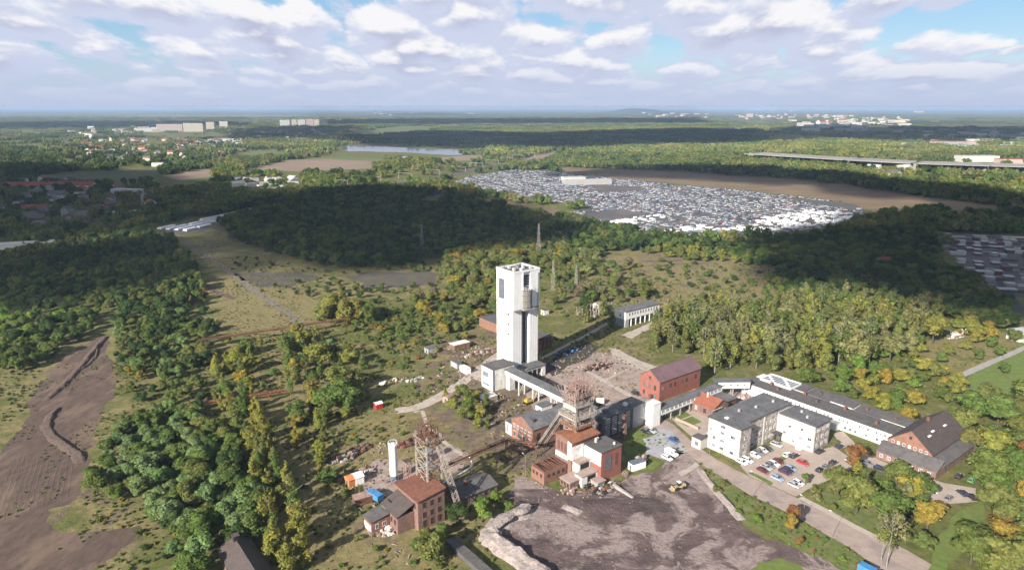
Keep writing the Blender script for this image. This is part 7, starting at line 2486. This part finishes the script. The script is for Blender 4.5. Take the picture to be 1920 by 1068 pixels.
def stored_mesh(kind, colname):
    if (kind, colname) not in STORE:
        me = (LOWCAR if kind == 'car' else LOWVAN).mesh('stored_' + kind)
        me.materials.append(M['car_' + colname])
        me.materials.append(M['glass'])
        if kind == 'car':
            for f in list(me.polygons)[8:]:
                if abs(f.normal.z) < 0.9:
                    f.material_index = 1
        STORE[kind, colname] = me
    return STORE[kind, colname]


WHITE = [[(1140, 418), (1170, 410), (1255, 403), (1262, 409), (1180, 424), (1150, 425)], [(1225, 436), (1330, 420), (1345, 428), (1262, 437)], [(1330, 432), (1440, 420), (1540, 404), (1560, 395), (1600, 402), (1622, 404), (1560, 420), (1440, 436)], [(1405, 418), (1450, 405), (1540, 392), (1545, 402), (1440, 425)]]
BARE = [[(1110, 346), (1200, 350), (1210, 358), (1120, 362)], [(1090, 332), (1160, 338), (1140, 348), (1060, 342)], [(1090, 400), (1160, 392), (1230, 402), (1140, 415), (1110, 412)], [(1480, 372), (1630, 382), (1600, 395), (1540, 385)], [(1060, 380), (1110, 390), (1060, 400)]]
yard_w = [G(*p) for p in YARD]
yx = [p[0] for p in yard_w]
yy = [p[1] for p in yard_w]
ang = rad(24)
ca, sa = math.cos(ang), math.sin(ang)
cars = []
ctr = (sum(yx) / len(yx), sum(yy) / len(yy))
for i in range(-88, 89):
    for j in range(-224, 225):
        if j % 17 == 0 or i % 9 == 0:
            continue
        a, b = i * 5.9 - (0.8 if i % 2 else 0), j * 2.55 + R.uniform(-.2, .2)
        cars.append((ctr[0] + a * ca - b * sa, ctr[1] + a * sa + b * ca))
C = np.array(cars)
ok = inside(yard_w, C[:, 0], C[:, 1])
for b in BARE:
    ok &= ~inside([G(*p) for p in b], C[:, 0], C[:, 1])
ok &= rng.uniform(0, 1, len(C)) < 0.88 * (0.25 + 0.75 * (pnoise(C[:, 0], C[:, 1], 16, 5) > 0.36))
C = C[ok]
wh = in_px(C, WHITE)
keepw = ~wh | (rng.uniform(0, 1, len(C)) < 0.72)
C, wh = C[keepw], wh[keepw]
order = np.argsort(C[:, 1])
C, wh = C[order], wh[order]
NEAR_CARS = 290
CW = ['white'] * 8 + ['silver'] * 7 + ['grey'] * 4 + ['black'] * 3 + ['navy'] * 2 + ['pale blue'] * 3 + ['blue'] + ['beige'] + ['red']
far = []
for i, (x, y) in enumerate(C):
    colname = 'white' if wh[i] else R.choice(CW)
    kind = 'van' if wh[i] and R.random() < .6 else 'car'
    if i < NEAR_CARS:
        o = link('stored_van' if kind == 'van' else 'stored_car', stored_mesh(kind, colname))
        o.location = (x, y, 0.1)
        o.rotation_euler = (0, 0, ang + rad(R.uniform(-2, 2)))
        o.scale = (0.84, 0.84, 0.84)
        tag(o, f"{colname} {'van' if kind == 'van' else 'car'} in the front of the storage yard, {'left' if x < -0.0 + 0.12 * y else 'right' if x > 0.33 * y else 'middle'} part", kind, 'vehicles in the front rows of the storage yard')
    else:
        far.append((x, y, kind, colname))
print('stored cars', len(C))
protos = []
keys = {}
for kind in ('car', 'van'):
    for colname in sorted(set(CW)):
        keys[kind, colname] = len(protos)
        protos.append(stored_mesh(kind, colname))
NGC = instance_group('stored_cars', protos)
spread('stored_cars', NGC, [(f[0], f[1], 0.1) for f in far], [(0.84, 0.84, 0.84)] * len(far), [ang + R.choice((0, math.pi)) for f in far], [(0.5, 0.5, 0.5)] * len(far), [keys[f[2], f[3]] for f in far])
# white vans on the siding at the left
vy = [G(*p) for p in [(296, 430), (340, 422), (470, 393), (476, 396), (420, 410), (378, 430), (345, 434)]]
a0, a1 = Vector(G(310, 428)), Vector(G(470, 394))
va = math.atan2((a1 - a0).y, (a1 - a0).x)
n = 0
for i in range(0, 150):
    for j in range(-5, 6):
        p = a0 + Vector((math.cos(va), math.sin(va))) * (i * 2.7 - 40) + Vector((-math.sin(va), math.cos(va))) * (j * 11)
        if inside(vy, np.array([p.x]), np.array([p.y]))[0] and R.random() < 0.9 and n < 295:
            n += 1
            o = link('stored_van', stored_mesh('van', 'white'))
            o.location = (p.x, p.y, 0.1)
            o.rotation_euler = (0, 0, va + rad(90))
            tag(o, f"white van in row {j + 6} of the vans by the old track, {('far left', 'left', 'left of centre', 'right of centre', 'right', 'far right')[min(5, i // 17)]}", 'van', 'white vans in rows by the old track')
print('vans', n)

# ------------------------------------------------------------------ towns
M['roof_tile'] = mat('roof_tile', (0.32, 0.09, 0.06), (0.24, 0.07, 0.05), 3, 0.85)
M['roof_slate'] = mat('roof_slate', (0.14, 0.13, 0.13), (0.1, 0.1, 0.1), 3, 0.85)
M['roof_light'] = mat('roof_light', (0.5, 0.5, 0.5), (0.42, 0.42, 0.42), 8, 0.7)
M['render_white'] = mat('render_white', (0.58, 0.57, 0.54), (0.5, 0.49, 0.46), 6, 0.85)
M['render_cream'] = mat('render_cream', (0.56, 0.49, 0.37), (0.5, 0.43, 0.32), 6, 0.85)
M['render_grey'] = mat('render_grey', (0.4, 0.39, 0.38), (0.32, 0.31, 0.31), 6, 0.85)
M['render_pink'] = mat('render_pink', (0.5, 0.38, 0.33), (0.44, 0.33, 0.29), 6, 0.85)
HC = {}


def house(px, py, l, w_, h, rz, wall, roof, label, group, pitched=True, name='house', cat='house', windows=0):
    x, y = G(px, py)
    one = group is not None                  # far repeats are too small to show parts
    key = (round(l), round(w_), round(h), pitched, wall, roof, one)
    if key not in HC:
        l, w_, h = key[:3]
        if pitched:
            a = gable_walls(l, w_, h, h + w_ * 0.38, -l / 2, -w_ / 2)
            b = MB()
            for mb in gable_roof(l, w_, h, h + w_ * 0.38, 0.4, 0.2, x0=-l / 2, y0=-w_ / 2):
                b.add(mb.v, mb.f)
        else:
            a = MB().box(-l / 2, l / 2, -w_ / 2, w_ / 2, 0, h)
            b = MB().box(-l / 2 - .2, l / 2 + .2, -w_ / 2 - .2, w_ / 2 + .2, h + 0.01, h + 0.5)
        am, bm_ = a.mesh('wall'), b.mesh('roof')
        am.materials.append(M[wall])
        bm_.materials.append(M[roof])
        if one:
            c = MB().add(a.v, a.f)
            k = len(c.f)
            am = c.add(b.v, b.f).mesh(name)
            am.materials.append(M[wall])
            am.materials.append(M[roof])
            am.polygons.foreach_set('material_index', [0] * k + [1] * (len(am.polygons) - k))
        HC[key] = (am, bm_)
    if one:
        o = link(name, HC[key][0])
        o.location = (x, y, -0.2)
        o.rotation_euler = (0, 0, rz)
        return tag(o, label, cat, group)
    t = thing(name, label, cat, (x, y, -0.2), rz)
    link('wall', HC[key][0], t)
    link('roof', HC[key][1], t)
    if windows:
        for i in range(windows):
            for k in range(max(1, int(h // 3.2))):
                window(t, -l / 2 + l * (i + .5) / windows, -w_ / 2 - 0.01, 1.0 + 3.2 * k, 1.6, 1.6, 'y', glass=M['glass'])
    return t


def town(poly, n, where, roofs, walls, lr=(9, 13), hr=(4, 6), pitched=0.8, spacing=22, seed=1, name='house', cat='house'):
    r = np.random.default_rng(seed)
    P = scatter(poly, spacing, r)
    r.shuffle(P)
    rr = random.Random(seed)
    word = {'roof_tile': 'red roofed', 'roof_slate': 'dark roofed', 'roof_light': 'pale roofed', 'shed_roof': 'grey roofed', 'grey_roof': 'grey roofed'}
    for x, y in P[:n]:
        d = y * CP + CAM_H * SP
        px, py = 960 + F * x / d, 534 - F * (y * SP - CAM_H * CP) / d
        ro, wa = rr.choice(roofs), rr.choice(walls)
        pt = rr.random() < pitched
        wc = {'render_white': 'white', 'render_cream': 'cream', 'render_grey': 'grey', 'render_pink': 'pinkish', 'brick_old': 'brick'}[wa]
        l = rr.uniform(*lr)
        house(px, py, l, min(l * 0.75, rr.uniform(8, 12) if lr[1] < 20 else l * .45), rr.uniform(*hr), rr.choice([A, A + rad(90), rad(10), rad(100)]) + rr.uniform(-.1, .1), wa, ro,
              f'{"gabled" if pt else "flat"} {word[ro]} {wc} {cat} {where}', f'{cat}s {where}', pt, name, cat)


town([(120, 268), (250, 262), (440, 265), (420, 300), (300, 310), (150, 300)], 70, 'in the leafy suburb below the tower blocks', ['roof_tile', 'roof_slate', 'roof_slate'], ['render_white', 'render_cream', 'render_grey'], (12, 19), (7, 11), 0.8, 32, 3)
town([(120, 245), (290, 238), (300, 252), (140, 258)], 16, 'in the row left of the tower blocks', ['roof_light', 'roof_slate'], ['render_white', 'render_cream'], (25, 60), (10, 16), 0.1, 120, 4, 'town_building', 'building')
town([(370, 262), (450, 262), (450, 275), (380, 275)], 18, 'on the pale estate under the tower blocks', ['roof_light'], ['render_white'], (20, 40), (7, 10), 0.0, 45, 5, 'industrial_shed', 'shed')
town([(0, 345), (120, 340), (200, 352), (290, 362), (290, 395), (180, 420), (60, 435), (0, 420)], 45, 'in the dark suburb by the railway', ['roof_slate', 'roof_slate', 'roof_tile', 'shed_roof'], ['render_grey', 'render_white', 'brick_old'], (11, 18), (7, 10), 0.7, 24, 6)
town([(430, 338), (560, 335), (570, 355), (500, 362), (440, 352)], 24, 'on the works yard between the field and the forest', ['roof_light', 'shed_roof'], ['render_white', 'render_grey'], (12, 36), (5, 7), 0.1, 24, 7, 'industrial_shed', 'shed')
gw = [G(*p) for p in [(1752, 438), (1925, 446), (1960, 560), (1885, 553), (1815, 512)]]
gr_ = random.Random(19)
gang = rad(-14)
c0 = Vector(G(1850, 495))
for i in range(-11, 12):
    for j in range(-28, 29):
        l = gr_.choice((5, 6, 6))
        if j % 14 == 0:
            continue
        p = c0 + Vector((math.cos(gang), math.sin(gang))) * (j * 6.3) + Vector((-math.sin(gang), math.cos(gang))) * (i * 19 + gr_.uniform(-.4, .4))
        if inside(gw, np.array([p.x]), np.array([p.y]))[0] and gr_.random() < .74:
            ro = gr_.choice(['roof_light', 'roof_light', 'grey_roof', 'shed_roof'])
            wa = gr_.choice(['render_grey', 'dark_wall', 'brick_dark', 'render_white'])
            d = p.y * CP + CAM_H * SP
            px, py = 960 + F * p.x / d, 534 - F * (p.y * SP - CAM_H * CP) / d
            house(px, py, l, 6, gr_.choice((2, 2, 3)), gang, wa, ro, f"{'pale' if ro == 'roof_light' else 'dark'} roofed {'white' if wa == 'render_white' else 'grey' if wa == 'render_grey' else 'brick red' if wa == 'brick_dark' else 'blackish'} {'wide' if l > 5 else 'narrow'} garage {'near the road end' if i < -4 else 'near the woods end' if i > 4 else 'midway'} of the garage colony, {'left' if j < -9 else 'right' if j > 9 else 'centre'}", 'garage rows of the colony at the right', False, 'garage', 'garage')
town([(1520, 318), (1680, 318), (1760, 332), (1700, 340), (1540, 328)], 12, 'among the trees below the motorway', ['roof_light', 'roof_slate'], ['render_white', 'render_grey'], (16, 36), (6, 9), 0.2, 45, 10, 'industrial_shed', 'shed')
town([(1700, 270), (1920, 272), (1920, 280), (1700, 278)], 10, 'on the trading estate beyond the motorway', ['roof_light'], ['render_white', 'render_grey'], (60, 130), (8, 11), 0.0, 120, 11, 'warehouse', 'warehouse')
town([(1680, 248), (1920, 250), (1920, 268), (1700, 266)], 24, 'in the shaded quarter beyond the trading estate', ['roof_light', 'roof_slate'], ['render_white', 'render_grey'], (25, 60), (7, 12), 0.2, 110, 12, 'town_building', 'building')
town([(1380, 216), (1560, 216), (1700, 222), (1690, 242), (1560, 238), (1400, 226)], 60, 'in the sunny city on the right of the skyline', ['roof_tile', 'roof_light', 'roof_slate'], ['render_cream', 'render_white', 'render_pink'], (30, 80), (9, 22), 0.3, 140, 13, 'town_building', 'building')
town([(1570, 226), (1700, 226), (1700, 240), (1580, 240)], 26, 'in the cream block of the sunny city', ['roof_light'], ['render_cream', 'render_white'], (40, 90), (12, 22), 0.0, 110, 14, 'town_building', 'building')
town([(1400, 205), (1900, 206), (1900, 212), (1400, 211)], 22, 'far out on the hazy plain at the right', ['roof_light'], ['render_white', 'render_cream'], (150, 300), (20, 40), 0.0, 700, 15, 'town_building', 'building')
town([(700, 212), (900, 213), (900, 217), (720, 217)], 18, 'in the far village on the middle plain', ['roof_light', 'roof_tile'], ['render_white', 'render_cream'], (60, 120), (8, 16), 0.3, 300, 16, 'town_building', 'building')
town([(1500, 236), (1620, 236), (1610, 250), (1510, 248)], 14, 'on the grey estate in front of the sunny city', ['roof_slate', 'roof_light'], ['render_grey', 'render_white'], (50, 90), (14, 24), 0.0, 120, 17, 'town_building', 'building')
town([(1200, 212), (1330, 214), (1330, 222), (1230, 222)], 16, 'in the village at the foot of the wooded hill', ['roof_light', 'roof_tile'], ['render_white'], (60, 110), (8, 14), 0.3, 200, 18, 'town_building', 'building')
town([(430, 250), (640, 245), (640, 262), (450, 268)], 40, 'on the estate below the right hand tower blocks', ['roof_light', 'roof_slate', 'roof_tile'], ['render_white', 'render_grey', 'render_cream'], (15, 40), (7, 12), 0.4, 60, 21)
town([(640, 258), (700, 262), (620, 262)], 4, 'near the lake', ['roof_light'], ['render_white'], (14, 22), (5, 8), 0.5, 40, 19)

for px, py, l, w_, h, rz, wa, ro, label, pt, nw in [
    (48, 358, 62, 14, 9, rad(4), 'render_grey', 'roof_tile', 'long red tiled roof at the left edge of the suburb', True, 9),
    (135, 357, 70, 14, 9, rad(3), 'render_white', 'roof_tile', 'long orange red tiled house right of the other long red roof', True, 10),
    (68, 402, 26, 14, 7, rad(20), 'render_grey', 'roof_tile', 'red roof low in the shaded suburb', True, 4),
    (240, 370, 44, 13, 12, rad(-12), 'render_white', 'roof_light', 'pale flat roofed school like block catching the sun', False, 8),
    (236, 406, 38, 16, 6, rad(14), 'render_white', 'roof_light', 'low white hall beside the railway', False, 0),
    (222, 412, 20, 12, 4, rad(14), 'render_grey', 'roof_light', 'lower pale annex left of the low white hall', False, 0),
    (30, 468, 60, 14, 6, rad(22), 'render_white', 'roof_light', 'long pale station shed at the left edge', False, 0),
    (760, 302, 34, 16, 10, rad(10), 'render_white', 'roof_light', 'white box near the lake shore', False, 0),
    (300, 312, 30, 14, 8, rad(10), 'render_white', 'roof_light', 'white house alone by the dark meadow', False, 0),
    (1830, 303, 90, 30, 14, rad(2), 'render_white', 'roof_light', 'long white hall standing beside the viaduct', False, 0),
    (1780, 271, 150, 50, 11, rad(0), 'render_pink', 'roof_tile', 'long low hall with a salmon red roof', False, 0),
    (1895, 306, 60, 30, 10, rad(0), 'render_pink', 'roof_tile', 'pinkish hall right of the long white hall', False, 0),
    (1362, 244, 190, 60, 12, rad(-4), 'render_white', 'roof_light', 'long white shed in the dark woods', False, 0),
    (1440, 243, 90, 40, 10, rad(-4), 'render_white', 'roof_light', 'shorter white shed right of the long one', False, 0),
    (1100, 345, 80, 26, 7, rad(12), 'render_grey', 'roof_light', 'grey workshop hall inside the storage yard', False, 0),
    (1075, 338, 40, 18, 6, rad(12), 'render_white', 'roof_light', 'white hall behind the storage yard workshop', False, 0),
    (1655, 500, 14, 9, 5, rad(20), 'render_white', 'roof_tile', 'small house with a vivid red roof in the dark woods', True, 0),
    (1915, 636, 12, 9, 5, rad(20), 'render_white', 'roof_light', 'white hut at the right edge beside the path', False, 0),
    (95, 345, 16, 10, 8, rad(10), 'render_white', 'roof_slate', 'white gabled house between the long red roofs', True, 0),
    (1405, 221, 70, 50, 50, rad(0), 'render_pink', 'roof_tile', 'pink brick landmark standing high in the city', False, 0),
    (172, 262, 12, 12, 24, rad(10), 'render_white', 'roof_slate', 'small white church tower above the leafy suburb', True, 0),
]:
    house(px, py, l, w_, h, rz, wa, ro, label, None, pt, 'building', 'building', nw)

# slabs and towers of the housing estate on the horizon
for i, (x0, x1, ytop, ybase, wa, word) in enumerate([
    (254, 296, 240, 247, 'render_white', 'long low white slab left of the taller slabs'), (296, 343, 233, 247, 'render_pink', 'long pinkish white slab of flats'), (346, 382, 231, 247, 'render_cream', 'long cream slab right of the pinkish one'),
    (388, 403, 229, 242, 'render_cream', 'square cream tower block beside the slabs'), (413, 428, 228, 240, 'render_white', 'square white tower block standing apart'),
    (526, 544, 225, 237, 'render_white', 'leftmost white tower block of the right hand group'), (548, 557, 224, 237, 'render_cream', 'narrow cream tower block second in the group'), (559, 573, 224, 237, 'render_white', 'white tower block third in the group'),
    (575, 588, 223, 237, 'render_pink', 'pink tower block in the middle of the group'), (589, 599, 224, 236, 'render_cream', 'cream tower block next to the pink one'), (604, 614, 224, 232, 'render_grey', 'grey white tower block at the right end'),
]):
    x, y = G((x0 + x1) / 2, ybase)
    d = y * CP + CAM_H * SP
    l = (x1 - x0) * d / F
    # height from the two pixel rows
    aa = PITCH + math.atan((ytop - 534) / F)
    h = max(12, CAM_H - y * math.tan(aa))
    t = thing('apartment_block', word, 'apartment block', (x, y, -0.2), rad(3))
    MB().box(-l / 2, l / 2, -8, 8, 0, h).build('wall', M[wa], t)
    MB().box(-l / 2 - .3, l / 2 + .3, -8.3, 8.3, h + 0.01, h + 1.0).build('roof', M['roof_slate'], t)
    for k in range(int(h // 3)):
        MB().box(-l / 2 + 1, l / 2 - 1, -8.2, -8.01, 1.2 + 3 * k, 2.5 + 3 * k).build('window_band', M['pale_glass'], t)

sheet('lawn', [(1395, 1078), (1420, 1054), (1465, 1046), (1500, 1058), (1530, 1085), (1400, 1100)], 0.08, M['lawn'], 1, 1.5, seed=63)
# fields and woods towards the horizon; dark wood tint also stands for cloud shadow
fr_ = np.random.default_rng(41)
M['field_tan'] = mat('field_tan', (0.26, 0.21, 0.13), (0.22, 0.17, 0.1), 300, 0.95)
M['field_green'] = mat('field_green', (0.12, 0.16, 0.06), (0.1, 0.14, 0.05), 300, 0.95)
for i in range(70):
    d = 5200 * math.exp(fr_.uniform(0, 2.1))
    x = fr_.uniform(-0.85, 0.85) * d
    w_, l = fr_.uniform(0.03, 0.12) * d, fr_.uniform(0.03, 0.1) * d
    a = fr_.uniform(-.3, .3)
    pl = [(x + (sx * w_) * math.cos(a) - sy * l * math.sin(a), d + sx * w_ * math.sin(a) + sy * l * math.cos(a)) for sx, sy in ((-1, -1), (1, -1), (1, 1), (-1, 1))]
    sheet('field', pl, 0.5 + 0.05 * i, M[['field_tan', 'field_green', 'far_wood_shade', 'far_wood_shade'][i % 4]], d * 0.01, d * 0.02, seed=300 + i, px=False)

# ------------------------------------------------------------------ clouds whose shadows lie over the land, and the hazy air
M['cloud'] = bpy.data.materials.new('cloud')
M['cloud'].use_nodes = True
tt = M['cloud'].node_tree
tt.nodes.clear()
a = nd(tt, 'ShaderNodeBsdfDiffuse', i_Color=(0.9, 0.9, 0.9, 1))
b = nd(tt, 'ShaderNodeBsdfTranslucent', i_Color=(0.9, 0.9, 0.92, 1))
c = nd(tt, 'ShaderNodeMixShader', i_0=0.5)
tt.links.new(a.outputs[0], c.inputs[1])
tt.links.new(b.outputs[0], c.inputs[2])
thin = nd(tt, 'ShaderNodeBsdfTransparent')
mx = nd(tt, 'ShaderNodeMixShader', i_0=0.4)     # thin fair-weather cloud lets some sun through
tt.links.new(c.outputs[0], mx.inputs[1])
tt.links.new(thin.outputs[0], mx.inputs[2])
o = nd(tt, 'ShaderNodeOutputMaterial')
tt.links.new(mx.outputs[0], o.inputs['Surface'])
CLOUD_Z = 1200.0
SHX, SHY = SDX * CLOUD_Z / math.tan(SUN_EL), SDY * CLOUD_Z / math.tan(SUN_EL)
ICO2 = ico(2)


def cloud(poly, cell=70, seed=1, fill=1.0):
    """a flat cumulus whose shadow falls on this patch of ground"""
    r = np.random.default_rng(seed)
    P = scatter(poly, cell * 0.62, r)
    mb = MB()
    iv, jf = ICO2
    for x, y in P:
        if r.uniform() > fill:
            continue
        s = cell * r.uniform(0.6, 1.1)
        q = iv * np.array([s, s, s * 0.42]) * r.uniform(0.88, 1.1, (len(iv), 1)) + np.array([x - SHX, y - SHY, CLOUD_Z + r.uniform(0, 30)])
        mb.add(q.tolist(), jf)
    me = bpy.data.meshes.new('cloud')
    me.from_pydata(mb.v, [], mb.f)
    me.materials.append(M['cloud'])
    o = link('cloud', me)
    o['kind'] = 'structure'


cloud([(395, 425), (440, 395), (620, 362), (850, 372), (1040, 440), (1000, 462), (860, 470), (760, 492), (600, 520), (520, 500), (430, 480)], 60, 1)
cloud([(1400, 480), (1500, 450), (1640, 415), (1940, 402), (1960, 570), (1880, 590), (1700, 560), (1560, 560), (1440, 530)], 60, 2)
cloud([(-60, 320), (200, 325), (330, 345), (470, 372), (380, 412), (280, 425), (120, 440), (-60, 470)], 80, 3)
cloud([(640, 258), (800, 250), (1000, 254), (1300, 244), (1450, 248), (1440, 265), (1200, 273), (1000, 280), (700, 270)], 170, 4)
cloud([(1040, 330), (1120, 322), (1420, 322), (1560, 334), (1700, 356), (1920, 380), (1920, 392), (1700, 372), (1500, 346), (1200, 334)], 60, 5)
cloud([(-60, 500), (120, 470), (280, 460), (350, 500), (330, 545), (160, 570), (-60, 560)], 45, 6, 0.5)
cloud([(1500, 240), (1930, 238), (1930, 262), (1700, 264), (1480, 258)], 170, 7)
cloud([(640, 226), (900, 224), (1290, 223), (1290, 231), (900, 233), (640, 233)], 260, 10)
cloud([(0, 232), (260, 229), (420, 231), (400, 238), (0, 241)], 240, 11)
cloud([(480, 240), (640, 238), (640, 258), (440, 262)], 150, 9)

hz = bpy.data.materials.new('haze')
hz.use_nodes = True
ht = hz.node_tree
ht.nodes.clear()
v = nd(ht, 'ShaderNodeVolumePrincipled')
v.inputs['Color'].default_value = (0.46, 0.63, 0.9, 1)
v.inputs['Density'].default_value = 0.000065
v.inputs['Anisotropy'].default_value = 0.0
o = nd(ht, 'ShaderNodeOutputMaterial')
ht.links.new(v.outputs[0], o.inputs['Volume'])
o = MB().box(-70000, 70000, -4000, 65000, -1.5, 131).build('haze', hz)
o['kind'] = 'stuff'
print('objects', len(S.objects))
